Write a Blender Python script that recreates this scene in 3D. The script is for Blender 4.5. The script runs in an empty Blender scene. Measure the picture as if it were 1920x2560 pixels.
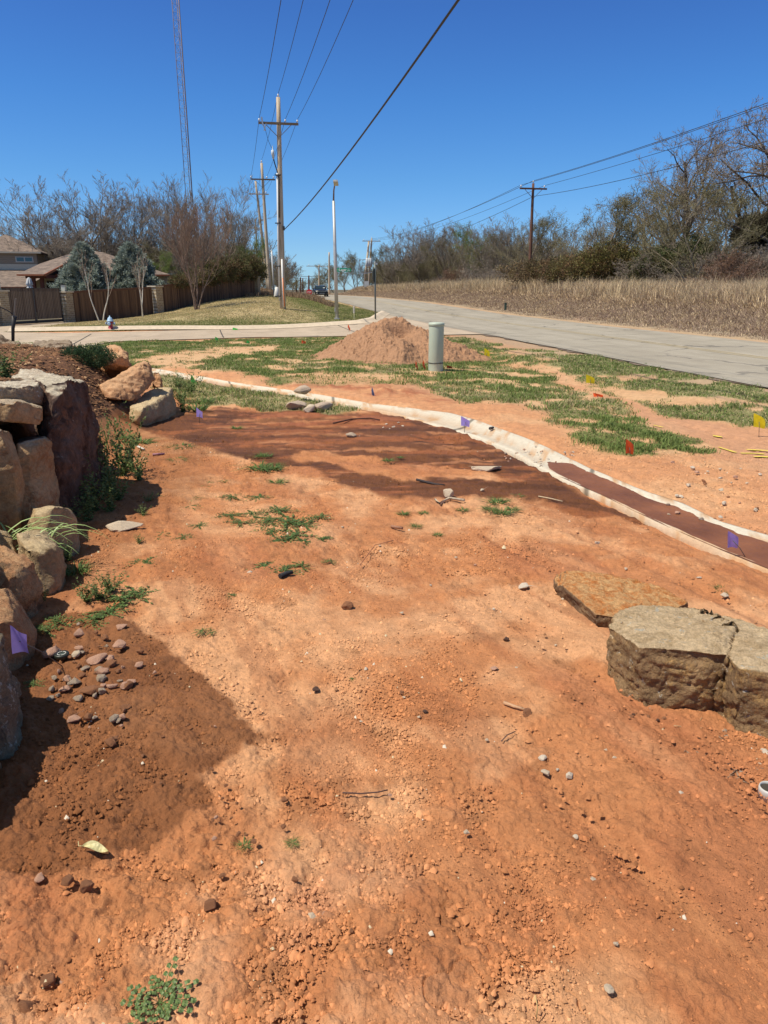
import bpy, bmesh, math, random
import numpy as np
from mathutils import Vector, Matrix
R = math.radians
random.seed(7)
scene = bpy.context.scene
COL = scene.collection

# ------------------------------------------------------------------ camera, sky, sun, exposure
CAM_Z = 1.7; PITCH = 16.7; FPX = 1849.0
cam_d = bpy.data.cameras.new("camera"); cam = bpy.data.objects.new("camera", cam_d); COL.objects.link(cam)
cam.location = (0, 0, CAM_Z); cam.rotation_euler = (R(90 - PITCH), 0, 0)
cam_d.sensor_fit = 'VERTICAL'; cam_d.sensor_height = 36.0; cam_d.lens = 26.0
cam_d.clip_start = 0.05; cam_d.clip_end = 6000
scene.camera = cam
SUN_EL = 61.0; SUN_AZ = (-0.93, -0.367)
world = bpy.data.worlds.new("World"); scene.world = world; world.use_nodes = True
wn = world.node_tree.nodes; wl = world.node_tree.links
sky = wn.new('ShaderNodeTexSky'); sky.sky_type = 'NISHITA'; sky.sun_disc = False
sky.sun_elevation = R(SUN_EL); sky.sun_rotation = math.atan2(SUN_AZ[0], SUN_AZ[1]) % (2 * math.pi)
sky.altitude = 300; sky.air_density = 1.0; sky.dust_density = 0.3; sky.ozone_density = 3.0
# hand grading of the sky with elevation (low pale band brought to a dry spring blue, overhead part warmed for the fill)
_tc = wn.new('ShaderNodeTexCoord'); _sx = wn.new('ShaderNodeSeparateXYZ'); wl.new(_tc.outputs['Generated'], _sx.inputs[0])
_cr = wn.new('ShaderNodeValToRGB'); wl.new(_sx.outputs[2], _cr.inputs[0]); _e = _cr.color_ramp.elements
SKY_STOPS = [(0.0, (.34, .56, .88)), (1.0, (.80, .66, .50)), (.056, (.29, .475, .74)), (.13, (.236, .447, .686)), (.215, (.195, .412, .683)), (.305, (.179, .357, .648)), (.62, (.60, .56, .50))]  # highest stops: unseen overhead sky made warm only to tint the shadow fill
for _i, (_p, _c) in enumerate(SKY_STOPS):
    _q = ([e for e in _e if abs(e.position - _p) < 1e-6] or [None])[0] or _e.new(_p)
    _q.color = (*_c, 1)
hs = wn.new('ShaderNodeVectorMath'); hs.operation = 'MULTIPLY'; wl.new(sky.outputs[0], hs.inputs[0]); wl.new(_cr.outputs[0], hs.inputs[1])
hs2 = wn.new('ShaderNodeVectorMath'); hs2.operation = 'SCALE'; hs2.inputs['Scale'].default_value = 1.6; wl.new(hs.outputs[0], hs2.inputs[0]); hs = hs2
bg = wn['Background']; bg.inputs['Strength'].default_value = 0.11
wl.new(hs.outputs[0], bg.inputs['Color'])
sd = bpy.data.lights.new("sun", 'SUN'); sd.energy = 5.0; sd.angle = R(0.53); sd.color = (1.0, 0.92, 0.78)
sun = bpy.data.objects.new("sun", sd); COL.objects.link(sun)
_sv = Vector((SUN_AZ[0] * math.cos(R(SUN_EL)), SUN_AZ[1] * math.cos(R(SUN_EL)), math.sin(R(SUN_EL))))
sun.rotation_euler = _sv.to_track_quat('Z', 'Y').to_euler(); sun.location = (-20, -10, 40)
vs = scene.view_settings; vs.view_transform = 'Standard'; vs.look = 'None'; vs.gamma = 1; vs.exposure = 0.12
vs.use_curve_mapping = False

# ------------------------------------------------------------------ noise
def _hash(ix, iy, iz, seed):
    h = (ix.astype(np.int64) * 374761393 + iy.astype(np.int64) * 668265263 + iz.astype(np.int64) * 2147483647 + seed * 1274126177) & 0xffffffff
    h = ((h ^ (h >> 13)) * 1274126177) & 0xffffffff
    h = ((h ^ (h >> 16)) * 2246822519) & 0xffffffff
    return ((h ^ (h >> 15)) & 0xffffff) / float(0xffffff)
_Z0 = np.zeros(1, np.int64)
def vn2(x, y, s=0):
    ix = np.floor(x); iy = np.floor(y); fx = x - ix; fy = y - iy
    fx = fx * fx * fx * (fx * (fx * 6 - 15) + 10); fy = fy * fy * fy * (fy * (fy * 6 - 15) + 10)
    a = _hash(ix, iy, _Z0, s); b = _hash(ix + 1, iy, _Z0, s); c = _hash(ix, iy + 1, _Z0, s); d = _hash(ix + 1, iy + 1, _Z0, s)
    return (a * (1 - fx) + b * fx) * (1 - fy) + (c * (1 - fx) + d * fx) * fy
def fbm2(x, y, o=4, s=0, g=0.5):
    t = 0; a = 1; n = 0
    for i in range(o):
        t = t + a * (vn2(x, y, s + i * 17) - .5) * 2; n += a; a *= g
        x, y = (x * 1.6 + y * 1.2) + 13.7, (y * 1.6 - x * 1.2) + 7.3
    return t / n
def vn3(p, s=0):
    x, y, z = p[:, 0], p[:, 1], p[:, 2]
    ix = np.floor(x); iy = np.floor(y); iz = np.floor(z); fx = x - ix; fy = y - iy; fz = z - iz
    fx = fx * fx * (3 - 2 * fx); fy = fy * fy * (3 - 2 * fy); fz = fz * fz * (3 - 2 * fz); r = 0
    for dx in (0, 1):
        for dy in (0, 1):
            for dz in (0, 1):
                r = r + _hash(ix + dx, iy + dy, iz + dz, s) * (fx if dx else 1 - fx) * (fy if dy else 1 - fy) * (fz if dz else 1 - fz)
    return r
def fbm3(p, o=4, s=0, g=0.5):
    t = 0; a = 1; n = 0; p = p.copy()
    for i in range(o):
        t = t + a * (vn3(p, s + 31 * i) - .5) * 2; n += a; a *= g; p = p[:, [1, 2, 0]] * 2.03 + 5.1
    return t / n
def crumbs(x, y, cell, s, keep=.5):
    """rounded lumps scattered on a jittered grid, height 0..1"""
    wx = x + cell * .45 * fbm2(x / cell * .9, y / cell * .9, 2, s + 50); wy = y + cell * .45 * fbm2(x / cell * .9 + 5, y / cell * .9, 2, s + 60); x = wx / cell; y = wy / cell; ix = np.floor(x); iy = np.floor(y); out = np.zeros_like(x)
    for dx in (-1, 0, 1):
        for dy in (-1, 0, 1):
            cx = ix + dx; cy = iy + dy
            px = cx + .15 + .7 * _hash(cx, cy, _Z0, s); py = cy + .15 + .7 * _hash(cx, cy, _Z0, s + 1)
            r = _hash(cx, cy, _Z0, s + 2); rad = .35 + .35 * _hash(cx, cy, _Z0, s + 3)
            a = _hash(cx, cy, _Z0, s + 4) * 3.14; ex = (x - px) * np.cos(a) + (y - py) * np.sin(a); ey = -(x - px) * np.sin(a) + (y - py) * np.cos(a)
            d = (np.abs(ex) ** 2.6 + np.abs(ey * 1.35) ** 2.6) ** (1 / 2.6) / rad
            h = np.where(r > 1 - keep, np.minimum(np.clip(1 - d, 0, 1) * 2.6, .75 + .55 * ex + .45 * ey * (r - .5) * 4).clip(0) * (.3 + .7 * _hash(cx, cy, _Z0, s + 5)), 0)
            out = np.maximum(out, h)
    return out
def ss(a, b, x):
    t = np.clip((x - a) / (b - a), 0, 1); return t * t * (3 - 2 * t)

# ------------------------------------------------------------------ terrain height
RZ_Y = [-60, 14, 35, 50, 64, 72, 90, 110, 150, 230, 400, 3000]
RZ_Z = [0, 0, .06, .17, .44, .58, .72, .84, .84, .1, -.5, 0]
def road_z(y): return np.interp(y, RZ_Y, RZ_Z)
def road_s(x, y): return x - (9.4 - .186 * y)
_cp = np.array([(-22.3, 44.6, -.31), (-20.9, 50.3, -.35), (-16.7, 56.6, .06), (-12, 73, 1.27), (-6.6, 50, .63), (-11.9, 81, 1.55), (-14.7, 98, 1.5),
    (-2.85, 46, -.20), (0, 50, .1), (-13.4, 37.4, -.22), (-8, 38.5, -.22), (-4, 41, -.24), (-16, 31, -.18), (-8, 31, -.18), (0, 32, -.12), (4, 30, 0),
    (-12, 46, .18), (-9, 61, 1.05), (-14, 51, .1), (-18, 43, -.28), (-9, 44, .05), (-5, 62, .75),
    (0, 0, 0), (0, 6, 0), (4, 6, 0), (-6, 6, 0), (6, 0, 0), (-6, 0, 0), (0, 14, 0), (-6, 14, 0), (6, 14, 0), (0, 22, -.02), (-8, 22, -.05), (-16, 20, -.1), (-25, 30, -.25),
    (-34, 70, -.4), (-40, 90, -.3), (-24, 75, .2), (-20, 100, .9), (-60, 100, 0), (-60, 40, -.2), (-40, 20, 0), (-30, -10, 0), (10, -20, 0), (-25, 60, -.35),
    (-30, 150, .8), (-15, 150, .9), (-80, 160, .3), (-2, 75, .65), (-9, 110, .9), (10, 30, 0), (0, 90, .7)])
def _tps(r2): return np.where(r2 > 1e-9, r2 * np.log(r2 + 1e-12), 0)
def _fit():
    n = len(_cp); P = np.c_[np.ones(n), _cp[:, :2]]
    K = _tps(((_cp[:, None, :2] - _cp[None, :, :2]) ** 2).sum(2)) + np.eye(n) * 3.0
    A = np.block([[K, P], [P.T, np.zeros((3, 3))]]); return np.linalg.solve(A, np.r_[_cp[:, 2], 0, 0, 0])
_w = _fit()
def tps(x, y):
    x = np.clip(x, -90, 20); y = np.clip(y, -30, 165); r = _w[-3] + _w[-2] * x + _w[-1] * y
    for i in range(len(_cp)): r = r + _w[i] * _tps((x - _cp[i, 0]) ** 2 + (y - _cp[i, 1]) ** 2)
    return np.clip(r, -.5, 2)
WALL_Y = np.array([-6, .5, 2.6, 3.5, 4.3, 5.2, 6.4, 8.6, 10.3, 12.5, 14.0]); WALL_X = np.array([-1.9, -1.75, -1.62, -1.95, -2.35, -2.7, -2.85, -2.95, -3.05, -3.8, -5.0])
def bed_d(x, y): return np.interp(y, WALL_Y, WALL_X) - x
def bed_h(x, y):
    d = bed_d(x, y); w = np.interp(y, [6.2, 8.5], [.35, 1.35])
    h = .85 + .02 * np.clip(d - 1, 0, 6); up = ss(0.02, w, d)
    return h * up * (1 - ss(11.7, 14.2, y)), ss(.1, .45, up) * (1 - ss(11.9, 13.2, y))
BERM_ON = False
def berm(x, y):
    out = np.zeros(np.shape(x)); k = (y < 26) & (y > 2) & (x > -6) & (x < 9)
    if not np.any(k): return out
    X, Y = x[k], y[k]; gd, side = gut_dist(X, Y); out[k] = .07 * ss(.30, 1.1, gd) * np.exp(-gd / 1.6) * (side < 0) * (1 + .6 * fbm2(X * 2, Y * 2, 3, 5)) * ss(26, 22, Y)
    return out
def height(x, y):
    x = np.asarray(x, float); y = np.asarray(y, float)
    s = road_s(x, y); rz = road_z(y); L = tps(x, y)
    near = (np.hypot(x, y - 4) < 14); L = np.where(near, L * ss(8, 14, np.hypot(x, y - 4)), L)
    w = ss(0.2, 9, -s); left = (rz - .01) * (1 - w) + L * w
    left = left - .10 * np.exp(-((s + 3.2) / 1.3) ** 2) * ss(4, 9, y) * (1 - ss(26, 30, y)) - .06 * np.exp(-((s + 3) / 2) ** 2) * ss(52, 60, y)
    bank = rz + 1.05 * ss(8.6, 16, s) * (1 - .35 * ss(60, 130, y)) + .7 * ss(18, 60, s)
    h = np.where(s < 0, left, np.where(s < 7.8, rz - .01, bank))
    b, _ = bed_h(x, y)
    if BERM_ON: h = h + berm(x, y)
    return h + b

def rayd(xd, yd):
    u = xd * 1.157324 - 960; v = yd * 1.157324 - 1280; c = math.cos(R(PITCH)); s = math.sin(R(PITCH))
    Y = FPX * c - v * s; return u / Y, (-FPX * s - v * c) / Y
def P3(xd, yd, D):
    a, b = rayd(xd, yd); return Vector((a * D, D, CAM_Z + b * D))
def P0(xd, yd, D, z=0.0):
    p = P3(xd, yd, D); p.z = z; return p
def Gz(xd, yd, z):
    a, b = rayd(xd, yd); return P3(xd, yd, (z - CAM_Z) / b)
_DS = np.concatenate([np.linspace(.7, 8, 900), np.geomspace(8.01, 400, 1500)])
def G(xd, yd):
    a, b = rayd(xd, yd); hz = height(a * _DS, _DS); z = CAM_Z + b * _DS; k = np.nonzero(z <= hz)[0]
    if len(k) == 0: return P3(xd, yd, 300)
    i = max(k[0], 1); d0 = z[i - 1] - hz[i - 1]; d1 = z[i] - hz[i]; D = _DS[i - 1] + (_DS[i] - _DS[i - 1]) * d0 / (d0 - d1)
    return P3(xd, yd, D)
def H(x, y): return float(height(np.array([x]), np.array([y]))[0])

# ------------------------------------------------------------------ mesh + tagging helpers
def tag(o, label=None, cat=None, group=None, kind=None):
    if label: o['label'] = label
    if cat: o['category'] = cat
    if group: o['group'] = group
    if kind: o['kind'] = kind
    return o
def empty(name, loc, label, cat, group=None, rz=0):
    o = bpy.data.objects.new(name, None); COL.objects.link(o); o.location = loc; o.rotation_euler = (0, 0, rz); o.empty_display_size = .1
    return tag(o, label, cat, group)
def obj(name, me, mat, parent=None, world=True):
    """link a mesh; vertices given in world space unless parent is being built in local space (world=False)"""
    if mat is not None and len(me.materials) == 0: me.materials.append(mat)
    o = bpy.data.objects.new(name, me); COL.objects.link(o)
    if parent is not None:
        o.parent = parent
        if world:
            par = parent; M = Matrix.Identity(4)
            chain = []
            while par is not None: chain.append(par); par = par.parent
            for q in reversed(chain): M = M @ (Matrix.Translation(q.location) @ q.rotation_euler.to_matrix().to_4x4() @ Matrix.Diagonal((*q.scale, 1)))
            me.transform(M.inverted())
    return o
def npmesh(name, V, F, smooth=False, col=None, wet=None):
    V = np.asarray(V, np.float32); F = np.asarray(F, np.int32); k = F.shape[1]
    me = bpy.data.meshes.new(name); me.vertices.add(len(V)); me.vertices.foreach_set('co', V.ravel())
    me.loops.add(F.size); me.loops.foreach_set('vertex_index', F.ravel())
    me.polygons.add(len(F)); me.polygons.foreach_set('loop_start', np.arange(0, F.size, k, dtype=np.int32))
    try: me.polygons.foreach_set('loop_total', np.full(len(F), k, np.int32))
    except Exception: pass
    if smooth: me.polygons.foreach_set('use_smooth', np.ones(len(F), bool))
    me.update(calc_edges=True)
    if col is not None:
        a = me.color_attributes.new('Col', 'FLOAT_COLOR', 'POINT'); c = np.ones((len(V), 4), np.float32); c[:, :3] = col; a.data.foreach_set('color', c.ravel())
    if wet is not None:
        a = me.attributes.new('wet', 'FLOAT', 'POINT'); a.data.foreach_set('value', np.asarray(wet, np.float32))
    return me
class MB:
    def __init__(s): s.v = []; s.f = []; s.sm = []
    def add(s, vs, fs, smooth=False):
        b = len(s.v); s.v += [tuple(p) for p in vs]
        for f in fs: s.f.append([b + i for i in f]); s.sm.append(smooth)
        return s
    def box(s, c, sz, M=None):
        x, y, z = [q / 2 for q in sz]; c = Vector(c)
        vs = [Vector(p) for p in ((-x, -y, -z), (x, -y, -z), (x, y, -z), (-x, y, -z), (-x, -y, z), (x, -y, z), (x, y, z), (-x, y, z))]
        if M is not None: vs = [M @ p for p in vs]
        return s.add([p + c for p in vs], [(0, 3, 2, 1), (4, 5, 6, 7), (0, 1, 5, 4), (1, 2, 6, 5), (2, 3, 7, 6), (3, 0, 4, 7)])
    def bar(s, a, b, w, h=None):
        a = Vector(a); b = Vector(b); h = h or w; d = (b - a); L = d.length; q = d.to_track_quat('Z', 'Y').to_matrix()
        return s.box((a + b) / 2, (w, h, L), q)
    def tube(s, pts, rs, n=8, cap=True, smooth=True):
        pts = [Vector(p) for p in pts]
        if not hasattr(rs, '__len__'): rs = [rs] * len(pts)
        b = len(s.v); prev = None
        for i, p in enumerate(pts):
            d = (pts[min(i + 1, len(pts) - 1)] - pts[max(i - 1, 0)]).normalized()
            if prev is None: a = Vector((1, 0, 0)) if abs(d.x) < .8 else Vector((0, 1, 0)); prev = (a - d * a.dot(d)).normalized()
            else: prev = (prev - d * prev.dot(d)).normalized()
            e = d.cross(prev)
            for k in range(n): t = 2 * math.pi * k / n; s.v.append(tuple(p + (prev * math.cos(t) + e * math.sin(t)) * rs[i]))
        for i in range(len(pts) - 1):
            for k in range(n): s.f.append([b + i * n + k, b + i * n + (k + 1) % n, b + (i + 1) * n + (k + 1) % n, b + (i + 1) * n + k]); s.sm.append(smooth)
        if cap: s.f.append([b + k for k in range(n)][::-1]); s.sm.append(False); s.f.append([b + (len(pts) - 1) * n + k for k in range(n)]); s.sm.append(False)
        return s
    def prism(s, poly, ext):
        n = len(poly); a = [Vector(p) for p in poly]; b_ = [p + Vector(ext) for p in a]
        return s.add(a + b_, [list(range(n))[::-1], list(range(n, 2 * n))] + [[i, (i + 1) % n, n + (i + 1) % n, n + i] for i in range(n)])
    def mesh(s, name):
        me = bpy.data.meshes.new(name); me.from_pydata(s.v, [], s.f); me.update()
        me.polygons.foreach_set('use_smooth', np.array(s.sm, bool)); 
        bm = bmesh.new(); bm.from_mesh(me); bmesh.ops.recalc_face_normals(bm, faces=bm.faces); bm.to_mesh(me); bm.free()
        return me
    def build(s, name, mat, parent=None, world=True): return obj(name, s.mesh(name), mat, parent, world)

# ------------------------------------------------------------------ materials
def nt(name):
    m = bpy.data.materials.new(name); m.use_nodes = True; return m, m.node_tree.nodes, m.node_tree.links, m.node_tree.nodes['Principled BSDF']
def simple(name, col, rough=.6, metal=0.0, var=.12, scale=20, bump=0.0, bscale=60, col2=None, stretch=None):
    m, N, L, b = nt(name); b.inputs['Roughness'].default_value = rough; b.inputs['Metallic'].default_value = metal
    tc = N.new('ShaderNodeTexCoord'); vec = tc.outputs['Object']
    if stretch: mp = N.new('ShaderNodeMapping'); mp.inputs['Scale'].default_value = stretch; L.new(vec, mp.inputs[0]); vec = mp.outputs[0]
    n = N.new('ShaderNodeTexNoise'); n.inputs['Scale'].default_value = scale; n.inputs['Detail'].default_value = 5; L.new(vec, n.inputs['Vector'])
    cr = N.new('ShaderNodeValToRGB'); e = cr.color_ramp.elements; e[0].position = .3; e[1].position = .7
    c2 = col2 or tuple(min(1, c * (1 + var)) for c in col); c1 = tuple(c * (1 - var) for c in col) if not col2 else col
    e[0].color = (*c1, 1); e[1].color = (*c2, 1); L.new(n.outputs['Fac'], cr.inputs[0]); L.new(cr.outputs[0], b.inputs['Base Color'])
    if bump:
        n2 = N.new('ShaderNodeTexNoise'); n2.inputs['Scale'].default_value = bscale; n2.inputs['Detail'].default_value = 6; L.new(vec, n2.inputs['Vector'])
        bp = N.new('ShaderNodeBump'); bp.inputs['Strength'].default_value = bump; bp.inputs['Distance'].default_value = .02
        L.new(n2.outputs['Fac'], bp.inputs['Height']); L.new(bp.outputs[0], b.inputs['Normal'])
    return m
def attr_mat(name, rough=.9, nscale=30, nvar=.25, bumps=(), wet=False, trans=0.0, spec=.3):
    m, N, L, b = nt(name); b.inputs['Roughness'].default_value = rough; b.inputs['Specular IOR Level'].default_value = spec
    at = N.new('ShaderNodeAttribute'); at.attribute_name = 'Col'; geo = N.new('ShaderNodeNewGeometry'); out = at.outputs['Color']
    if nvar:
        for sc_, vv in ((nscale, nvar), (nscale * 5.3, nvar * .8)):
            n = N.new('ShaderNodeTexNoise'); n.inputs['Scale'].default_value = sc_; n.inputs['Detail'].default_value = 4; n.inputs['Roughness'].default_value = .65; L.new(geo.outputs['Position'], n.inputs['Vector'])
            mr = N.new('ShaderNodeMapRange'); mr.inputs[1].default_value = .3; mr.inputs[2].default_value = .7; mr.inputs[3].default_value = 1 - vv; mr.inputs[4].default_value = 1 + vv
            L.new(n.outputs['Fac'], mr.inputs[0]); mx = N.new('ShaderNodeVectorMath'); mx.operation = 'SCALE'; L.new(out, mx.inputs[0]); L.new(mr.outputs[0], mx.inputs['Scale']); out = mx.outputs[0]
    L.new(out, b.inputs['Base Color']); nrm = None
    for sc_, dist in bumps:
        n = N.new('ShaderNodeTexNoise'); n.inputs['Scale'].default_value = sc_; n.inputs['Detail'].default_value = 5; n.inputs['Roughness'].default_value = .6; L.new(geo.outputs['Position'], n.inputs['Vector'])
        bp = N.new('ShaderNodeBump'); bp.inputs['Strength'].default_value = 1; bp.inputs['Distance'].default_value = dist; L.new(n.outputs['Fac'], bp.inputs['Height'])
        if nrm: L.new(nrm, bp.inputs['Normal'])
        nrm = bp.outputs[0]
    if nrm: L.new(nrm, b.inputs['Normal'])
    if wet:
        aw = N.new('ShaderNodeAttribute'); aw.attribute_name = 'wet'; mr = N.new('ShaderNodeMapRange'); mr.inputs[3].default_value = rough; mr.inputs[4].default_value = .62; L.new(aw.outputs['Fac'], mr.inputs[0]); L.new(mr.outputs[0], b.inputs['Roughness'])
    if trans:
        tb = N.new('ShaderNodeBsdfTranslucent'); L.new(out, tb.inputs[0]); ms = N.new('ShaderNodeMixShader'); ms.inputs[0].default_value = trans
        L.new(b.outputs[0], ms.inputs[1]); L.new(tb.outputs[0], ms.inputs[2]); L.new(ms.outputs[0], N['Material Output'].inputs[0])
    return m
def rock_mat(name, c1, c2, c3, lichen=.0, scale=3.0, top=None, strata=1.0, lcol=(.6, .58, .5), bumpd=.03):
    """stone: two-tone mottling, rusty stains, optional weathered top skin and lichen spots"""
    m, N, L, b = nt(name); b.inputs['Roughness'].default_value = .88; b.inputs['Specular IOR Level'].default_value = .25
    geo = N.new('ShaderNodeNewGeometry'); mp = N.new('ShaderNodeMapping'); mp.inputs['Scale'].default_value = (1, 1, strata); L.new(geo.outputs['Position'], mp.inputs[0]); P = mp.outputs[0]
    def noise(sc_, det=5, ro=.6, dis=0):
        n = N.new('ShaderNodeTexNoise'); n.inputs['Scale'].default_value = sc_; n.inputs['Detail'].default_value = det; n.inputs['Roughness'].default_value = ro; n.inputs['Distortion'].default_value = dis; L.new(P, n.inputs['Vector']); return n.outputs['Fac']
    def ramp(v, a, b_, inv=False):
        mr = N.new('ShaderNodeMapRange'); mr.inputs[1].default_value = a; mr.inputs[2].default_value = b_; L.new(v, mr.inputs[0])
        if inv: mr.inputs[3].default_value = 1; mr.inputs[4].default_value = 0
        return mr.outputs[0]
    def mix(f, A, B):
        x = N.new('ShaderNodeMix'); x.data_type = 'RGBA'; L.new(f, x.inputs[0])
        for i, q in ((6, A), (7, B)):
            if isinstance(q, tuple): x.inputs[i].default_value = (*q, 1)
            else: L.new(q, x.inputs[i])
        return x.outputs[2]
    c = mix(ramp(noise(scale, 6, .65, .6), .38, .62), c1, c2); c = mix(ramp(noise(scale * 2.1, 6, .7, 1.2), .52, .68), c, c3)
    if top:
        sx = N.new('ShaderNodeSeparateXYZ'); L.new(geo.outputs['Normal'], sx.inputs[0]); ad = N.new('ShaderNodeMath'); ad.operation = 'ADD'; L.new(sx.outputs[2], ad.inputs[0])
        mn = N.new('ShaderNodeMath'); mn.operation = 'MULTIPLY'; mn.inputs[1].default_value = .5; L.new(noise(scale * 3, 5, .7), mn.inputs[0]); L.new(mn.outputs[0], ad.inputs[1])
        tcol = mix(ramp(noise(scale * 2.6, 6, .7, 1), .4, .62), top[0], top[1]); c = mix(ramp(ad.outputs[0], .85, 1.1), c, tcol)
    if lichen: c = mix(ramp(noise(scale * 4.5, 5, .75, .5), .66 - lichen * .1, .70 - lichen * .1), c, lcol)
    n = noise(scale * 14, 6, .75); mr = N.new('ShaderNodeMapRange'); mr.inputs[1].default_value = .3; mr.inputs[2].default_value = .7; mr.inputs[3].default_value = .72; mr.inputs[4].default_value = 1.25; L.new(n, mr.inputs[0])
    vm = N.new('ShaderNodeVectorMath'); vm.operation = 'SCALE'; L.new(c, vm.inputs[0]); L.new(mr.outputs[0], vm.inputs['Scale']); L.new(vm.outputs[0], b.inputs['Base Color'])
    b1 = N.new('ShaderNodeBump'); b1.inputs['Distance'].default_value = bumpd; L.new(noise(scale * 5, 6, .7, .4), b1.inputs['Height'])
    b2 = N.new('ShaderNodeBump'); b2.inputs['Distance'].default_value = bumpd * .35; L.new(noise(scale * 22, 5, .7), b2.inputs['Height']); L.new(b1.outputs[0], b2.inputs['Normal']); L.new(b2.outputs[0], b.inputs['Normal'])
    return m

# ------------------------------------------------------------------ plan zones (placed where they lie on the ground)
def plan(pts): return np.array([(lambda p: (p.x, p.y))(G(*q)) for q in pts])
def sdf(poly, x, y):
    """signed distance (inside positive)"""
    d = np.full(x.shape, 1e9); ins = np.zeros(x.shape, bool); n = len(poly)
    for i in range(n):
        ax, ay = poly[i]; bx, by = poly[(i + 1) % n]; ex, ey = bx - ax, by - ay; L2 = ex * ex + ey * ey + 1e-12
        t = np.clip(((x - ax) * ex + (y - ay) * ey) / L2, 0, 1); d = np.minimum(d, (x - ax - t * ex) ** 2 + (y - ay - t * ey) ** 2)
        c = ((ay > y) != (by > y)); c &= x < (ex * (y - ay) / (ey if abs(ey) > 1e-9 else 1e-9) + ax); ins ^= c
    d = np.sqrt(d); return np.where(ins, d, -d)
FARE = [(250, 792), (335, 797), (518, 829), (664, 849), (803, 873), (865, 880), (974, 893), (1037, 911), (1149, 952), (1277, 1014), (1389, 1061), (1476, 1089), (1554, 1128), (1659, 1158), (1850, 1222), (2200, 1350)]
NEARE = [(250, 796), (335, 803), (518, 834), (664, 857), (803, 884), (847, 893), (956, 924), (1029, 944), (1104, 974), (1179, 1018), (1314, 1079), (1412, 1127), (1524, 1177), (1659, 1233), (1850, 1310), (2200, 1470)]
def resample(P, n):
    P = np.array(P, float); d = np.r_[0, np.cumsum(np.hypot(*np.diff(P, axis=0).T))]; t = np.linspace(0, d[-1], n); return np.c_[np.interp(t, d, P[:, 0]), np.interp(t, d, P[:, 1])]
_pf, _pn = plan(FARE), plan(NEARE); _dv = (_pf[-1] - _pf[-3] + _pn[-1] - _pn[-3]); _dv /= np.hypot(*_dv)
def _ext(P, q): return np.vstack([P[:-1], [P[-2] + _dv * .8 + q * .0], [P[-2] + _dv * 3.0], [P[-2] + _dv * 7.0], [P[-2] + _dv * 14.0]])
gut_far = resample(_ext(_pf, 0), 260); gut_near = resample(_ext(_pn, 0), 260)
GUT = (gut_far + gut_near) / 2
def gut_dist(x, y):
    d = np.full(x.shape, 1e9); side = np.zeros(x.shape)
    P = GUT[::4]
    for i in range(len(P) - 1):
        ax, ay = P[i]; ex, ey = P[i + 1] - P[i]; t = np.clip(((x - ax) * ex + (y - ay) * ey) / (ex * ex + ey * ey), 0, 1)
        dx = x - ax - t * ex; dy = y - ay - t * ey; q = dx * dx + dy * dy; m = q < d; d = np.where(m, q, d); side = np.where(m, np.sign(-ex * dy + ey * dx), side)
    return np.sqrt(d), side     # side < 0 : beyond the gutter (road side)
BERM_ON = True
Z = {}
Z['mud'] = plan([(330, 905), (440, 882), (470, 878), (620, 882), (800, 893), (870, 895), (960, 915), (1037, 946), (1104, 978), (1179, 1020), (1314, 1082), (1385, 1116), (1250, 1100), (1130, 1078), (1000, 1088), (900, 1082), (800, 1062), (700, 1030), (640, 1006), (540, 990), (420, 962), (300, 930), (225, 905)])
Z['band'] = plan([(680, 975), (800, 982), (930, 1003), (1060, 1030), (1110, 1048), (1000, 1050), (850, 1024), (740, 1012), (600, 985)])
Z['band2'] = plan([(470, 888), (640, 885), (850, 903), (870, 920), (700, 926), (500, 912)])
Z['wet'] = plan([(110, 1330), (230, 1340), (330, 1362), (390, 1400), (470, 1470), (510, 1530), (550, 1570), (575, 1592), (500, 1640), (440, 1680), (440, 1730), (330, 1800), (230, 1825), (120, 1850), (-40, 1880), (-200, 1700), (-100, 1300)])
Z['slope'] = plan([(200, 890), (420, 905), (480, 960), (440, 1040), (380, 1100), (300, 1200), (160, 1290), (90, 1330), (60, 1200), (150, 1050)])
Z['strip'] = plan([(250, 797), (335, 804), (518, 835), (664, 858), (800, 886), (740, 893), (640, 884), (560, 878), (470, 874), (430, 880), (380, 860), (330, 830)])
Z['vergeL'] = plan([(160, 748), (200, 741), (553, 730), (780, 728), (960, 728), (1010, 731), (1100, 760), (1150, 800), (1300, 865), (1400, 905), (1470, 935), (1545, 970), (1440, 992), (1350, 980), (1280, 965), (1200, 915), (1150, 882), (1080, 872), (960, 872), (935, 850), (900, 830), (760, 828), (620, 835), (540, 806), (420, 803), (300, 793), (240, 790), (200, 770)])
Z['vergeR'] = plan([(1010, 731), (1090, 745), (1250, 762), (1400, 790), (1659, 842), (2000, 915), (2000, 1000), (1659, 930), (1560, 915), (1430, 893), (1300, 855), (1200, 815), (1100, 780)])
Z['sand1'] = plan([(300, 770), (400, 757), (520, 750), (600, 745), (590, 757), (520, 768), (430, 780), (330, 785)])
Z['sand2'] = plan([(640, 815), (700, 800), (790, 803), (900, 815), (880, 826), (760, 828), (660, 828)])
Z['redbank'] = plan([(560, 815), (640, 828), (700, 822), (900, 826), (930, 850), (960, 872), (900, 868), (760, 850), (620, 838)])
Z['redclod'] = plan([(520, 1960), (760, 1900), (900, 1960), (880, 2060), (700, 2080), (560, 2050)])
LAWN = np.array([(-19.6, 48.6), (-16.4, 56), (-11.9, 72.5), (-9.5, 95), (-2, 60), (1.5, 46), (-3, 43.5), (-8, 39.5), (-14, 37), (-18.5, 37.2), (-19.6, 42)])
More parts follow.
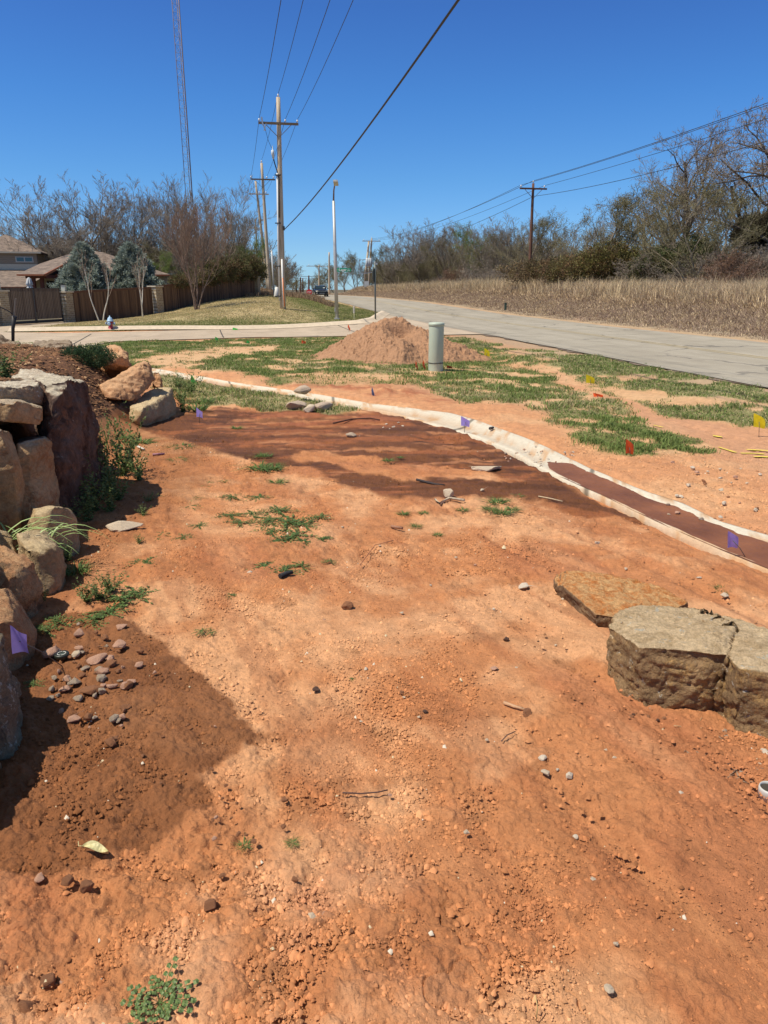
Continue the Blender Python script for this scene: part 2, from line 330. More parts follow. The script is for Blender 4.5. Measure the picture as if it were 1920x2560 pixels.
DIRS = {'soil': (.465, .195, .080), 'pale': (.62, .335, .172), 'mud': (.135, .047, .015), 'mud2': (.225, .086, .031), 'grass': (.105, .135, .042), 'straw': (.42, .35, .19), 'mulch': (.16, .075, .038), 'sand': (.57, .385, .21), 'wood': (.12, .10, .06), 'dry': (.30, .235, .16), 'red': (.34, .115, .052)}
DC = {k: np.array(v) for k, v in DIRS.items()}
def ag_(x, y): return .92 * x + .38 * y
def al_(x, y): return .92 * y - .38 * x
def zones(x, y):
    """ground cover at plan positions: returns colour, wetness, grass density, straw share"""
    r = np.hypot(x, y); wx = x + .045 * r ** .9 * fbm2(x * 2.2 / (1 + r * .06), y * 2.2 / (1 + r * .06), 4, 5); wy = y + .06 * r ** .9 * fbm2(x * 2.2 / (1 + r * .06), y * 2.2 / (1 + r * .06), 4, 9)
    _f = .045 * fbm2(x * 9, y * 9, 3, 15) * (1 + .05 * r); wx = wx + _f; wy = wy + .06 * fbm2(x * 8, y * 8, 3, 19) * (1 + .08 * r)
    n1 = fbm2(x * 1.1, y * 1.1, 5, 21); n2 = fbm2(x * 4.2, y * 4.2, 4, 33); n3 = fbm2(x * .35, y * .35, 4, 41)
    rill = fbm2((x * .92 + y * .38) * 2.6, (y * .92 - x * .38) * .45, 4, 77)
    one = np.ones(x.shape)[:, None]; col = DC['soil'] * one; wet = np.zeros(x.shape); gr = np.zeros(x.shape); st = np.zeros(x.shape)
    def blend(c, m):
        nonlocal col
        c = DC[c] if isinstance(c, str) else c; col = col * (1 - m[:, None]) + c * m[:, None]
    def sd(k, soft): return ss(-soft, soft, sdf(Z[k], wx, wy))
    blend('pale', ss(-.15, .4, n1 + .5 * n2) * .8); blend('red', ss(.1, .6, -n1 + rill * .7) * .4); blend('pale', ss(.15, .6, rill) * .35)
    blend(DC['soil'] * np.array([.62, .50, .48]), ss(.06, .34, fbm2(ag_(x, y) * 4.6, al_(x, y) * .9, 5, 201, .66)) * .38); blend(DC['soil'] * .55, ss(.30, .55, fbm2(x * 7, y * 7, 4, 203)) * .35)
    gd, side = gut_dist(x, y); beyond = (side < 0) & (y < 33)
    blend('pale', ss(0, .8, np.where(beyond, 3, -1)) * .5 * (1 - ss(4, 7, gd)) * (y < 30)); blend('sand', np.where(beyond & (y < 25), ss(-.2, .7, n1) * .35, 0))
    m = sd('slope', .25) * ss(-.7, .3, n1 + .3); blend('mud2', m * .55)
    mud = sd('mud', .06); b1 = sd('band', .05); b2 = sd('band2', .12)
    m = mud * (1 - b1) ; blend('mud', m * .97); blend('red', m * b2 * .75); blend(DC['mud2'] * np.array([1.25, 1.1, 1.0]), m * ss(.0, .14, fbm2(x * 1.0, y * 3.6, 5, 55, .6)) * .85); blend(DC['soil'] * .9, m * ss(.19, .32, fbm2(x * 1.1 + 9, y * 4.2, 5, 59, .6)) * .85); blend(DC['mud'] * .5, m * ss(.06, .2, fbm2(x * 1.4 + 3, y * 5, 5, 57, .6)) * .6); wet = np.maximum(wet, m * (1 - .7 * b2) * .75)
    m = sd('wet', .022); blend(DC['mud2'] * .95, m * (.88 + .12 * n2)); blend('mud', m * ss(.15, .5, -n2 + n1 * .5) * .5); wet = np.maximum(wet, m * .3)
    bl = ss(.45, -.15, x + .25 * n1) * ss(2.15, 1.75, y + .2 * n2) * ss(-.2, .25, n1 + .6 * n2 + .1); blend(DC['pale'] * np.array([1.0, .97, 1.0]), bl * .8)
    m = sd('redclod', .15) * ss(-.2, .4, n2); blend('red', m * .7)
    m = sd('redbank', .25); blend('red', m * ss(-.5, .4, n2 + n1) * .9)
    # left dirt between lawn strip and road
    g = sd('strip', .12); gr = np.maximum(gr, g); st = np.maximum(st, g * .55)
    vl = sd('vergeL', .25); vr = sd('vergeR', .25)
    patch = ss(-.36, -.16, fbm2(x * 1.3, y * 1.3, 5, 61) + .16); dn = ss(-.55, -.10, fbm2(x * 2.3, y * 2.3, 4, 167)) * .65 + .35; g = vl * patch * dn * (1 - sd('sand1', .3) * ss(-.6, .2, n2 + .2) * .95) * (1 - sd('sand2', .3) * .45); gr = np.maximum(gr, g)
    blend('sand', np.maximum(vl * (1 - g) * .75, vr * .55)); st = np.maximum(st, vl * ss(.0, .5, fbm2(x * .8, y * .8, 4, 63)) * .55)
    g = vr * ss(-.45, -.05, fbm2(x * 1.1, y * .9, 5, 66) + .04); gr = np.maximum(gr, g); st = np.maximum(st, vr * (.3 + .3 * n2))
    sw = ss(0, .6, np.where(beyond, 1, 0)) * (1 - vl) * (1 - vr) * ss(1.2, 2.4, gd); blend(np.array((.50, .265, .15)), sw * .75)
    s = road_s(x, y); blend(np.array((.36, .27, .175)), ss(-2.2, -.5, s + .5 * n1) * (s < .5) * (y < 33) * .75)
    lawn = ss(-.3, .3, sdf(LAWN, x + .5 * n2, y + .5 * n1)) ; vg = lawn
    kerbside = np.maximum(ss(47.5, 42, y + .25 * np.abs(x + 8)), ss(-7.5, -3, s))
    gr = np.maximum(gr, vg); st = np.where(vg > .3, np.clip(.92 - .75 * kerbside + .3 * n1, .1, 1), st)
    # roadside beyond the junction, left side
    m = ss(-.6, .3, s + 8) * (s < 0) * (y > 47); m2 = m * (1 - lawn); gr = np.maximum(gr, m2); st = np.where(m2 > .3, .95 + 0 * x, st)
    # beyond the road
    m = ss(7.8, 8.3, s); col = col * (1 - m[:, None]) + (DC['dry'] * (1 + .25 * n1)[:, None]) * m[:, None]
    ed = m * (1 - ss(8.4, 9.6, s + .5 * n1)); blend('sand', ed * .5); blend(DC['red'], m * ss(.25, .6, n3 + .3 * n1) * .35)
    # yard behind the fence and distance
    far = ss(40, 60, r) * (1 - lawn) * (s < -9) ; blend('wood', far); far = ss(150, 220, r); blend('wood', far)
    leftyard = ss(-11, -13, x) * (y > 14) * (y < 31); gr = np.maximum(gr, leftyard * .8 * (1 - (vl > .2)))
    gcol = DC['grass'] * (1 - st[:, None]) + DC['straw'] * st[:, None]; gcol = gcol * (1 + .35 * n2 + .2 * n1)[:, None]
    k = ss(.35, .95, gr) * .85; col = col * (1 - k[:, None]) + gcol * k[:, None]
    _, bm = bed_h(x, y); bm = ss(.2, .7, bm + .25 * n2); col = col * (1 - bm[:, None]) + DC['mulch'] * (1 + .5 * n2)[:, None] * bm[:, None]; gr = gr * (1 - bm); wet = wet * (1 - bm)
    return np.clip(col, .005, .9), wet, gr, st, bm, mud

def build_ground():
    rr = [.45]
    while rr[-1] < 30: rr.append(rr[-1] + max(.0052, rr[-1] ** 2 / 1258 * 1.1) if rr[-1] > 1.1 else rr[-1] + .03)
    while rr[-1] < 4500: rr.append(rr[-1] * (1.012 if rr[-1] < 250 else 1.08))
    rr = np.array(rr); th = np.concatenate([np.linspace(-180, -55, 50, endpoint=False), np.linspace(-55, -37, 90, endpoint=False), np.linspace(-37, 37, 740, endpoint=False), np.linspace(37, 55, 90, endpoint=False), np.linspace(55, 180, 50)]) * math.pi / 180
    RR, TH = np.meshgrid(rr, th, indexing='ij'); X = (RR * np.sin(TH)).ravel(); Y = (RR * np.cos(TH)).ravel()
    h = height(X, Y); col, wet, gr, st, bm, mud = zones(X, Y); r = np.hypot(X, Y); s = road_s(X, Y)
    flat = ss(0, .5, np.abs(s - 3.9) - 3.9) ; flat *= 1 - ss(-1.2, -.2, sdf(STREET, X, Y))
    near = 1 - ss(10, 22, r); gd, side = gut_dist(X, Y)
    dirt = (1 - ss(.3, .7, gr)) * flat
    pm = ss(-.15, .35, fbm2(X * 1.6, Y * 1.6, 4, 81)); pm2 = ss(-.3, .4, fbm2(X * .7 + 5, Y * .7, 3, 83))
    ag = (.92 * X + .38 * Y); al = (.92 * Y - .38 * X); rill = fbm2(ag * 5, al * .8, 3, 91)
    d = .035 * fbm2(X * .9, Y * .9, 4, 3) + .010 * fbm2(X * 5, Y * 5, 5, 11, .6) * (.5 + pm) + .007 * rill
    rough = ss(-.08, .22, fbm2(X * 1.9 + 3, Y * 1.9, 5, 181, .6) + .22 * fbm2(ag_(X, Y) * 5, al_(X, Y) * 1.2, 3, 183)); rough = .18 + .82 * rough
    bl = np.maximum(ss(.0, .5, -X) * ss(3.6, 2.4, Y), .0); rough = np.maximum(rough, .75 * bl)
    cm = near * rough * (1 - .75 * wet * (wet > .5)); far2 = 1 - ss(3.5, 7, r)
    rg = np.abs(fbm2(X * 12, Y * 12, 4, 191, .6)); rg2 = np.abs(fbm2(X * 27 + 4, Y * 27, 4, 193, .6))
    stp = fbm2(X * 9, Y * 9, 4, 195, .65); stp = np.floor(stp * 7) / 7 * .6 + stp * .4          # broken crust: small terraces
    d += cm * (1 + .7 * bl) * (.022 * stp + .014 * (rg - .12) + .009 * (rg2 - .12) * far2)
    d += cm * (.016 * crumbs(X, Y, .085, 101, .16) * pm2 + .0075 * crumbs(X, Y, .036, 111, .28) * (.3 + pm) + .004 * crumbs(X, Y, .018, 121, .4))
    tr = np.abs(((ag_(X, Y) - 2.35) % .62) - .31); d -= near * .018 * (1 - ss(.02, .09, tr + .05 * fbm2(X * 2, Y * 2, 3, 197))) * ss(-.1, .3, fbm2(X * .9, Y * .9, 3, 199)) * ss(.2, .9, X)
    ck = np.abs(fbm2(X * 3.1, Y * 3.1, 4, 131)); d -= .012 * (1 - ss(0, .03, ck)) * ss(.1, .5, fbm2(X * .8, Y * .8, 3, 135)) * near
    d -= (1 - ss(0, .05, np.abs(fbm2(X * 1.2, Y * 4.5, 4, 137)))) * mud * .012
    d += mud * ss(9.5, 8, r * 0 + 5) * .03 * fbm2(X * 1.2, Y * 5.5, 4, 139, .6)
    cl = ss(0, .5, sdf(Z['redbank'], X, Y)) + .6 * ss(0, .1, sdf(Z['redclod'], X, Y)); d += cl * (.10 * fbm2(X * 2.4, Y * 2.4, 4, 141) * ss(8, 12, r) + .014 * crumbs(X, Y, .06, 151, .6))
    bc = bm * (.015 * crumbs(X, Y, .07, 161, .8) + .02 * fbm2(X * 7, Y * 7, 3, 163))
    d = d * flat + bc * flat; gd2 = gd + .05 * fbm2(X * 5, Y * 5, 4, 171); gk = ss(.31, .26, gd2) * (Y < 26) * (gd < 1)
    h = h + d * (1 - gk) - gk * .055
    far = ss(2.2, 3.5, np.abs(X)) * 0
    h += ss(200, 400, r) * fbm2(X * .004, Y * .004, 3, 9) * 3
    V = np.c_[X, Y, h]; nr, nt_ = len(rr), len(th)
    i = np.arange(nr - 1)[:, None] * nt_; j = np.arange(nt_ - 1)[None, :]; F = np.stack([i + j, i + j + 1, i + nt_ + j + 1, i + nt_ + j], -1).reshape(-1, 4)[:, ::-1]
    # close the hole under the camera
    V = np.vstack([V, [[0, 0, 0]]]); col = np.vstack([col, DC['soil']]); wet = np.r_[wet, 0]
    me = npmesh('ground', V, F, True, col, wet)
    m = attr_mat('ground_soil', .93, 9, .16, ((11, .014), (50, .009), (150, .005), (420, .0022)), wet=True)
    o = obj('ground', me, m); tag(o, kind='structure')

# side street plan
street_near = plan([(-330, 800), (-100, 762), (100, 752), (180, 741), (553, 729.5), (780, 727), (900, 727), (975, 727)]); street_far = plan([(-330, 716), (-60, 719), (60, 719.5), (150, 720.5), (484, 713), (728, 703.5), (783, 700), (812, 694)])
street_near[-1] = (9.4 - .186 * 29.6 + .3, 29.6); street_far = np.vstack([street_far, [(9.4 - .186 * 51 + .25, 51)]])
STREET = np.vstack([street_near, street_far[::-1]])
build_ground()

def sheet(name, A, B, nu, nv, off, mat, smooth=True):
    A = resample(A, nu); B = resample(B, nu); t = np.linspace(0, 1, nv)[None, :, None]; Q = A[:, None] * (1 - t) + B[:, None] * t; Q = Q.reshape(-1, 2)
    z = height(Q[:, 0], Q[:, 1]) + off; i = np.arange(nu - 1)[:, None] * nv; j = np.arange(nv - 1)[None, :]
    F = np.stack([i + j, i + j + 1, i + nv + j + 1, i + nv + j], -1).reshape(-1, 4); me = npmesh(name, np.c_[Q, z], F, smooth)
    bm = bmesh.new(); bm.from_mesh(me); bmesh.ops.recalc_face_normals(bm, faces=bm.faces)
    if sum(f.normal.z for f in bm.faces) < 0: bmesh.ops.reverse_faces(bm, faces=bm.faces)
    bm.to_mesh(me); bm.free(); return obj(name, me, mat)
def pave_mat(name, c1, c2, crack=.5, jsp=None):
    m, N, L, b = nt(name); b.inputs['Roughness'].default_value = .9; geo = N.new('ShaderNodeNewGeometry')
    mp = N.new('ShaderNodeMapping'); mp.inputs['Rotation'].default_value = (0, 0, R(-10.5)); L.new(geo.outputs['Position'], mp.inputs[0])
    mp2 = N.new('ShaderNodeMapping'); mp2.inputs['Scale'].default_value = (1, .12, 1); L.new(mp.outputs[0], mp2.inputs[0])
    def nz(v, sc_, d=5): n = N.new('ShaderNodeTexNoise'); n.inputs['Scale'].default_value = sc_; n.inputs['Detail'].default_value = d; n.inputs['Roughness'].default_value = .65; L.new(v, n.inputs['Vector']); return n.outputs['Fac']
    def mr(v, a, b_, c=0, d=1): q = N.new('ShaderNodeMapRange'); q.inputs[1].default_value = a; q.inputs[2].default_value = b_; q.inputs[3].default_value = c; q.inputs[4].default_value = d; L.new(v, q.inputs[0]); return q.outputs[0]
    def mix(f, A, B):
        x = N.new('ShaderNodeMix'); x.data_type = 'RGBA'; L.new(f, x.inputs[0])
        for i, q in ((6, A), (7, B)):
            if isinstance(q, tuple): x.inputs[i].default_value = (*q, 1)
            else: L.new(q, x.inputs[i])
        return x.outputs[2]
    c = mix(mr(nz(mp2.outputs[0], 1.1), .35, .65), c1, c2); c = mix(mr(nz(geo.outputs['Position'], .8), .5, .75), c, tuple(q * .82 for q in c1))
    vo = N.new('ShaderNodeTexVoronoi'); vo.feature = 'DISTANCE_TO_EDGE'; vo.inputs['Scale'].default_value = .23
    wv = N.new('ShaderNodeVectorMath'); wv.operation = 'ADD'; ns = N.new('ShaderNodeTexNoise'); ns.inputs['Scale'].default_value = 1.2; ns.inputs['Detail'].default_value = 4; L.new(geo.outputs['Position'], ns.inputs['Vector']); L.new(ns.outputs['Color'], wv.inputs[1]); L.new(geo.outputs['Position'], wv.inputs[0]); L.new(wv.outputs[0], vo.inputs['Vector'])
    ck = mr(vo.outputs['Distance'], .0, .016, 1, 0); cm = N.new('ShaderNodeMath'); cm.operation = 'MULTIPLY'; L.new(ck, cm.inputs[0]); L.new(mr(nz(geo.outputs['Position'], .12, 2), .42, .52, 0, crack), cm.inputs[1])
    c = mix(cm.outputs[0], c, (.07, .065, .06))
    vm = N.new('ShaderNodeVectorMath'); vm.operation = 'SCALE'; L.new(c, vm.inputs[0]); L.new(mr(nz(geo.outputs['Position'], 60, 3), .3, .7, .8, 1.2), vm.inputs['Scale']); L.new(vm.outputs[0], b.inputs['Base Color'])
    bp = N.new('ShaderNodeBump'); bp.inputs['Distance'].default_value = .008; L.new(nz(geo.outputs['Position'], 40), bp.inputs['Height']); L.new(bp.outputs[0], b.inputs['Normal']); return m
M_road = pave_mat('worn_road', (.30, .265, .205), (.37, .33, .26), .85); M_conc = pave_mat('street_concrete', (.40, .315, .225), (.47, .375, .27), .25)
M_kerb = simple('kerb_concrete', (.55, .45, .33), .9, var=.1, scale=6, bump=.4)
ys = np.linspace(-40, 330, 240)
rag = .10 * fbm2(ys * 1.5, ys * 0, 3, 7)
o = sheet('road', np.c_[9.4 - .186 * ys + rag, ys], np.c_[17.15 - .186 * ys + rag * .7, ys], 420, 14, .035, M_road); tag(o, kind='structure')
M_yel = simple('faded_yellow_paint', (.42, .33, .17), .8, col2=(.36, .30, .20), scale=9)
for off in (3.72, 3.98):
    o = sheet('road_marking', np.c_[9.4 + off - .186 * ys, ys], np.c_[9.4 + off + .11 - .186 * ys, ys], 420, 2, .040, M_yel); tag(o, kind='structure')
o = sheet('side_street', street_near, street_far, 70, 16, .03, M_conc); tag(o, kind='structure')
# crushed dark edge of the road
M_edge = simple('tar_edge', (.12, .09, .07), .95, col2=(.26, .19, .13), scale=30, bump=.6)
ye = np.linspace(-5, 30, 160); rg = .16 * fbm2(ye * 3, ye * 0, 3, 17); o = sheet('road_edge', np.c_[9.30 - .186 * ye + rg * 1.4, ye], np.c_[9.52 - .186 * ye + .03, ye], 300, 4, .02, M_edge); tag(o, kind='structure')
# dirt shoulder beyond the road
# driveway pad in front of the gate
pad = plan([(-300, 716), (-20, 706), (60, 702), (161, 698)]); padn = plan([(-300, 718.5), (-20, 720.5), (60, 721), (131, 720.5)])
pad[-1] = (-20.2, 49.9); pad[-2] = (-22.0, 45.6); pad[-3] = (-24, 38); pad = np.vstack([[(-34, 30.5)], pad[1:]]); padn = np.array([(-34, 30), (-24, 35), (-21.5, 36.2), (-18.0, 36.6)])
o = sheet('driveway', pad, padn, 30, 12, .026, M_conc); tag(o, kind='structure')
# far kerb of the side street
def kerb(name, line, prof, mat, seglen=None):
    P = resample(line, 90); T = np.gradient(P, axis=0); T /= np.hypot(T[:, 0], T[:, 1])[:, None]; Nn = np.c_[-T[:, 1], T[:, 0]]
    V = []; k = len(prof)
    z0 = height(P[:, 0], P[:, 1])
    for a, hh in prof: V.append(np.c_[P + Nn * a, z0 + hh])
    V = np.stack(V, 1).reshape(-1, 3); i = np.arange(len(P) - 1)[:, None] * k; j = np.arange(k - 1)[None, :]
    F = np.stack([i + j, i + j + 1, i + k + j + 1, i + k + j], -1).reshape(-1, 4); me = npmesh(name, V, F, True)
    bm = bmesh.new(); bm.from_mesh(me); bmesh.ops.recalc_face_normals(bm, faces=bm.faces)
    if sum(f.normal.z for f in bm.faces) < 0: bmesh.ops.reverse_faces(bm, faces=bm.faces)
    bm.to_mesh(me); bm.free(); return obj(name, me, mat)
kl = np.vstack([[(-18.4, 37.3)], street_far[4:]])
o = kerb('kerb', kl, [(-.25, .045), (-.1, .07), (.05, .16), (.15, .20), (.34, .21), (.36, -.05)], M_kerb); tag(o, kind='structure')
# joints in the concrete
M_dark = simple('dark_joint', (.05, .045, .04), .9)
for a, b in (((157, 746), (197, 723)), ((475, 713), (483, 731)), ((730, 704), (770, 720))):
    p = G(*a); q = G(*b); d = np.array([(p.x, p.y), (q.x, q.y)]); n = np.array([-(d[1] - d[0])[1], (d[1] - d[0])[0]]); n = n / np.hypot(*n) * .025
    o = sheet('street_joint', d - n, d + n, 12, 2, .036, M_dark); tag(o, kind='structure')

# foreground concrete gutter
def gutter_mesh():
    n = len(gut_far); V = []; ts = [0, .05, .22, .5, .78, .94, 1.0]; hs_ = [.008, .013, .002, -.030, -.012, .008, -.004]
    z0 = height(GUT[:, 0], GUT[:, 1])
    wob = .012 * fbm2(np.arange(n) * .15, np.zeros(n), 3, 3)
    P2 = []
    for t, hh in zip(ts, hs_):
        P = gut_far * (1 - t) + gut_near * t; jj = .008 * fbm2(P[:, 0] * 3, P[:, 1] * 3, 3, int(t * 90)) * (1 if t in (0, .05, .94, 1.0) else 0)
        d = (gut_near - gut_far); d = d / np.hypot(d[:, 0], d[:, 1])[:, None]; P2.append(np.c_[P + d * jj[:, None], z0 + hh + wob * .3])
    P = gut_far.copy(); first = np.c_[P, z0 - .06]; last = np.c_[gut_near, z0 - .06]; A = [first] + P2 + [last]; k = len(A); V = np.stack(A, 1).reshape(-1, 3)
    i = np.arange(n - 1)[:, None] * k; j = np.arange(k - 1)[None, :]; F = np.stack([i + j, i + j + 1, i + k + j + 1, i + k + j], -1).reshape(-1, 4); return V, F
def dens(P, n): return resample(P, n)
gut_far = dens(gut_far, 800); gut_near = dens(gut_near, 800); GUT = (gut_far + gut_near) / 2
V, F = gutter_mesh(); _k = 9; _t = np.tile(np.array([0, 0, .05, .22, .5, .78, .94, 1.0, 1.0]), len(V) // _k); _al = np.repeat(np.linspace(0, 60, len(V) // _k), _k)
_n = fbm2(V[:, 0] * 2.2, V[:, 1] * 2.2, 4, 301); _n2 = fbm2(V[:, 0] * 7, V[:, 1] * 7, 3, 303); _st = np.clip(np.exp(-((_t - .62) / .22) ** 2) * (.55 + 1.1 * _n) + .9 * ss(.1, .5, _n2) + .7 * (_t > .9) * ss(-.2, .4, _n) + .5 * (_t < .1) * ss(.0, .4, _n2), 0, 1)[:, None]
_jt = (np.abs((_al * 1.0) % 6 - 3) < .07)[:, None]; _gc = np.array([(.60, .54, .43)]) * (1 + .10 * _n[:, None]) * (1 - _st) + np.array([(.50, .31, .17)]) * _st; _gc = np.where(_jt, _gc * .35, _gc)
me = npmesh('gutter', V, F, True, _gc); bm = bmesh.new(); bm.from_mesh(me); bmesh.ops.recalc_face_normals(bm, faces=bm.faces)
if sum(f.normal.z * f.calc_area() for f in bm.faces) < 0: bmesh.ops.reverse_faces(bm, faces=bm.faces)
bm.to_mesh(me); bm.free()
M_gut = attr_mat('gutter_concrete', .85, 25, .10, ((30, .006), (120, .002)))
o = obj('gutter', me, M_gut); tag(o, kind='structure')
# wet sediment lying in the gutter
def mudsheet():
    i0 = int(np.argmin(np.hypot(*(GUT - plan([(1190, 1014)])[0]).T))); A = gut_far[i0 - 18:]; B = gut_near[i0 - 18:]; n = len(A); m = 26; t = np.linspace(.06, .97, m)[None, :, None]; Q = (A[:, None] * (1 - t) + B[:, None] * t)
    dist = np.r_[0, np.cumsum(np.hypot(*np.diff(GUT[i0 - 18:], axis=0).T))][:, None] + 0 * t[..., 0]; Q = Q.reshape(-1, 2)
    hc = np.repeat(height(GUT[i0 - 18:, 0], GUT[i0 - 18:, 1]), m); z = hc + .0035 - .04 * (1 - ss(0, .75, dist.ravel())) + .0055 * fbm2(Q[:, 0] * 3.3, Q[:, 1] * 3.3, 4, 8) + .0022 * fbm2(Q[:, 0] * 16, Q[:, 1] * 16, 4, 9) + .008 * (np.tile(t[0, :, 0], n) - .5) * .6
    i = np.arange(n - 1)[:, None] * m; j = np.arange(m - 1)[None, :]; F = np.stack([i + j, i + j + 1, i + m + j + 1, i + m + j], -1).reshape(-1, 4); return npmesh('mud', np.c_[Q, z], F, True)
me = mudsheet(); bm = bmesh.new(); bm.from_mesh(me); bmesh.ops.recalc_face_normals(bm, faces=bm.faces)
if sum(f.normal.z for f in bm.faces) < 0: bmesh.ops.reverse_faces(bm, faces=bm.faces)
bm.to_mesh(me); bm.free()
M_mud = simple('wet_mud', (.125, .042, .016), .6, col2=(.26, .098, .040), scale=2.2, bump=.7, bscale=16); o = obj('mud', me, M_mud); tag(o, kind='structure')


# ------------------------------------------------------------------ rocks
def rock(name, label, hulls, mat, voxel=.03, amp=.02, freq=3.0, seed=1, cat='boulder', strata=0.0, group=None, cuts=26):
    bm = bmesh.new(); rc = random.Random(seed * 13 + 1)
    for pts in hulls:
        b1 = bmesh.new(); vs = [b1.verts.new(Vector((p[0], p[1], p[2] - (.18 if p[2] < .012 else 0)))) for p in pts]
        def rehull(q):
            r = bmesh.ops.convex_hull(q, input=q.verts[:]); dead = [g for g in set(r['geom_interior'] + r['geom_unused']) if isinstance(g, bmesh.types.BMVert)]; bmesh.ops.delete(q, geom=dead, context='VERTS')
        rehull(b1)
        if len(hulls[0]) > 6:
            cc = sum((v.co for v in b1.verts), Vector()) / len(b1.verts); sz = max((v.co - cc).length for v in b1.verts)
            for k in range(cuts):
                n = Vector((rc.gauss(0, 1), rc.gauss(0, 1), rc.gauss(0, .55))).normalized(); hmax = max(n.dot(v.co - cc) for v in b1.verts); co = cc + n * (hmax - sz * rc.uniform(.02, .065))
                bmesh.ops.bisect_plane(b1, geom=b1.verts[:] + b1.edges[:] + b1.faces[:], plane_co=co, plane_no=n, clear_outer=True)
                P = [v.co.copy() for v in b1.verts]; b1.clear(); [b1.verts.new(p) for p in P]; rehull(b1)
        m1 = bpy.data.meshes.new('h'); b1.to_mesh(m1); b1.free(); bm.from_mesh(m1); bpy.data.meshes.remove(m1)
    bmesh.ops.recalc_face_normals(bm, faces=bm.faces)
    me = bpy.data.meshes.new(name + '_hull'); bm.to_mesh(me); bm.free()
    t = bpy.data.objects.new('tmp', me); COL.objects.link(t); md = t.modifiers.new('r', 'REMESH'); ext_ = max(max(v.co[i] for v in me.vertices) - min(v.co[i] for v in me.vertices) for i in range(3)); md.mode = 'SHARP'; md.octree_depth = int(min(8, max(5, round(math.log2(ext_ / (voxel * .9)))))); md.scale = .96; md.use_remove_disconnected = False; md.use_smooth_shade = True
    dg = bpy.context.evaluated_depsgraph_get(); me2 = bpy.data.meshes.new_from_object(t.evaluated_get(dg)); bpy.data.objects.remove(t); bpy.data.meshes.remove(me)
    n = len(me2.vertices); V = np.empty(n * 3); me2.vertices.foreach_get('co', V); V = V.reshape(-1, 3); Nn = np.empty(n * 3); me2.vertices.foreach_get('normal', Nn); Nn = Nn.reshape(-1, 3)
    c = V.mean(0); big = fbm3(V * freq, 4, seed, .55); fine = fbm3(V * freq * 5, 4, seed + 5, .65)
    ridge = 1 - np.abs(fbm3(V * freq * 1.5 + 9, 4, seed + 9)) * 3; crack = np.clip(ridge - .80, 0, 1) * 5
    tq = fbm3(V * freq * np.array([1, 1, 1.9]) * 1.25 + 21, 4, seed + 21, .55); ter = np.floor(tq * 9) / 9 * .8 + tq * .2      # fractured ledges
    rgd = np.abs(fbm3(V * freq * 7, 3, seed + 8, .6))
    d = amp * (.25 * big + 1.8 * ter + .55 * fine - .8 * (.25 - rgd) - .6 * crack)
    if strata: d += amp * strata * np.round(fbm3(V * np.array([1, 1, 9]) * freq * .8, 2, seed + 3) * 6) / 6
    # chip facets: stepped cellular planes
    rs = np.random.RandomState(seed); K = 46; ext = V.max(0) - V.min(0); pc = V.min(0) + rs.uniform(0, 1, (K, 3)) * ext; pn = rs.normal(size=(K, 3)); pn /= np.linalg.norm(pn, axis=1)[:, None]; wv = V + .12 * ext.min() * np.stack([fbm3(V * freq * 1.5 + q, 2, seed + 40) for q in (0, 7, 13)], 1)
    dist = ((wv[:, None, :] - pc[None]) ** 2).sum(2); near = dist.argmin(1); fac = ((V - pc[near]) * pn[near]).sum(1) / ext.mean(); d += amp * 1.0 * np.clip(fac * 2, -1, 1)
    V = V + Nn * d[:, None]; me2.vertices.foreach_set('co', V.ravel()); me2.update(); me2.name = name
    me2.polygons.foreach_set('use_smooth', np.ones(len(me2.polygons), bool)); me2.materials.clear()
    o = obj(name, me2, mat); me2.transform(Matrix.Translation(-Vector(c))); o.location = c
    return tag(o, label, cat, group)
def col_hull(top, zb=-.1, inset=0.0, extra=()):
    """hull points: the given top points plus the same plan points at zb"""
    P = [Vector(p) for p in top]; c = sum(P, Vector()) / len(P)
    return P + [Vector((p.x + (c.x - p.x) * inset, p.y + (c.y - p.y) * inset, zb)) for p in P] + list(extra)

RM_dark = rock_mat('dark_flecked_stone', (.075, .038, .026), (.17, .115, .09), (.24, .13, .08), .12, 4.5, ((.52, .44, .33), (.66, .58, .44)), .6, lcol=(.42, .38, .35))
RM_tan = rock_mat('tan_sandstone', (.42, .26, .13), (.52, .36, .20), (.34, .15, .06), .0, 3.2, ((.52, .40, .27), (.42, .34, .25)))
RM_tan2 = rock_mat('pale_tan_sandstone', (.54, .39, .22), (.40, .28, .15), (.40, .24, .13), .0, 3.4, ((.62, .48, .29), (.50, .37, .22)))
RM_orange = rock_mat('orange_sandstone', (.50, .27, .13), (.42, .22, .11), (.30, .13, .07), .0, 2.4, ((.56, .33, .18), (.48, .28, .15)), bumpd=.02)
RM_red = rock_mat('red_stained_stone', (.50, .31, .165), (.38, .18, .085), (.54, .39, .23), .0, 4.6, ((.60, .36, .19), (.44, .21, .10)))
RM_grey = rock_mat('grey_lichened_stone', (.27, .21, .135), (.36, .29, .19), (.13, .12, .10), .9, 6.0, None, lcol=(.55, .54, .46))
RM_white = rock_mat('whitish_stone', (.46, .34, .22), (.32, .22, .14), (.22, .15, .10), .5, 4.0, ((.70, .62, .48), (.46, .36, .26)))
RM_sil = rock_mat('dark_edging_stone', (.13, .08, .05), (.07, .05, .035), (.40, .24, .14), 0, 2.0, ((.25, .19, .13), (.35, .27, .20)))
RM_block = rock_mat('brown_crusted_stone', (.46, .295, .15), (.29, .185, .095), (.62, .38, .15), .5, 4.6, ((.80, .60, .37), (.56, .40, .23)), lcol=(.60, .54, .43), bumpd=.045)
RM_slab = rock_mat('rusty_slab_stone', (.22, .14, .085), (.34, .21, .11), (.16, .10, .06), .0, 5.5, ((.70, .42, .19), (.55, .20, .055)), bumpd=.03)
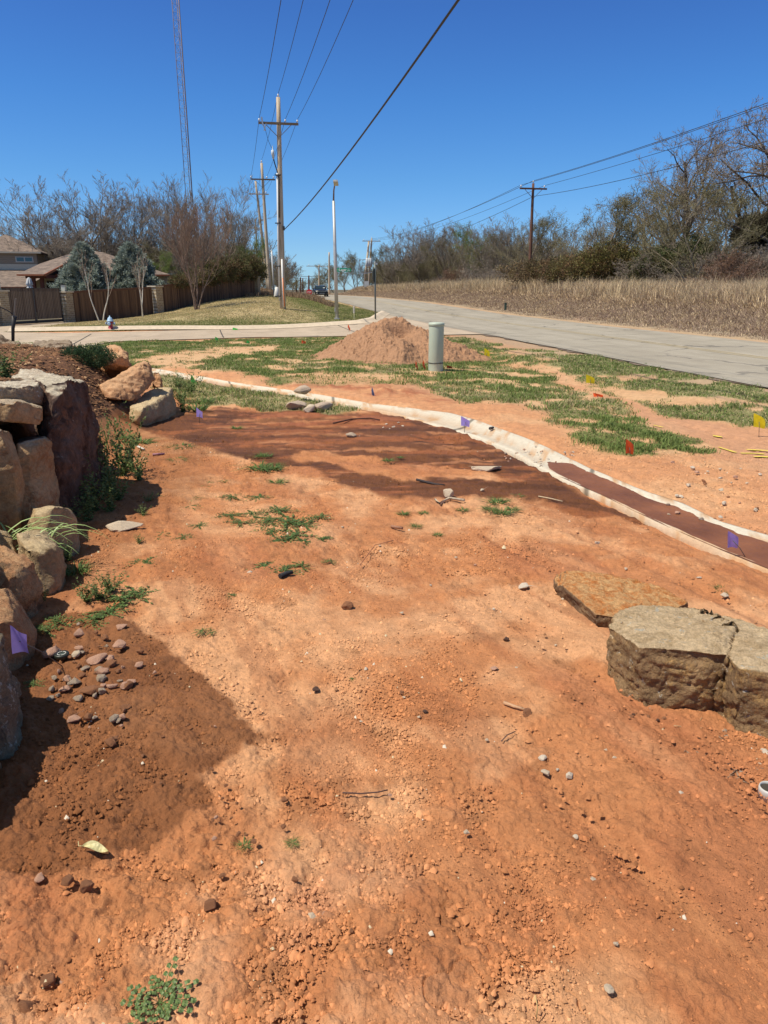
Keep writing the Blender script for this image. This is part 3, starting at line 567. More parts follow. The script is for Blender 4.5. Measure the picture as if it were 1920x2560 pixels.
# left retaining stack
rock('boulder', 'tall dark flecked boulder with a pale top at the corner of the stone stack', [[P3(92, 826, 5.4), P3(160, 816, 5.5), P3(203, 833, 6.3), P3(120, 812, 6.6), P3(60, 815, 6.5), P3(210, 880, 6.45), P3(95, 880, 5.35),
    P0(118, 1060, 5.35, .0), P0(150, 1078, 5.4, -.06), P0(222, 1010, 6.45, -.06), P0(215, 900, 6.75, -.1), P0(60, 900, 6.6, -.1), P0(100, 1000, 5.3, -.1)]], RM_dark, .022, .028, 3.6, 3)
rock('boulder', 'brown squared block with a whitish top beside the tall dark boulder', [[P3(-60, 842, 5.2), P3(-10, 838, 5.15), P3(88, 830, 5.35), P3(100, 822, 6.1), P3(-40, 822, 6.2), P0(-60, 870, 5.2, .72), P3(0, 870, 5.15), P3(84, 868, 5.3), P0(100, 822, 6.1, .75), P0(-40, 822, 6.2, .75)]], RM_white, .022, .016, 3.2, 8)
rock('boulder', 'smooth brown wedge-shaped slab jutting below the whitish topped block', [[P3(-80, 868, 4.95), P3(0, 862, 4.95), P3(22, 861, 4.98), P3(93, 880, 5.15), P3(94, 912, 5.15), P3(88, 920, 5.2), P3(0, 911, 4.95), P3(-80, 900, 4.95), P3(-60, 862, 5.8), P3(85, 870, 5.9), P3(85, 890, 5.9), P3(-60, 890, 5.8)]], RM_tan, .02, .010, 2.4, 12)
rock('boulder', 'tall tan block at the left edge of the photo under the wedge slab', [[P3(-70, 925, 4.72), P3(0, 924, 4.72), P3(22, 930, 4.75), P3(33, 948, 4.8), P3(38, 985, 4.82), P0(30, 1120, 4.82, -.1), P0(-70, 1100, 4.7, -.1), P0(-60, 1100, 5.3, -.1), P3(20, 935, 5.35), P0(45, 1000, 5.3, -.1), P3(-60, 925, 5.3)]], RM_tan, .02, .014, 2.6, 16)
rock('boulder', 'broad upright tan and rust coloured block against the tall dark boulder', [[P3(36, 962, 4.95), P3(94, 944, 5.1), P3(114, 947, 5.2), P3(117, 1012, 5.18), P3(130, 1058, 5.2), P0(131, 1087, 5.2, 0), P0(128, 1090, 5.2, -.1), P0(60, 1150, 4.85, -.1), P0(28, 1150, 4.8, -.1), P3(40, 950, 5.6), P3(108, 935, 5.7), P0(108, 1000, 5.7, -.1), P0(40, 1000, 5.5, -.1)]], RM_tan, .02, .016, 2.8, 19)
rock('boulder', 'grey sided angular rock with a tan face below the rust coloured block', [[P3(58, 1103, 4.6), P3(66, 1092, 4.9), P3(137, 1090, 4.62), P3(158, 1098, 4.75), P3(174, 1142, 4.75), P3(172, 1168, 4.75), P3(92, 1125, 4.5), P0(168, 1180, 4.75, -.1), P0(100, 1200, 4.45, -.1), P0(60, 1150, 4.5, -.1), P0(140, 1110, 5.1, -.1), P0(70, 1110, 5.1, -.1)]], RM_tan2, .018, .012, 3.0, 23)
rock('boulder', 'rounded cream boulder behind the arching grass blades', [[P3(33, 1152, 4.2), P3(60, 1144, 4.45), P3(100, 1146, 4.5), P3(119, 1155, 4.4), P3(140, 1192, 4.3), P3(144, 1222, 4.28), P3(134, 1235, 4.2), P3(110, 1190, 4.05), P0(124, 1241, 4.15, -.08), P0(50, 1260, 3.95, -.08), P0(30, 1200, 4.1, -.08), P0(130, 1150, 4.6, -.08), P0(50, 1150, 4.6, -.08), P3(60, 1200, 3.98)]], RM_tan2, .017, .020, 3.4, 27)
rock('boulder', 'tan rock at the left edge wedged between the tall blocks and the reddish rocks', [[P3(-60, 1145, 4.25), P3(0, 1143, 4.25), P3(27, 1144, 4.25), P3(43, 1186, 4.2), P3(40, 1215, 4.15), P0(40, 1230, 4.1, -.05), P0(-50, 1230, 3.95, -.05), P0(-50, 1160, 4.6, -.05), P0(30, 1160, 4.6, -.05)]], RM_tan2, .018, .015, 3.0, 31)
rock('boulder', 'rough reddish orange rock with an overhanging lip left of the grass blades', [[P3(-70, 1190, 3.85), P3(0, 1178, 3.9), P3(58, 1190, 3.9), P3(90, 1222, 3.8), P3(92, 1232, 3.78), P3(70, 1268, 3.72), P3(66, 1290, 3.72), P3(0, 1225, 3.55), P3(30, 1240, 3.58), P0(64, 1296, 3.7, -.05), P0(20, 1320, 3.6, -.05), P0(-70, 1300, 3.6, -.05), P0(-60, 1200, 4.1, -.05), P0(80, 1215, 4.05, -.02)]], RM_red, .016, .022, 3.6, 35)
rock('boulder', 'smooth rounded red and brown boulder above the near purple flag', [[P3(-60, 1268, 3.35), P3(0, 1260, 3.4), P3(33, 1268, 3.4), P3(58, 1297, 3.35), P3(78, 1330, 3.3), P3(76, 1342, 3.28), P3(54, 1362, 3.2), P3(18, 1388, 3.05), P3(0, 1360, 2.98), P3(-60, 1360, 2.95), P0(52, 1368, 3.2, -.05), P0(10, 1420, 3.0, -.05), P0(-60, 1420, 2.9, -.05), P0(-60, 1280, 3.7, -.05), P0(60, 1290, 3.6, -.05)]], RM_red, .015, .010, 3.0, 39)
rock('boulder', 'grey lichen spotted boulder at the left edge behind the near purple flag', [[P3(-80, 1360, 2.75), P3(0, 1365, 2.75), P3(21, 1394, 2.7), P3(31, 1428, 2.62), P3(33, 1482, 2.55), P3(31, 1552, 2.5), P3(0, 1450, 2.42), P3(-80, 1450, 2.38), P0(22, 1580, 2.45, -.05), P0(-80, 1580, 2.35, -.05), P0(-80, 1400, 3.0, -.05), P0(25, 1400, 2.95, -.05)]], RM_grey, .013, .014, 5.0, 43)
rock('boulder', 'brown boulder low at the left edge of the photo casting the lowest shadow', [[Vector((-1.42, 2.35, .30)), Vector((-1.40, 2.0, .33)), Vector((-1.55, 1.9, .52)), Vector((-1.6, 2.4, .55)), Vector((-2.1, 2.0, .62)), Vector((-2.1, 2.45, .6)), Vector((-1.44, 2.4, -.05)), Vector((-1.42, 1.9, -.05)), Vector((-2.1, 1.85, -.05)), Vector((-2.1, 2.5, -.05))]], RM_red, .03, .02, 3, 44)
# rocks in and behind the mulch bed
rock('boulder', 'flat white crusted rock lying on the mulch behind the stone stack', [[P3(20, 812, 6.7), P3(50, 799, 7.1), P3(100, 797, 7.1), P3(135, 818, 6.75), P3(60, 822, 6.5), P0(20, 812, 6.7, .7), P0(50, 799, 7.2, .7), P0(110, 797, 7.2, .7), P0(140, 820, 6.8, .7), P0(60, 822, 6.5, .7)]], RM_white, .025, .022, 3.5, 47)
rock('boulder', 'long dark flat-topped rock at the far rim of the mulch bed', [[P3(68, 745, 11.3), P3(78, 735, 11.6), P3(148, 735, 11.6), P3(154, 742, 11.4), P3(156, 754, 11.3), P3(80, 754, 11.2), P3(62, 758, 11.2), P3(158, 757, 11.2), P0(80, 735, 12.0, .6), P0(150, 735, 12.0, .6)]], RM_sil, .04, .03, 2.2, 51)
rock('boulder', 'black jagged rock mass at the foot of the leaning post', [[P3(-60, 712, 12.4), P3(-10, 720, 12.3), P3(15, 729, 12.2), P3(45, 738, 12.1), P3(75, 748, 12.0), P3(80, 756, 11.9), P3(-60, 752, 11.9), P0(-60, 730, 12.8, .5), P0(70, 750, 12.6, .5)]], RM_sil, .05, .06, 2.6, 55)
rock('boulder', 'pinkish tan boulder behind the dark green juniper', [[P3(200, 760, 10.9), P3(235, 747, 11.4), P3(268, 748, 11.3), P3(281, 768, 10.9), P3(284, 782, 10.7), P3(262, 770, 10.5), P3(285, 797, 10.7), P3(200, 795, 10.5), P0(200, 750, 11.8, .3), P0(275, 750, 11.8, .2), P3(240, 782, 10.35)]], RM_orange, .03, .035, 2.4, 59)
rock('boulder', 'large pointed orange boulder leaning on a flat slab', [[P3(209, 838, 9.7), P3(312, 778, 10.4), P3(320, 775, 10.4), P3(329, 792, 10.35), P3(334, 815, 10.3), P3(322, 840, 10.1), P3(290, 866, 9.7), P3(240, 862, 9.5), P3(214, 856, 9.6), P3(238, 826, 10.7), P3(300, 805, 10.9), P0(225, 840, 10.7, .2)]], RM_orange, .025, .024, 2.4, 63)
rock('boulder', 'grey and rust slab lying under the pointed orange boulder', [[P3(262, 884, 9.5), P3(300, 860, 10.1), P3(335, 832, 11.0), P3(372, 836, 10.9), P3(376, 842, 10.7), P3(352, 866, 10.1), P3(310, 880, 9.5), P3(262, 893, 9.4), P3(300, 897, 9.3), P3(357, 898, 10.0), P3(380, 880, 10.6), P0(300, 885, 9.6, .0), P0(357, 890, 10.1, -.1), P0(380, 872, 10.8, -.1), P0(330, 850, 11, -.05)]], RM_tan2, .025, .02, 2.6, 67)
rock('boulder', 'small orange rock peeking out behind the pointed boulder', [[P3(330, 802, 10.9), P3(345, 800, 11), P3(356, 818, 10.9), P3(325, 835, 10.8), P3(356, 838, 10.8), P0(340, 815, 11.3, .2), P3(330, 815, 11.2)]], RM_orange, .03, .02, 3, 69)
# right-hand rocks
rock('boulder', 'thin rusty orange slab lying on the soil behind the big brown block', [[Gz(1195, 1248, .09), Gz(1204, 1233, .10), Gz(1256, 1233, .10), Gz(1336, 1246, .09), Gz(1432, 1268, .07), Gz(1500, 1310, .03), Gz(1312, 1348, .10), Gz(1266, 1312, .09), Gz(1250, 1272, .09),
    Gz(1197, 1262, .0), Gz(1256, 1290, .0), Gz(1276, 1338, .0), Gz(1320, 1360, 0), Gz(1204, 1240, -.04), Gz(1432, 1278, -.05), Gz(1500, 1320, -.05), Gz(1330, 1360, -.05)]], RM_slab, .008, .010, 5, 71, strata=.6)
rock('boulder', 'big brown block with a pale rounded weathered top at the right edge', [
    [Gz(1311, 1352, .235), Gz(1330, 1327, .25), Gz(1362, 1313, .235), Gz(1440, 1308, .25), Gz(1516, 1313, .255), Gz(1600, 1350, .28), Gz(1569, 1420, .285), Gz(1480, 1418, .285), Gz(1386, 1402, .275), Gz(1350, 1374, .245),
     Gz(1440, 1340, .275), Gz(1540, 1375, .305),
     Gz(1318, 1470, -.02), Gz(1326, 1490, -.03), Gz(1416, 1536, -.03), Gz(1500, 1542, -.03), Gz(1545, 1538, -.03), Gz(1600, 1480, -.05), Gz(1516, 1440, -.05), Gz(1400, 1420, -.05)],
    [Gz(1500, 1313, .25), Gz(1604, 1337, .275), Gz(1700, 1378, .285), Gz(1850, 1430, .28), Gz(1850, 1500, .28), Gz(1659, 1462, .29), Gz(1596, 1445, .285), Gz(1575, 1422, .285), Gz(1640, 1400, .30),
     Gz(1587, 1598, -.03), Gz(1659, 1606, -.03), Gz(1850, 1650, -.04), Gz(1900, 1540, -.05), Gz(1600, 1480, -.05)],
    [Gz(1532, 1452, .20), Gz(1566, 1450, .21), Gz(1545, 1538, -.02), Gz(1578, 1560, -.02), Gz(1540, 1470, -.05), Gz(1600, 1490, .1)],
    [Gz(1314, 1372, .19), Gz(1352, 1396, .20), Gz(1392, 1470, .0), Gz(1330, 1486, -.02), Gz(1412, 1520, -.02), Gz(1380, 1450, -.05), Gz(1340, 1400, -.05)]], RM_block, .0072, .012, 5.0, 75, strata=.5, cuts=12)

def stone_mesh(seed, flat=.6, n=2, faceted=True):
    rnd = np.random.RandomState(seed); bm = bmesh.new()
    for i in range(16):
        p = rnd.normal(size=3); p /= np.linalg.norm(p); p *= rnd.uniform(.8, 1.0); bm.verts.new((p[0], p[1] * rnd.uniform(.7, 1), p[2] * flat))
    r = bmesh.ops.convex_hull(bm, input=bm.verts[:]); dead = [g for g in set(r['geom_interior'] + r['geom_unused']) if isinstance(g, bmesh.types.BMVert)]
    bmesh.ops.delete(bm, geom=dead, context='VERTS'); bmesh.ops.bevel(bm, geom=bm.edges[:], offset=.06, segments=1, affect='EDGES')
    bmesh.ops.triangulate(bm, faces=bm.faces[:]); bmesh.ops.subdivide_edges(bm, edges=bm.edges[:], cuts=n, use_grid_fill=True)
    me = bpy.data.meshes.new('stone'); bm.to_mesh(me); bm.free(); nV = len(me.vertices); V = np.empty(nV * 3); me.vertices.foreach_get('co', V); V = V.reshape(-1, 3)
    V *= (1 + .09 * fbm3(V * 2.5, 4, seed)[:, None] + .03 * fbm3(V * 9, 2, seed)[:, None]); me.vertices.foreach_set('co', V.ravel()); me.update(); return me
SM_pale = simple('pale_stone_chip', (.50, .42, .33), .85, col2=(.68, .59, .47), scale=40, bump=.5)
SM_cream = simple('cream_stone', (.55, .43, .30), .85, col2=(.66, .55, .42), scale=25, bump=.6)
SM_red = simple('red_soil_lump', (.34, .14, .062), .95, col2=(.50, .23, .11), scale=30, bump=.8)
SM_pink = simple('pink_stone', (.44, .22, .14), .9, col2=(.60, .38, .27), scale=20, bump=.6)
SM_dk = simple('dark_brown_stone', (.10, .05, .035), .9, col2=(.20, .10, .06), scale=30, bump=.8)
SM_rub = simple('broken_concrete', (.50, .36, .25), .9, col2=(.62, .50, .38), scale=18, bump=.8)
protos = {}
def stone(xd, yd, w, kind, name='stone', label=None, group=None, flat=.6, asp=1.0, rz=None, sink=.25, cat='stone', z=None):
    """w = width in metres"""
    mat = {'pale': SM_pale, 'cream': SM_cream, 'red': SM_red, 'pink': SM_pink, 'dark': SM_dk, 'rubble': SM_rub}[kind]
    k = (kind, random.randrange(4), flat)
    if k not in protos: me = stone_mesh(hash(k) % 9973 if False else (len(protos) * 37 + 11), flat); me.materials.append(mat); protos[k] = me
    o = bpy.data.objects.new(name, protos[k]); COL.objects.link(o); p = G(xd, yd)
    o.location = (p.x, p.y, p.z + w * flat * .5 * (1 - sink) + (z or 0)); o.scale = (w / 2, w / 2 * asp, w / 2); o.rotation_euler = (random.uniform(-.15, .15), random.uniform(-.15, .15), random.uniform(0, 6.28) if rz is None else rz)
    return tag(o, label, cat, group)
def named(lst, **kw):
    for a in lst: stone(a[0], a[1], a[2], a[3], label=a[4], **{**kw, **(a[5] if len(a) > 5 else {})})
named([
 (750, 1314, .085, 'red', 'dark red clod with a shadow in the middle of the bare soil', dict(flat=.55)),
 (868, 1500, .035, 'red', 'small dark red lump right of the lone green rosette', {}),
 (683, 1490, .05, 'dark', 'flat dark stone left of the lone green rosette', dict(flat=.3)),
 (918, 1538, .032, 'dark', 'dark pebble close to the small red lump', dict(flat=.4)),
 (270, 1146, .32, 'cream', 'flat cream stone slab lying at the edge of the weeds by the stack', dict(flat=.30, asp=.6, rz=.3)),
 (245, 1558, .062, 'rubble', 'square tan stone at the lower end of the rubble', {}), (268, 1552, .05, 'pink', 'pinkish stone beside the square tan stone in the rubble', {}),
 (205, 1552, .035, 'cream', 'pointed cream chip left of the square tan stone', {}),
 (212, 1430, .12, 'pink', 'red-brown flat stone in the middle of the rubble', dict(flat=.4)), (112, 1418, .12, 'pink', 'pink stone beside the black valve cap', dict(flat=.5)),
 (240, 1428, .06, 'pink', 'whitish pink stone right of the flat red-brown one', {}), (195, 1498, .10, 'red', 'brown square clod below the red-brown flat stone', dict(flat=.45)),
 (160, 1480, .08, 'rubble', 'orange broken stone left of the brown square clod', dict(flat=.5)), (170, 1372, .085, 'pink', 'pinkish red stone above the valve cap', dict(flat=.5)), (262, 1358, .08, 'pink', 'flat pink stone at the top of the rubble', dict(flat=.45)),
 (258, 1400, .09, 'pink', 'grey pink stone on the right of the rubble', {}), (228, 1380, .05, 'red', 'red lump between the two pink stones', {}),
 (165, 1418, .06, 'cream', 'pale broken chip next to the valve cap', {}), (300, 1440, .06, 'pink', 'small pink stone lying right of the rubble', dict(flat=.4)),
 (148, 1915, .05, 'red', 'red-brown block below the dry leaf', dict(flat=.9)), (188, 1925, .06, 'red', 'larger red-brown lump beside the block below the dry leaf', dict(flat=.8)),
 (455, 1962, .05, 'red', 'dark-sided red clod right of the middle of the lower soil', dict(flat=.6)), (480, 1895, .026, 'red', 'small round red clod above the dark-sided clod', {}),
 (105, 2130, .055, 'red', 'rounded tan red clod near the bottom left corner', dict(flat=.8)), (60, 2185, .06, 'red', 'clod in the bottom left corner of the soil', dict(flat=.8)),
 (150, 2150, .045, 'red', 'clod right of the rounded one near the bottom left corner', {}), (85, 1900, .045, 'pink', 'flat pink chip left of the red-brown block', dict(flat=.4)),
 (1316, 2142, .035, 'cream', 'pale chip in the lower right of the bare soil', dict(flat=.5)), (672, 1985, .035, 'cream', 'tan chip lying in the dark red clods', {}),
 (1130, 1270, .10, 'pale', 'whitish chip casting a shadow left of the rusty slab', dict(flat=.35)), (1093, 1386, .035, 'dark', 'upright grey stone in the soil right of centre', dict(flat=1.0)),
 (1052, 1018, .42, 'cream', 'flat cream stone on the wet mud near the gutter', dict(flat=.2, asp=.5, rz=.1)), (660, 866, .45, 'rubble', 'broken concrete lump stacked on the rubble beside the lawn strip', dict(flat=.35, asp=.75, z=.12)),
 (640, 884, .42, 'rubble', 'left piece of the broken concrete pile', dict(flat=.4)), (695, 886, .42, 'rubble', 'right piece of the broken concrete pile', dict(flat=.35)), (668, 890, .28, 'cream', 'front piece of the broken concrete pile', dict(flat=.5)),
 (968, 1075, .12, 'cream', 'upright cream stone by the pale bark scraps at the mud edge', dict(flat=.9)),
 (760, 945, .16, 'rubble', 'tan stone on the dark mud below the concrete pile', dict(flat=.5)), (1140, 1546, .06, 'red', 'red-brown lump at the end of the wood splinter', dict(flat=.6)),
 (1472, 1725, .055, 'pale', 'grey white angular stone left of the plastic pipe', dict(flat=.8)), (1650, 1630, .05, 'pale', 'grey stone under the right boulder', {}),
])
SG = 'pale chips scattered over the bare soil'; SL = 'small pale stone chip lying loose on the orange soil'
for (x, y, w) in [(790, 1447, .03), (905, 1550, .022), (960, 1356, .025), (1027, 1222, .03), (985, 1206, .03), (1115, 1443, .02), (1067, 1446, .05), (1067, 1318, .03), (872, 1508, .025), (1308, 1622, .025), (1329, 1640, .03), (1173, 1641, .05), (1230, 1680, .045), (1392, 1700, .045), (1434, 1733, .03),
    (1180, 1672, .05), (1205, 1665, .02), (1526, 1770, .025), (1243, 1810, .03), (1052, 1600, .02), (1008, 1800, .028), (842, 1720, .02), (1330, 2040, .02), (1455, 2015, .025), (1590, 1990, .025), (905, 2140, .022), (740, 1140, .03), (868, 1325, .03), (820, 1180, .03), (1200, 1395, .02), (700, 1340, .02), (540, 1240, .05),
    (640, 1535, .001), (1460, 1765, .02), (1500, 1690, .02), (1640, 1655, .035), (1280, 1905, .03), (930, 1265, .02), (780, 1560, .02), (1580, 1800, .02), (1565, 1290, .06), (1610, 1400, .03), (1215, 1295, .03), (1040, 1060, .06), (1150, 1230, .03), (1350, 1230, .04), (1290, 1175, .05), (1510, 1250, .05), (700, 1975, .02)]:
    if w > .005: stone(x, y, w * .95, random.choice(['pale', 'cream', 'cream', 'pink']), label='pale stone chip lying on the soil ' + ('near the gutter' if y < 1300 and x > 1000 else 'in the upper middle' if y < 1360 else 'in the centre of the photo' if y < 1590 and x < 1150 else 'right of the centre towards the plastic pipe' if y < 1860 and x > 1100 else 'in the lower middle' if x < 1100 else 'in the lower right'), group=SG, flat=random.choice([.4, .6]))
for (x, y, w) in [(835, 918, .05), (850, 925, .06), (870, 922, .05), (860, 915, .05), (842, 928, .04), (876, 928, .045), (828, 925, .04)]:
    stone(x, y, w, 'pale', label='white gravel piece in the small pile on the mud', group='white gravel pile on the mud', flat=.6)
RB = 'broken stones of the rubble patch at the left'
for i in range(62):
    x = random.gauss(195, 52); y = random.gauss(1465, 55)
    if x > 70: stone(x, y, random.uniform(.02, .075), random.choice(['red', 'pink', 'rubble', 'red', 'red', 'pink']), label=('broken stone on the upper side of the rubble patch' if y < 1440 else 'broken stone on the lower side of the rubble patch') + (' near the valve cap' if x < 190 else ' towards the open soil'), group=RB, flat=random.choice([.4, .55, .7]), asp=random.uniform(.6, 1))
CG = 'clods lying on the bare soil'
for i in range(46):
    x, y = random.choice([(random.uniform(20, 260), random.uniform(2080, 2200)), (random.uniform(330, 620), random.uniform(1690, 1830)), (random.uniform(560, 760), random.uniform(1900, 2080)), (random.uniform(100, 500), random.uniform(1560, 1700))])
    stone(x, y, random.uniform(.014, .032), 'red' if random.random() < .8 else 'pink', label='small clod of red soil ' + ('in the bottom left corner' if y > 2070 else 'on the soil below the dry leaf' if y > 1880 else 'on the wet brown soil' if y < 1700 else 'on the pale crusted soil right of the dry leaf'), group=CG, flat=random.choice([.55, .7]), asp=random.uniform(.65, 1))
for i in range(34):
    x = random.uniform(1090, 1240); y = random.uniform(965, 1010); stone(x, y, random.uniform(.02, .05), random.choice(['pale', 'pale', 'pink']), label='grey pebble washed out on the wet mud near the gutter', group='pebbles washed out on the mud', flat=.6)
for i in range(30):
    x = random.uniform(1440, 1650); y = random.uniform(1000, 1130); stone(x, y, random.uniform(.03, .07), random.choice(['pale', 'cream', 'pink', 'red']), label='loose stone on the pale bank behind the gutter', group='stones on the bank behind the gutter', flat=.6)

# loose soil crumbs: uncountable
def scatter_mesh(name, pts, size, flat, col, seed=0, kind=8):
    rnd = np.random.RandomState(seed); n = len(pts)
    if kind == 8: base = np.array([(1, 0, 0), (0, 1, 0), (-1, 0, 0), (0, -1, 0), (.15, .1, 1), (0, 0, -1)], float); tri = np.array([(0, 1, 4), (1, 2, 4), (2, 3, 4), (3, 0, 4)])
    base = base[:5]; B = base[None] * (1 + .35 * rnd.uniform(-1, 1, (n, 5, 3))); B[:, :4, 2] -= .5
    a = rnd.uniform(0, 6.28, n); c, s = np.cos(a), np.sin(a); asp = rnd.uniform(.55, 1, n); x = B[..., 0]; y = B[..., 1] * asp[:, None]
    X = x * c[:, None] - y * s[:, None]; Y = x * s[:, None] + y * c[:, None]; V = np.stack([X, Y, B[..., 2] * flat], -1) * size[:, None, None] + pts[:, None, :]
    F = tri[None] + (np.arange(n) * 5)[:, None, None]; return npmesh(name, V.reshape(-1, 3), F.reshape(-1, 3), False, np.repeat(col, 5, 0))
def scatter_soil():
    rnd = np.random.RandomState(5); n = 250000; th = rnd.uniform(-R(37), R(37), n); r = 1.15 + (9 - 1.15) * rnd.uniform(0, 1, n) ** 1.55; x = r * np.sin(th); y = r * np.cos(th)
    _, wet, gr, st, bm, mud = zones(x, y); pm = ss(-.1, .45, fbm2(x * 1.3, y * 1.3, 5, 81)) * .9 + .10; W = sdf(Z['wet'], x, y) ; pm = np.maximum(pm, .45 * (W > -.1)); rc = sdf(Z['redclod'], x, y); pm = np.maximum(pm, .8 * (rc > 0)); pm = np.maximum(pm, .8 * ((x < -.2) & (y < 1.9) & (fbm2(x * 2, y * 2, 3, 7) > -.1)))
    gd, side = gut_dist(x, y); pm = np.where((side < 0) & (gd > .3), .5, pm); pm = np.where(mud > .5, pm * .25, pm); pm = np.where(gd < .36, 0, pm)
    k = (rnd.uniform(0, 1, n) < pm * .75) & (gr < .4) & (bm < .3); x = x[k]; y = y[k]; n = len(x)
    size = .0018 + .0088 * rnd.uniform(0, 1, n) ** 5.5 + .0005 * np.hypot(x, y); col, wet, *_ = zones(x, y)
    bigc = (rnd.uniform(0, 1, n) < .05) & (x < .35) & (y < 2.3); size = np.where(bigc, size + rnd.uniform(.004, .014, n), size); bc2 = (rnd.uniform(0, 1, n) < .012); size = np.where(bc2, size + .008, size)
    v = rnd.uniform(.7, 1.25, n)[:, None]; col = col * v; pk = rnd.uniform(0, 1, n); col[pk < .004] = (.55, .46, .30); col[(pk > .004) & (pk < .007)] = (.60, .53, .43); col[pk > .96] *= .6
    z = height(x, y) + .004 + .012 * fbm2(x * 5, y * 5, 4, 11) + .035 * fbm2(x * .9, y * .9, 4, 3)
    me = scatter_mesh('soil_crumbs', np.c_[x, y, z], size, .75, col, 3); o = obj('soil_crumbs', me, attr_mat('soil_crumb', .95, 60, .15)); tag(o, 'fine loose crumbs of orange soil covering the bare ground', 'soil', kind='stuff')
    # mulch chips
    n = 26000; x = rnd.uniform(-9, -1.9, n); y = rnd.uniform(4.5, 13, n); b, bmk = bed_h(x, y); k = (bmk > .5) & (-x < y * .75); x = x[k]; y = y[k]; n = len(x); z = height(x, y) + .02
    size = rnd.uniform(.012, .035, n); col = np.array([(.125, .062, .030)]) * rnd.uniform(.4, 1.9, (n, 1)); pk = rnd.uniform(0, 1, n); col[pk > .96] = (.40, .26, .14)
    me = scatter_mesh('mulch_chips', np.c_[x, y, z], size, .35, col, 6); o = obj('mulch_chips', me, attr_mat('mulch_chip', .95, 60, .2)); tag(o, 'brown wood mulch covering the raised bed', 'mulch', kind='stuff')
scatter_soil()

# ------------------------------------------------------------------ dirt pile
def dirt_pile():
    nx, ny = 420, 320; X, Y = np.meshgrid(np.linspace(-2.6, 3.4, nx), np.linspace(17.3, 24.6, ny), indexing='ij'); x = X.ravel(); y = Y.ravel()
    yc = 20.5; sil = [(655, 772), (690, 757), (720, 744), (760, 722), (792, 701), (825, 686), (848, 681), (868, 682), (890, 696), (925, 707), (960, 724), (985, 738), (1010, 749), (1040, 764), (1065, 775)]
    pts = [P3(a_, b_, yc) for a_, b_ in sil]; kx = np.array([p.x for p in pts]); kz = np.array([max(0, p.z - H(p.x, yc)) for p in pts]); kz[0] = kz[-1] = 0
    px = np.interp(x, kx, kz, left=0, right=0); w = .30 + px * 1.9 + .5 * ss(0, .3, px); cyl = yc + .12 * np.sin(x * 1.3); t = (y - cyl) / w; sl = np.clip(1 - np.abs(t), 0, 1)
    wob = 1 + .12 * fbm2(x * 1.4, y * 1.4, 3, 9); h = px * (sl * wob) ** .9
    scoop = np.exp(-((x - .42) / .34) ** 2) * ss(20.45, 20.25, y) * ss(18.9, 20.2, y) * .42 ; h = h - scoop * px + 0
    ridge = -.10 * ss(.05, 0, np.abs(fbm2(x * 1.6, y * 1.1, 4, 19))) * ss(0.15, .5, h)
    h = h + ridge * .6 + ss(0, .15, h) * (.13 * fbm2(x * 2.4, y * 2.4, 5, 29, .62) + .06 * crumbs(x, y, .19, 39, .35) + .045 * crumbs(x, y, .09, 49, .5)) - .03
    z = height(x, y) + h; V = np.c_[x, y, z]; i = np.arange(nx - 1)[:, None] * ny; j = np.arange(ny - 1)[None, :]; F = np.stack([i + j, i + ny + j, i + ny + j + 1, i + j + 1], -1).reshape(-1, 4)
    keep = (h.ravel()[F].max(1) > -.028) & (px[F].max(1) > 0) & (np.abs(t)[F].min(1) < 1.1); F = F[keep]; used = np.unique(F); rm = -np.ones(len(V), int); rm[used] = np.arange(len(used)); V = V[used]; F = rm[F]
    col = np.array([(.37, .205, .115)]) * (1 + .12 * fbm2(V[:, 0] * 2, V[:, 1] * 2, 4, 3) + .08 * fbm2(V[:, 0] * 12, V[:, 1] * 12, 2, 3))[:, None]
    me = npmesh('dirt_pile', V, F, True, col); o = obj('dirt_pile', me, attr_mat('pile_soil', .95, 14, .12, ((9, .05), (30, .02)))); tag(o, 'big heap of reddish brown soil behind the pale green utility tube', 'dirt pile')
dirt_pile()

# ------------------------------------------------------------------ blades of grass
def blades(name, pts, hgt, wid, lean, col, seed=0, seg=1, dirn=None):
    rnd = np.random.RandomState(seed); n = len(pts); a = rnd.uniform(0, 6.28, n); c, s = np.cos(a), np.sin(a); la = rnd.uniform(0, 6.28, n) if dirn is None else dirn; lx = np.cos(la) * lean * hgt; ly = np.sin(la) * lean * hgt
    p = pts; W = np.stack([c * wid, s * wid, 0 * wid], -1); mid = p + np.stack([lx * .35, ly * .35, hgt * .6], -1); tip = p + np.stack([lx, ly, hgt * (1 - .25 * lean)], -1)
    V = np.stack([p - W, p + W, mid + W * .75, mid - W * .75, tip], 1).reshape(-1, 3); b = (np.arange(n) * 5)[:, None, None]
    F = np.array([(0, 1, 2), (0, 2, 3), (3, 2, 4)])[None] + b; return npmesh(name, V, F.reshape(-1, 3), False, np.repeat(col, 5, 0))
M_blade = attr_mat('grass_blade', .75, 20, 0, trans=.3); M_dryblade = attr_mat('dry_blade', .85, 20, 0, trans=.25)
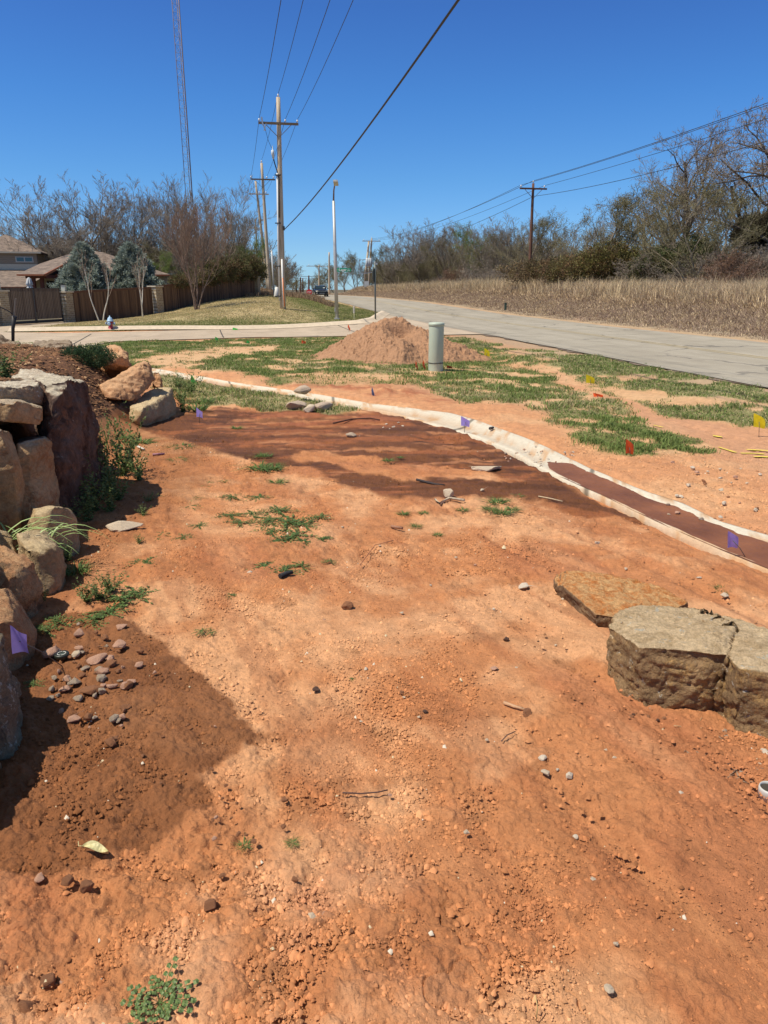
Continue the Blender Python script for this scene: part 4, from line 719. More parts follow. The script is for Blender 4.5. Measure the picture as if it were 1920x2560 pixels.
def grass():
    rnd = np.random.RandomState(11); n = 680000; th = rnd.uniform(-R(37), R(37), n); r = 8.0 + (30 - 8) * rnd.uniform(0, 1, n) ** 1.1; x = r * np.sin(th); y = r * np.cos(th)
    gd, side = gut_dist(x, y); s = road_s(x, y); k = (gd > .36) & (s < .1); x = x[k]; y = y[k]
    pile = ((np.abs(x - .35) / 2.15) ** 2 + ((y - 20.5) / 2.1) ** 2) < 1; x = x[~pile]; y = y[~pile]
    col, wet, gr, st, bm, mud = zones(x, y); k = (rnd.uniform(0, 1, len(x)) < .72 * gr ** 2.2) & (gr > .25); x = x[k]; y = y[k]; gr = gr[k]; st = st[k]; n = len(x); r = np.hypot(x, y)
    clump = ss(-.3, .3, fbm2(x * 3, y * 3, 3, 71)); hg = (.025 + .05 * clump) * rnd.uniform(.6, 1.3, n); ds = rnd.uniform(0, 1, n) < st * .8
    c = np.where(ds[:, None], np.array([(.44, .37, .20)]), np.array([(.19, .25, .070)])) * rnd.uniform(.6, 1.4, (n, 1)); c = np.clip(c, 0, 1)
    me = blades('grass', np.c_[x, y, height(x, y) - .004 + .035 * fbm2(x * .9, y * .9, 4, 3)], hg, .0035 + .00022 * r, rnd.uniform(.3, 1.2, n), c, 5); o = obj('grass', me, M_blade); tag(o, 'short patchy green grass on the verge between the gutter and the streets', 'grass', kind='stuff')
    # lawn on the knoll
    n = 330000; x = rnd.uniform(-21, 3, n); y = 37 + 66 * rnd.uniform(0, 1, n) ** 1.6; k = sdf(LAWN, x, y) > -.1; x = x[k]; y = y[k]; pn = sdf(STREET, x, y); k = pn < -.5; x = x[k]; y = y[k]; col, wet, gr, st, bm, mud = zones(x, y); n = len(x)
    ds = rnd.uniform(0, 1, n) < st; c = np.where(ds[:, None], np.array([(.46, .38, .20)]), np.array([(.17, .21, .06)])) * rnd.uniform(.65, 1.25, (n, 1))
    me = blades('lawn_grass', np.c_[x, y, height(x, y) - .005], rnd.uniform(.03, .08, n), .012 + 0 * x, rnd.uniform(.5, 1.5, n), np.clip(c, 0, 1), 6); o = obj('lawn_grass', me, M_dryblade); tag(o, 'mown straw coloured lawn on the knoll around the power pole', 'grass', kind='stuff')
    # roadside rough on the left beyond the knoll
    n = 60000; s = rnd.uniform(-9, -.6, n); y = 60 + 130 * rnd.uniform(0, 1, n) ** 1.4; x = s + 9.4 - .186 * y; k = (sdf(LAWN, x, y) < .6) ; k |= (s > -2.2) & (y > 62); k &= (s < -1.4) | (y > 80) ; x = x[k]; y = y[k]; n = len(x); c = np.array([(.30, .21, .13)]) * rnd.uniform(.5, 1.5, (n, 1))
    me = blades('dry_weeds', np.c_[x, y, height(x, y)], rnd.uniform(.15, .6, n) * np.interp(y, [60, 90], [.5, 1.2]), .018 + .0001 * y, rnd.uniform(.1, .7, n), c, 8); o = obj('dry_weeds', me, M_dryblade); tag(o, 'brown dead weeds along the left side of the road past the knoll', 'weeds', kind='stuff')
    # tall dry grass beyond the road
    n = 420000; t = rnd.uniform(0, 1, n); y = 12 + 150 * t ** 1.5; s = 8.6 + 16 * rnd.uniform(0, 1, n) ** .9; x = s + 9.4 - .186 * y; k = x < y * .62 + 2; x = x[k]; y = y[k]; s = s[k]; n = len(x)
    low = ss(12.5, 15.0, s + 1.0 * fbm2(x * .5, y * .5, 3, 3)); hg = .10 + .16 * ss(8.6, 11, s) + low * (.75 + .35 * fbm2(x * .7, y * .7, 3, 5)) * rnd.uniform(.45, 1.3, n) * (1 + .3 * fbm2(x * 2.5, y * 2.5, 2, 6))
    q = rnd.uniform(0, 1, n); tan = np.array([(.70, .55, .35)]); br = np.array([(.31, .225, .17)]); sel = q < (.22 + .5 * low + .2 * fbm2(x * 1, y * 1, 2, 9)); c = np.where(sel[:, None], tan, br) * rnd.uniform(.55, 1.3, (n, 1)); c = np.clip(c, 0, 1)
    hg = np.where(s < 9.4, hg * .5, hg); me = blades('dry_grass', np.c_[x, y, height(x, y) - .01], hg, .0055 + .00016 * y, np.where(low > .5, rnd.uniform(.1, .8, n), rnd.uniform(.6, 2.2, n)), c, 12); o = obj('dry_grass', me, M_dryblade); tag(o, 'tall tan and brown dead grass on the bank beyond the road', 'grass', kind='stuff')
    n = 14000; y = 14 + 120 * rnd.uniform(0, 1, n) ** 1.4; s = rnd.uniform(13.5, 25, n); x = s + 9.4 - .186 * y; cl = fbm2(x * .6, y * .6, 2, 44) > .0; x = x[cl]; y = y[cl]; n = len(x)
    me = blades('grass_stalks', np.c_[x, y, height(x, y)], rnd.uniform(1.0, 1.75, n), .008 + .00016 * y, rnd.uniform(.05, .5, n), np.array([(.58, .46, .28)]) * rnd.uniform(.7, 1.2, (n, 1)), 14); o = obj('grass_stalks', me, M_dryblade); tag(o, 'pale tall grass stalks standing above the dead grass', 'grass', kind='stuff')
grass()

# ------------------------------------------------------------------ small weeds
M_leaf = attr_mat('weed_leaf', .6, 20, 0, trans=.3)
def weed_mesh(seed, kind):
    rnd = np.random.RandomState(seed)
    if kind == 'tuft':
        n = 110; r = .45 * rnd.uniform(0, 1, n) ** .8; a = rnd.uniform(0, 6.28, n); pts = np.c_[r * np.cos(a), r * np.sin(a), 0 * r]; return blades('weed', pts, rnd.uniform(.15, .5, n), rnd.uniform(.018, .035, n), rnd.uniform(.8, 2.4, n), np.array([(.10, .16, .045)]) * rnd.uniform(.6, 1.7, (n, 1)), seed, dirn=a)
    if kind == 'flat':
        V = []; F = []; C = []
        for b in range(26):
            a = rnd.uniform(0, 6.28); L = rnd.uniform(.4, 1.0); m = int(L * 16)
            for i in range(m):
                t = L * (i + 1) / m; p = np.array([math.cos(a + .3 * t) * t, math.sin(a + .3 * t) * t, .12 * (1 - t) + rnd.uniform(0, .10)]); q = rnd.uniform(0, 6.28); w = rnd.uniform(.035, .075); u = np.array([math.cos(q), math.sin(q), rnd.uniform(-.3, .5)]) * w; v = np.array([-math.sin(q), math.cos(q), rnd.uniform(-.3, .3)]) * w * .55
                k = len(V); V += [p - u, p - v, p + u, p + v]; F.append((k, k + 1, k + 2, k + 3)); C += [np.array((.11, .17, .05)) * rnd.uniform(.5, 1.6)] * 4
        return npmesh('weed', V, F, False, np.array(C))
    if kind == 'sprig':
        V = []; F = []; C = []
        for b in range(14):
            a = rnd.uniform(0, 6.28); L = rnd.uniform(.5, 1.0); ln = rnd.uniform(.1, .8); m = 22
            for i in range(m):
                t = L * (i + 1) / m; p = np.array([math.cos(a) * t * ln, math.sin(a) * t * ln, t * (1 - .3 * ln)]) + rnd.normal(0, .012, 3); k = len(V)
                for e in range(2):
                    q = rnd.uniform(0, 6.28); w = rnd.uniform(.02, .05) * (1.2 - .5 * t); u = np.array([math.cos(q), math.sin(q), rnd.uniform(-.2, .8)]) * w; v = np.cross(u, rnd.normal(size=3)); v = v / (np.linalg.norm(v) + 1e-9) * w * .5; k = len(V); V += [p, p + u - v, p + 2 * u, p + u + v]; F.append((k, k + 1, k + 2, k + 3)); C += [np.array((.13, .18, .06)) * rnd.uniform(.5, 1.8)] * 4
        return npmesh('weed', V, F, False, np.array(C))
WM = {}
for kind in ('tuft', 'flat', 'sprig'):
    for i in range(4): me = weed_mesh(i * 7 + 3, kind); me.materials.append(M_leaf); WM[kind, i] = me
def weed(xd, yd, w, kind, label, group=None, hs_=1.0, name='weed', cat='weed'):
    o = bpy.data.objects.new(name, WM[kind, random.randrange(4)]); COL.objects.link(o); p = G(xd, yd); o.location = (p.x, p.y, p.z - .005); w = w * (1.0 if label.startswith('lone') else 1.45); o.scale = (w / 2, w / 2, w / 2 * hs_); o.rotation_euler = (0, 0, random.uniform(0, 6.28)); return tag(o, label, cat, group)
def wlabel(x, y, k):
    what = {'flat': 'low leafy green weed', 'tuft': 'small tuft of green grass blades', 'sprig': 'upright green sprig'}[k]
    if x < 110: w = 'in the gaps below the left edge boulders'
    elif y > 1200 and x < 370: w = 'on the soil just above the rubble patch'
    elif x < 305 and y < 1000: w = 'on the red slope right of the tall dark boulder'
    elif x < 360: w = 'in the shade at the foot of the stone stack'
    elif x < 480 and y < 1010: w = 'on the slope below the small purple flag'
    elif x < 480: w = 'between the stone stack and the main weed patch'
    elif x < 730 and 1095 < y < 1200: w = 'in the main weed patch on the bare soil'
    elif x < 730 and y < 1095: w = 'between the dark mud and the main weed patch'
    elif x < 730 and y < 1250: w = 'beside the black scrap below the main weed patch'
    elif x < 730: w = 'alone on bare soil in the middle of the photo'
    elif x < 960: w = 'below the pale strip in the dark mud'
    elif x < 1200: w = 'in the clump where the mud ends near the gutter'
    else: w = 'above the big brown block'
    return what + ' ' + w
WG = 'weeds scattered over the bare soil'; WL = 'small green weed patch growing flat on the bare orange soil'
for (x, y, w, k) in [(560, 1075, .22, 'flat'), (600, 1105, .30, 'flat'), (620, 1130, .34, 'flat'), (640, 1160, .34, 'flat'), (590, 1150, .26, 'flat'), (660, 1135, .26, 'flat'), (655, 1170, .22, 'flat'), (565, 1180, .22, 'flat'), (545, 1110, .2, 'flat'), (500, 1075, .2, 'flat'), (500, 1115, .22, 'flat'), (520, 1130, .2, 'flat'),
    (690, 1118, .2, 'flat'), (695, 1165, .18, 'flat'), (600, 1170, .22, 'flat'), (580, 1125, .26, 'flat'), (570, 1225, .24, 'flat'), (615, 1232, .2, 'flat'), (650, 1222, .16, 'flat'), (713, 1212, .10, 'flat'), (415, 1095, .24, 'flat'), (410, 1080, .18, 'tuft'), (430, 1135, .14, 'flat'), (395, 1162, .16, 'flat'), (400, 1212, .16, 'flat'),
    (385, 995, .22, 'tuft'), (395, 968, .3, 'tuft'), (270, 945, .26, 'tuft'), (305, 955, .34, 'tuft'), (330, 958, .22, 'flat'), (565, 1013, .36, 'tuft'), (590, 1012, .28, 'tuft'), (570, 985, .22, 'tuft'), (600, 1042, .2, 'tuft'), (640, 1062, .12, 'flat'), (437, 1055, .14, 'tuft'), (455, 1040, .16, 'flat'), (410, 1035, .16, 'flat'), (838, 995, .16, 'tuft'), (865, 988, .10, 'tuft'),
    (512, 925, .2, 'tuft'), (590, 1388, .06, 'tuft'), (437, 1362, .09, 'flat'), (455, 1366, .06, 'flat'), (872, 1110, .12, 'tuft'), (900, 1136, .11, 'tuft'), (945, 1155, .09, 'tuft'), (915, 1108, .1, 'tuft'), (1072, 1085, .22, 'tuft'), (1085, 1108, .2, 'tuft'), (1108, 1100, .14, 'tuft'), (1060, 1100, .16, 'tuft'), (1000, 1102, .12, 'tuft'), (1118, 1072, .12, 'tuft'), (1090, 1080, .1, 'tuft'),
    (320, 1085, .2, 'sprig'), (340, 1100, .18, 'flat'), (310, 1115, .2, 'sprig'), (350, 1155, .16, 'flat'), (340, 1165, .14, 'flat'), (300, 1175, .16, 'sprig'), (350, 1075, .22, 'flat'), (500, 1285, .08, 'flat'), (1560, 1272, .1, 'tuft'), (1590, 1270, .08, 'tuft'), (480, 1040, .1, 'tuft')]:
    weed(x, y, w, k, wlabel(x, y, k), WG, .55 if k != 'sprig' else .8)
weed(762, 1466, .07, 'flat', 'lone bright green rosette in the middle of the bare soil', None, .9)
weed(525, 1825, .055, 'tuft', 'small grassy tuft on the pale soil in the lower left', None, .7); weed(632, 1818, .05, 'tuft', 'sparse thin weed right of the grassy tuft in the lower left', None, .35)
weed(1258, 1355, .10, 'flat', 'straggly green sprig in front of the rusty slab', None, .8)
MG = 'green weeds along the foot of the stone stack'
for (x, y, w, k, h) in [(265, 1030, .42, 'sprig', 1.5), (235, 1065, .42, 'sprig', 1.3), (205, 1110, .4, 'sprig', 1.0), (285, 1020, .28, 'sprig', 1.4), (300, 1040, .3, 'sprig', 1.0), (240, 1110, .3, 'sprig', .9), (190, 1130, .28, 'sprig', .8), (225, 1015, .3, 'sprig', 1.8), (255, 1085, .3, 'sprig', 1.0),
    (150, 1210, .18, 'sprig', .8), (165, 1235, .16, 'tuft', .8), (215, 1295, .22, 'sprig', .6), (240, 1280, .22, 'sprig', .7), (190, 1300, .2, 'sprig', .7), (260, 1300, .18, 'flat', .7), (90, 1300, .14, 'sprig', .8), (120, 1345, .12, 'flat', .8), (95, 1365, .12, 'flat', .9), (200, 1340, .14, 'flat', .6), (290, 1285, .2, 'flat', .5), (230, 1325, .16, 'flat', .5), (70, 1480, .07, 'flat', .8), (315, 1215, .16, 'flat', .5)]:
    weed(x, y, w * 1.35, k, wlabel(x, y, k), MG, h * 1.25)
for (x, y, w, k, h) in [(392, 870, .55, 'sprig', 1.2), (410, 850, .6, 'sprig', 1.1), (395, 890, .5, 'sprig', 1.0), (425, 885, .45, 'tuft', .8), (385, 838, .5, 'sprig', 1.0), (440, 870, .4, 'tuft', .8)]:
    weed(x, y, w, k, 'leafy weed growing against the right end of the slab under the pointed boulder', 'weeds against the slab', h)
weed(285, 848, .45, 'tuft', 'grass tuft in front of the pointed orange boulder', None, .7); weed(345, 893, .35, 'flat', 'leafy green weed below the slab', None, 1.0); weed(258, 800, .8, 'tuft', 'green grass patch between the juniper and the pointed boulder', None, .4)
weed(12, 818, .75, 'sprig', 'green leafy plant beside the flat white crusted rock', None, .8)
# arching grass blades by the cream boulder
def arching():
    b = MB(); rnd = random.Random(4); c = G(135, 1232); root = empty('grass_clump', c, 'long arching green grass blades springing from between the cream and orange rocks', 'grass')
    for i in range(34):
        a = rnd.uniform(-.6, 1.2) if i % 3 else rnd.uniform(1.8, 3.6); L = rnd.uniform(.22, .5); p0 = Vector((c.x - .12 + rnd.uniform(-.22, .08), c.y + rnd.uniform(-.12, .1), rnd.uniform(.0, .14))); pts = []
        for k in range(7):
            t = k / 6; pts.append(p0 + Vector((math.cos(a) * L * t, math.sin(a) * L * t * .5, L * (1.0 * t - .95 * t * t) + .08)))
        w = rnd.uniform(.003, .006); vs = []
        for k, p in enumerate(pts): n = Vector((-math.sin(a), math.cos(a), .3)) * w * (1 - (k / 6) ** 2 * .9); vs += [p - n, p + n]
        b.add(vs, [(2 * k, 2 * k + 1, 2 * k + 3, 2 * k + 2) for k in range(6)])
    return b.build('blade', simple('long_blade', (.20, .30, .09), .5, col2=(.32, .42, .16), scale=8), root)
arching()
# rosette at the bottom
def rosette():
    c = G(345, 2180); c.z += .014; root = empty('weed', c, 'leafy green rosette with lobed leaves at the bottom edge of the photo', 'weed'); rnd = random.Random(3); m = simple('rosette_leaf', (.07, .12, .03), .55, col2=(.15, .21, .06), scale=60, bump=.3)
    for i in range(12):
        a = i * .53 + rnd.uniform(-.15, .15); L = rnd.uniform(.055, .125); b = MB(); d = Vector((math.cos(a), math.sin(a), 0)); s = Vector((-math.sin(a), math.cos(a), 0))
        def at(t): return c + d * L * t + Vector((0, 0, .006 + L * .55 * t - L * .38 * t * t))
        b.tube([at(0), at(.5), at(1)], [.0012, .001, .0006], 4)
        for k in range(4):
            t = .35 + .2 * k; w = .0082 * (1.1 - .35 * abs(t - .8))
            for sg in ((-1, 1) if k < 3 else (0,)):
                q = at(t) + s * sg * w * .9; ring = [q + (d * math.cos(e) * w * .85 + s * math.sin(e) * w * (.8 if sg else 1)) * (1 + .15 * math.cos(e * 5)) + Vector((0, 0, .002 * math.sin(e * 3))) for e in [j * math.pi / 6 for j in range(12)]]
                b.add([q + Vector((0, 0, .003))] + ring, [(0, j + 1, (j + 1) % 12 + 1) for j in range(12)])
        b.build('leaf', m, root)
rosette()

# ------------------------------------------------------------------ marker flags
def flag(xf, yf, xb, yb, w, h, col, label, group=None, limp=False, rz=None, dD=0.0):
    """flag centre pixel, base pixel on the ground"""
    b = G(xb, yb); D = b.y; top = P3(xf, yf, D + dD); root = empty('marker_flag', b, label, 'marker flag', group)
    wire = MB(); up = Vector((top.x - b.x, top.y - b.y, top.z - b.z)); wire.tube([b - Vector((0, 0, .03)), b + up * .55, b + up * 1.0], .0016 + .0002 * D, 5); wire.build('wire_stake', M_wire, root)
    n = 9; V = []; a = random.uniform(-.4, .4) if rz is None else rz; rnd = random.Random(int(xf)); 
    for i in range(n):
        for j in range(n):
            s = i / (n - 1); t = j / (n - 1) - .5; droop = (s ** 1.3) * h * (.75 if limp else .30); ww = w * (1 - (.55 * abs(t) if limp else 0))
            x = (s - .5) * ww; V.append(top + Vector((x * math.cos(a), x * math.sin(a) + .14 * w * math.sin(s * 5 + t * 3), t * h * (1 - .3 * s) - droop + .12 * h)))
    F = [(i * n + j, (i + 1) * n + j, (i + 1) * n + j + 1, i * n + j + 1) for i in range(n - 1) for j in range(n - 1)]
    m = bpy.data.meshes.new('flag'); m.from_pydata([tuple(v) for v in V], [], F); m.update(); m.polygons.foreach_set('use_smooth', np.ones(len(F), bool))
    obj('flag', m, col, root); return root
M_wire = simple('flag_wire', (.10, .09, .09), .6)
def flagmat(n, c):
    m = simple(n, c, .5, var=.12, scale=30); N = m.node_tree.nodes; L = m.node_tree.links; b = N['Principled BSDF']; tb = N.new('ShaderNodeBsdfTranslucent'); tb.inputs[0].default_value = (*c, 1); ms = N.new('ShaderNodeMixShader'); ms.inputs[0].default_value = .3
    L.new(b.outputs[0], ms.inputs[1]); L.new(tb.outputs[0], ms.inputs[2]); L.new(ms.outputs[0], N['Material Output'].inputs[0]); return m
FM = {'purple': flagmat('purple_vinyl', (.48, .37, .88)), 'orange': flagmat('orange_vinyl', (.85, .13, .03)), 'yellow': flagmat('yellow_vinyl', (.85, .72, .02)), 'green': flagmat('green_vinyl', (.10, .80, .12)), 'blue': flagmat('blue_vinyl', (.16, .22, .42))}
FG = None
flag(42, 1385, 140, 1432, .060, .125, FM['purple'], 'purple marker flag leaning over the grey lichened boulder at the left edge', rz=.6, dD=-.33)
flag(431, 893, 431, 912, .09, .12, FM['purple'], 'purple marker flag below the weeds by the slab'); flag(1005, 912, 1003, 935, .105, .115, FM['purple'], 'purple marker flag standing on the pale gutter')
flag(1583, 1168, 1618, 1205, .085, .11, FM['purple'], 'purple marker flag over the wet mud in the gutter at the right edge', rz=.3)
flag(1360, 967, 1362, 985, .10, .15, FM['orange'], 'orange marker flag on the soil bank right of the gutter', rz=.35)
flag(1052, 762, 1050, 772, .15, .20, FM['yellow'], 'yellow marker flag near the right foot of the dirt pile'); flag(1275, 820, 1277, 832, .17, .16, FM['yellow'], 'yellow marker flag in the grass beside the road'); flag(1640, 911, 1640, 945, .14, .17, FM['yellow'], 'yellow marker flag at the right edge of the verge')
flag(1292, 854, 1290, 858, .16, .06, FM['orange'], 'fallen orange marker flag in the bare swale'); flag(900, 787, 901, 799, .07, .14, FM['orange'], 'leftmost of the two orange marker flags left of the green tube', limp=True, rz=.5); flag(916, 786, 917, 798, .08, .15, FM['orange'], 'orange marker flag standing nearest the left side of the green tube', limp=True, rz=.4)
flag(971, 793, 965, 799, .12, .06, FM['orange'], 'bent orange marker flag at the right foot of the green tube')
flag(850 - 96, 706, 754, 714 + 4, .12, .18, FM['orange'], 'small red orange marker flag at the near edge of the side street', limp=True); flag(656, 739, 656, 746, .14, .10, FM['orange'], 'orange marker flag in the verge left of the dirt pile')
flag(419, 821, 420, 834, .12, .16, FM['green'], 'green marker flag on the lawn strip', limp=True); flag(508, 711, 508, 714, .25, .12, FM['green'], 'bright green marker flag at the kerb across the street'); flag(536, 739, 537, 747, .10, .10, FM['green'], 'tiny green marker flag in the far left verge'); flag(468, 732, 468, 742, .10, .12, FM['green'], 'tiny green marker flag on the verge near the side street')
flag(806, 845 + 1, 806, 856, .06, .13, FM['blue'], 'dull blue marker flag at the foot of the red soil bank', limp=True)
# yellow paint on the soil
def paint(pts, w, label, group):
    for a, b in pts:
        p, q = G(*a), G(*b); d = (q - p); n = Vector((-d.y, d.x, 0)).normalized() * w; P = np.array([(p.x, p.y), (q.x, q.y)]); N2 = np.array([n.x, n.y]); o = sheet('paint_mark', P - N2, P + N2, 24, 3, .012, FM['yp']); [setattr(v.co, 'z', v.co.z + float(.035 * fbm2(np.array([v.co.x * .9]), np.array([v.co.y * .9]), 4, 3)[0])) for v in o.data.vertices]; tag(o, label, 'paint mark', group)
FM['yp'] = simple('yellow_spray_paint', (.80, .66, .06), .8, col2=(.6, .42, .12), scale=30)
for (a, b, w, l) in (((1553, 968), (1590, 979), .022, 'single yellow painted line on the soil near the right edge'), ((1612, 973), (1668, 976), .035, 'upper yellow painted bar at the right edge of the soil'), ((1600, 981), (1650, 984), .035, 'middle yellow painted bar at the right edge of the soil'), ((1628, 990), (1670, 992), .035, 'lower yellow painted bar at the right edge of the soil'), ((1412, 921), (1432, 925), .02, 'short yellow painted dash in the swale'), ((1540, 942), (1560, 944), .04, 'faint yellow painted number mark in the swale')):
    paint([(a, b)], w, l, None)

# ------------------------------------------------------------------ little things on the soil
def leaf():
    c = G(207, 1845); c.z += .012; root = empty('dry_leaf', c, 'curled pale yellow green dry leaf on the brown soil', 'leaf'); V = []; n = 13; m = 5; L = .088; a = R(-8)
    for i in range(n):
        t = i / (n - 1); w = .017 * math.sin(math.pi * min(1, t * 1.02)) ** .7
        for j in range(m): s = j / (m - 1) * 2 - 1; x = (t - .5) * L; y = s * w; V.append(c + Vector((x * math.cos(a) - y * math.sin(a), x * math.sin(a) + y * math.cos(a), .011 * s * s + .010 * math.sin(t * 5) + .004)))
    F = [(i * m + j, i * m + j + 1, (i + 1) * m + j + 1, (i + 1) * m + j) for i in range(n - 1) for j in range(m - 1)]; me = bpy.data.meshes.new('blade'); me.from_pydata([tuple(v) for v in V], [], F); me.polygons.foreach_set('use_smooth', np.ones(len(F), bool))
    ml_ = simple('dry_leaf_skin', (.52, .46, .22), .5, col2=(.62, .56, .30), scale=60, bump=.4); obj('blade', me, ml_, root); b = MB(); s = c + Vector((-L / 2 * math.cos(a), -L / 2 * math.sin(a), .014)); b.tube([s, s + Vector((-.012, .004, -.004)), s + Vector((-.018, .018, .002))], .0012, 5); b.build('stalk', ml_, root)
leaf()
def stick(p, label, r=.004, col=(.14, .07, .045), name='twig', cat='stick', group=None, lift=.006):
    pts = [G(*q) + Vector((0, 0, lift + r)) for q in p]; b = MB(); b.tube(pts, [r * (1 - .35 * i / len(pts)) for i in range(len(pts))], 6); o = b.build(name, simple(name + '_bark', col, .85, scale=80, bump=.4)); return tag(o, label, cat, group)
stick([(740, 1717), (780, 1719), (815, 1716), (838, 1711)], 'dark straight twig next to a white chip in the lower middle', .003, (.09, .045, .035)); stick([(1088, 1524), (1110, 1532), (1136, 1540)], 'tan wood splinter right of centre on the soil', .008, (.50, .30, .17))
stick([(1083, 1605), (1095, 1592), (1113, 1584)], 'short dark twig below the wood splinter', .0025, (.10, .06, .05)); stick([(1466, 1645), (1510, 1622), (1548, 1605)], 'thin dark twig under the big brown block', .0025, (.14, .07, .05)); stick([(1218, 1337), (1240, 1341), (1262, 1345)], 'thin brown twig left of the big block', .003)
stick([(778, 1223), (795, 1200), (810, 1180), (850, 1170)], 'thin curved red brown stem in the upper middle of the soil', .003, (.28, .11, .06)); stick([(1163, 1075), (1190, 1080), (1215, 1086)], 'pale twig beside the gutter', .006, (.50, .38, .24)); stick([(1058, 930), (1065, 928)], 'small dark cap on the mud beside the gutter', .02, (.05, .04, .04), 'cap', 'cap')
stick([(720, 917), (760, 908), (800, 906), (820, 910)], 'dark root lying across the red mud', .012, (.08, .03, .02))
def straw():
    c = G(1158, 2205); b = MB(); b.tube([c, c + Vector((.004, .01, .03)), c + Vector((-.003, .015, .062))], .0016, 5); o = b.build('straw', simple('straw', (.55, .42, .18), .7)); tag(o, 'thin yellow straw standing upright at the bottom edge', 'straw')
straw()
stick([(1003, 1085), (970, 1080), (950, 1092), (940, 1083)], 'pale bark scrap at the edge of the dark mud', .012, (.50, .40, .28), 'bark_scrap', 'bark scrap'); stick([(900, 1040), (940, 1050), (960, 1052)], 'black half buried pipe piece in the dark mud', .012, (.04, .03, .03), 'pipe_piece', 'pipe piece')
stick([(845, 1142 - 0), (870, 1146)], 'short brown wood chip on the soil above centre', .012, (.30, .15, .09), 'wood_chip', 'wood chip')
stick([(605, 1252), (618, 1246), (632, 1243)], 'black crumpled scrap below the weed patch', .016, (.02, .022, .026), 'plastic_scrap', 'scrap')
stick([(330, 982 + 4), (356, 984)], 'dull purple plastic scrap lying on the slope right of the dark boulder', .014, (.30, .14, .17), 'plastic_scrap', 'scrap'); stick([(298, 968), (312, 974)], 'white paper scrap lying on the slope near the dark boulder', .012, (.6, .58, .52), 'paper_scrap', 'scrap')
# straw wisp at the block foot
def wisp():
    rnd = random.Random(9); b = MB(); c = G(1500, 1575)
    for i in range(26): a = rnd.uniform(0, 6.28); L = rnd.uniform(.02, .09); b.tube([c, c + Vector((math.cos(a) * L * .5, math.sin(a) * L * .5, .012)), c + Vector((math.cos(a) * L, math.sin(a) * L, rnd.uniform(.002, .03)))], .0011, 4)
    o = b.build('dry_weed', simple('dry_stem', (.45, .33, .18), .8)); tag(o, 'dry yellow root wisp at the foot of the big brown block', 'dry weed')
    b = MB(); c = G(1570, 1650)
    for i in range(110): a = rnd.uniform(0, 6.28); r_ = rnd.uniform(0, .14); L = rnd.uniform(.015, .05); q = c + Vector((math.cos(a) * r_ * 1.4 + .03, math.sin(a) * r_, .006)); e = rnd.uniform(0, 6.28); b.tube([q, q + Vector((math.cos(e) * L, math.sin(e) * L, rnd.uniform(0, .012)))], .0022, 4)
    o = b.build('leaf_litter', simple('litter', (.16, .09, .06), .9, col2=(.36, .25, .16), scale=30)); tag(o, 'dead stems and leaf litter gathered below the right boulder', 'litter', kind='stuff')
wisp()
SG2 = 'soil fragments packed around the right hand rocks'
for i in range(70):
    x, y = random.choice([(random.gauss(1290, 22), random.gauss(1372, 16)), (random.uniform(1330, 1560), random.uniform(1530, 1560)), (random.gauss(1235, 28), random.gauss(1300, 22)), (random.gauss(1610, 35), random.gauss(1660, 30)), (random.gauss(1560, 25), random.gauss(1600, 20))])
    stone(x, y, random.uniform(.010, .034), random.choice(['red', 'red', 'red', 'rubble', 'dark']), label='small soil fragment ' + ('in front of the big brown block' if y > 1500 and x < 1560 else 'in the litter below the right boulder' if y > 1500 else 'beside the rusty slab'), group=SG2, flat=random.choice([.5, .7]), asp=random.uniform(.6, 1))
def ring_thing(name, label, cat, c, r_out, r_in, h, mat, mat2=None):
    root = empty(name, c, label, cat); n = 28; b = MB(); prof = [(r_out, 0), (r_out * 1.02, h * .8), (r_out * .96, h), (r_in * 1.05, h), (r_in, h * .85), (r_in, 0)]
    vs = [c + Vector((r * math.cos(2 * math.pi * i / n), r * math.sin(2 * math.pi * i / n), z)) for i in range(n) for r, z in prof]; k = len(prof)
    b.add(vs, [(i * k + j, ((i + 1) % n) * k + j, ((i + 1) % n) * k + (j + 1) % k, i * k + (j + 1) % k) for i in range(n) for j in range(k)], True); b.build('rim', mat, root)
    if mat2: q = MB(); vs = [c + Vector((0, 0, h * .8))] + [c + Vector((r_in * math.cos(2 * math.pi * i / n), r_in * math.sin(2 * math.pi * i / n), h * .8)) for i in range(n)]; q.add(vs, [(0, i + 1, (i + 1) % n + 1) for i in range(n)]); q.build('lid', mat2, root)
    return root
M_blk = simple('black_plastic', (.02, .025, .02), .45); c = G(134, 1420); ring_thing('valve_cap', 'round black irrigation cap with a white ring among the rubble', 'cap', c, .034, .018, .022, M_blk, simple('grey_lid', (.06, .08, .07), .5))
b = MB(); n = 24
for i in range(n):
    if i % 6 == 0: continue
    a0, a1 = 2 * math.pi * i / n, 2 * math.pi * (i + 1) / n; b.add([c + Vector((r * math.cos(a), r * math.sin(a), .0225)) for r, a in ((.017, a0), (.020, a0), (.020, a1), (.017, a1))], [(0, 1, 2, 3)])
root = [o for o in COL.objects if o.name.startswith('valve_cap')][0]; b.build('white_ring', simple('white_mark', (.7, .7, .66), .5), root)
c = G(1660, 1724); ring_thing('pipe_stub', 'short grey white plastic pipe stub sticking out of the soil at the right edge', 'pipe', c, .036, .031, .045, simple('pvc', (.50, .49, .46), .5, var=.1), simple('pipe_inside', (.05, .04, .03), .9))

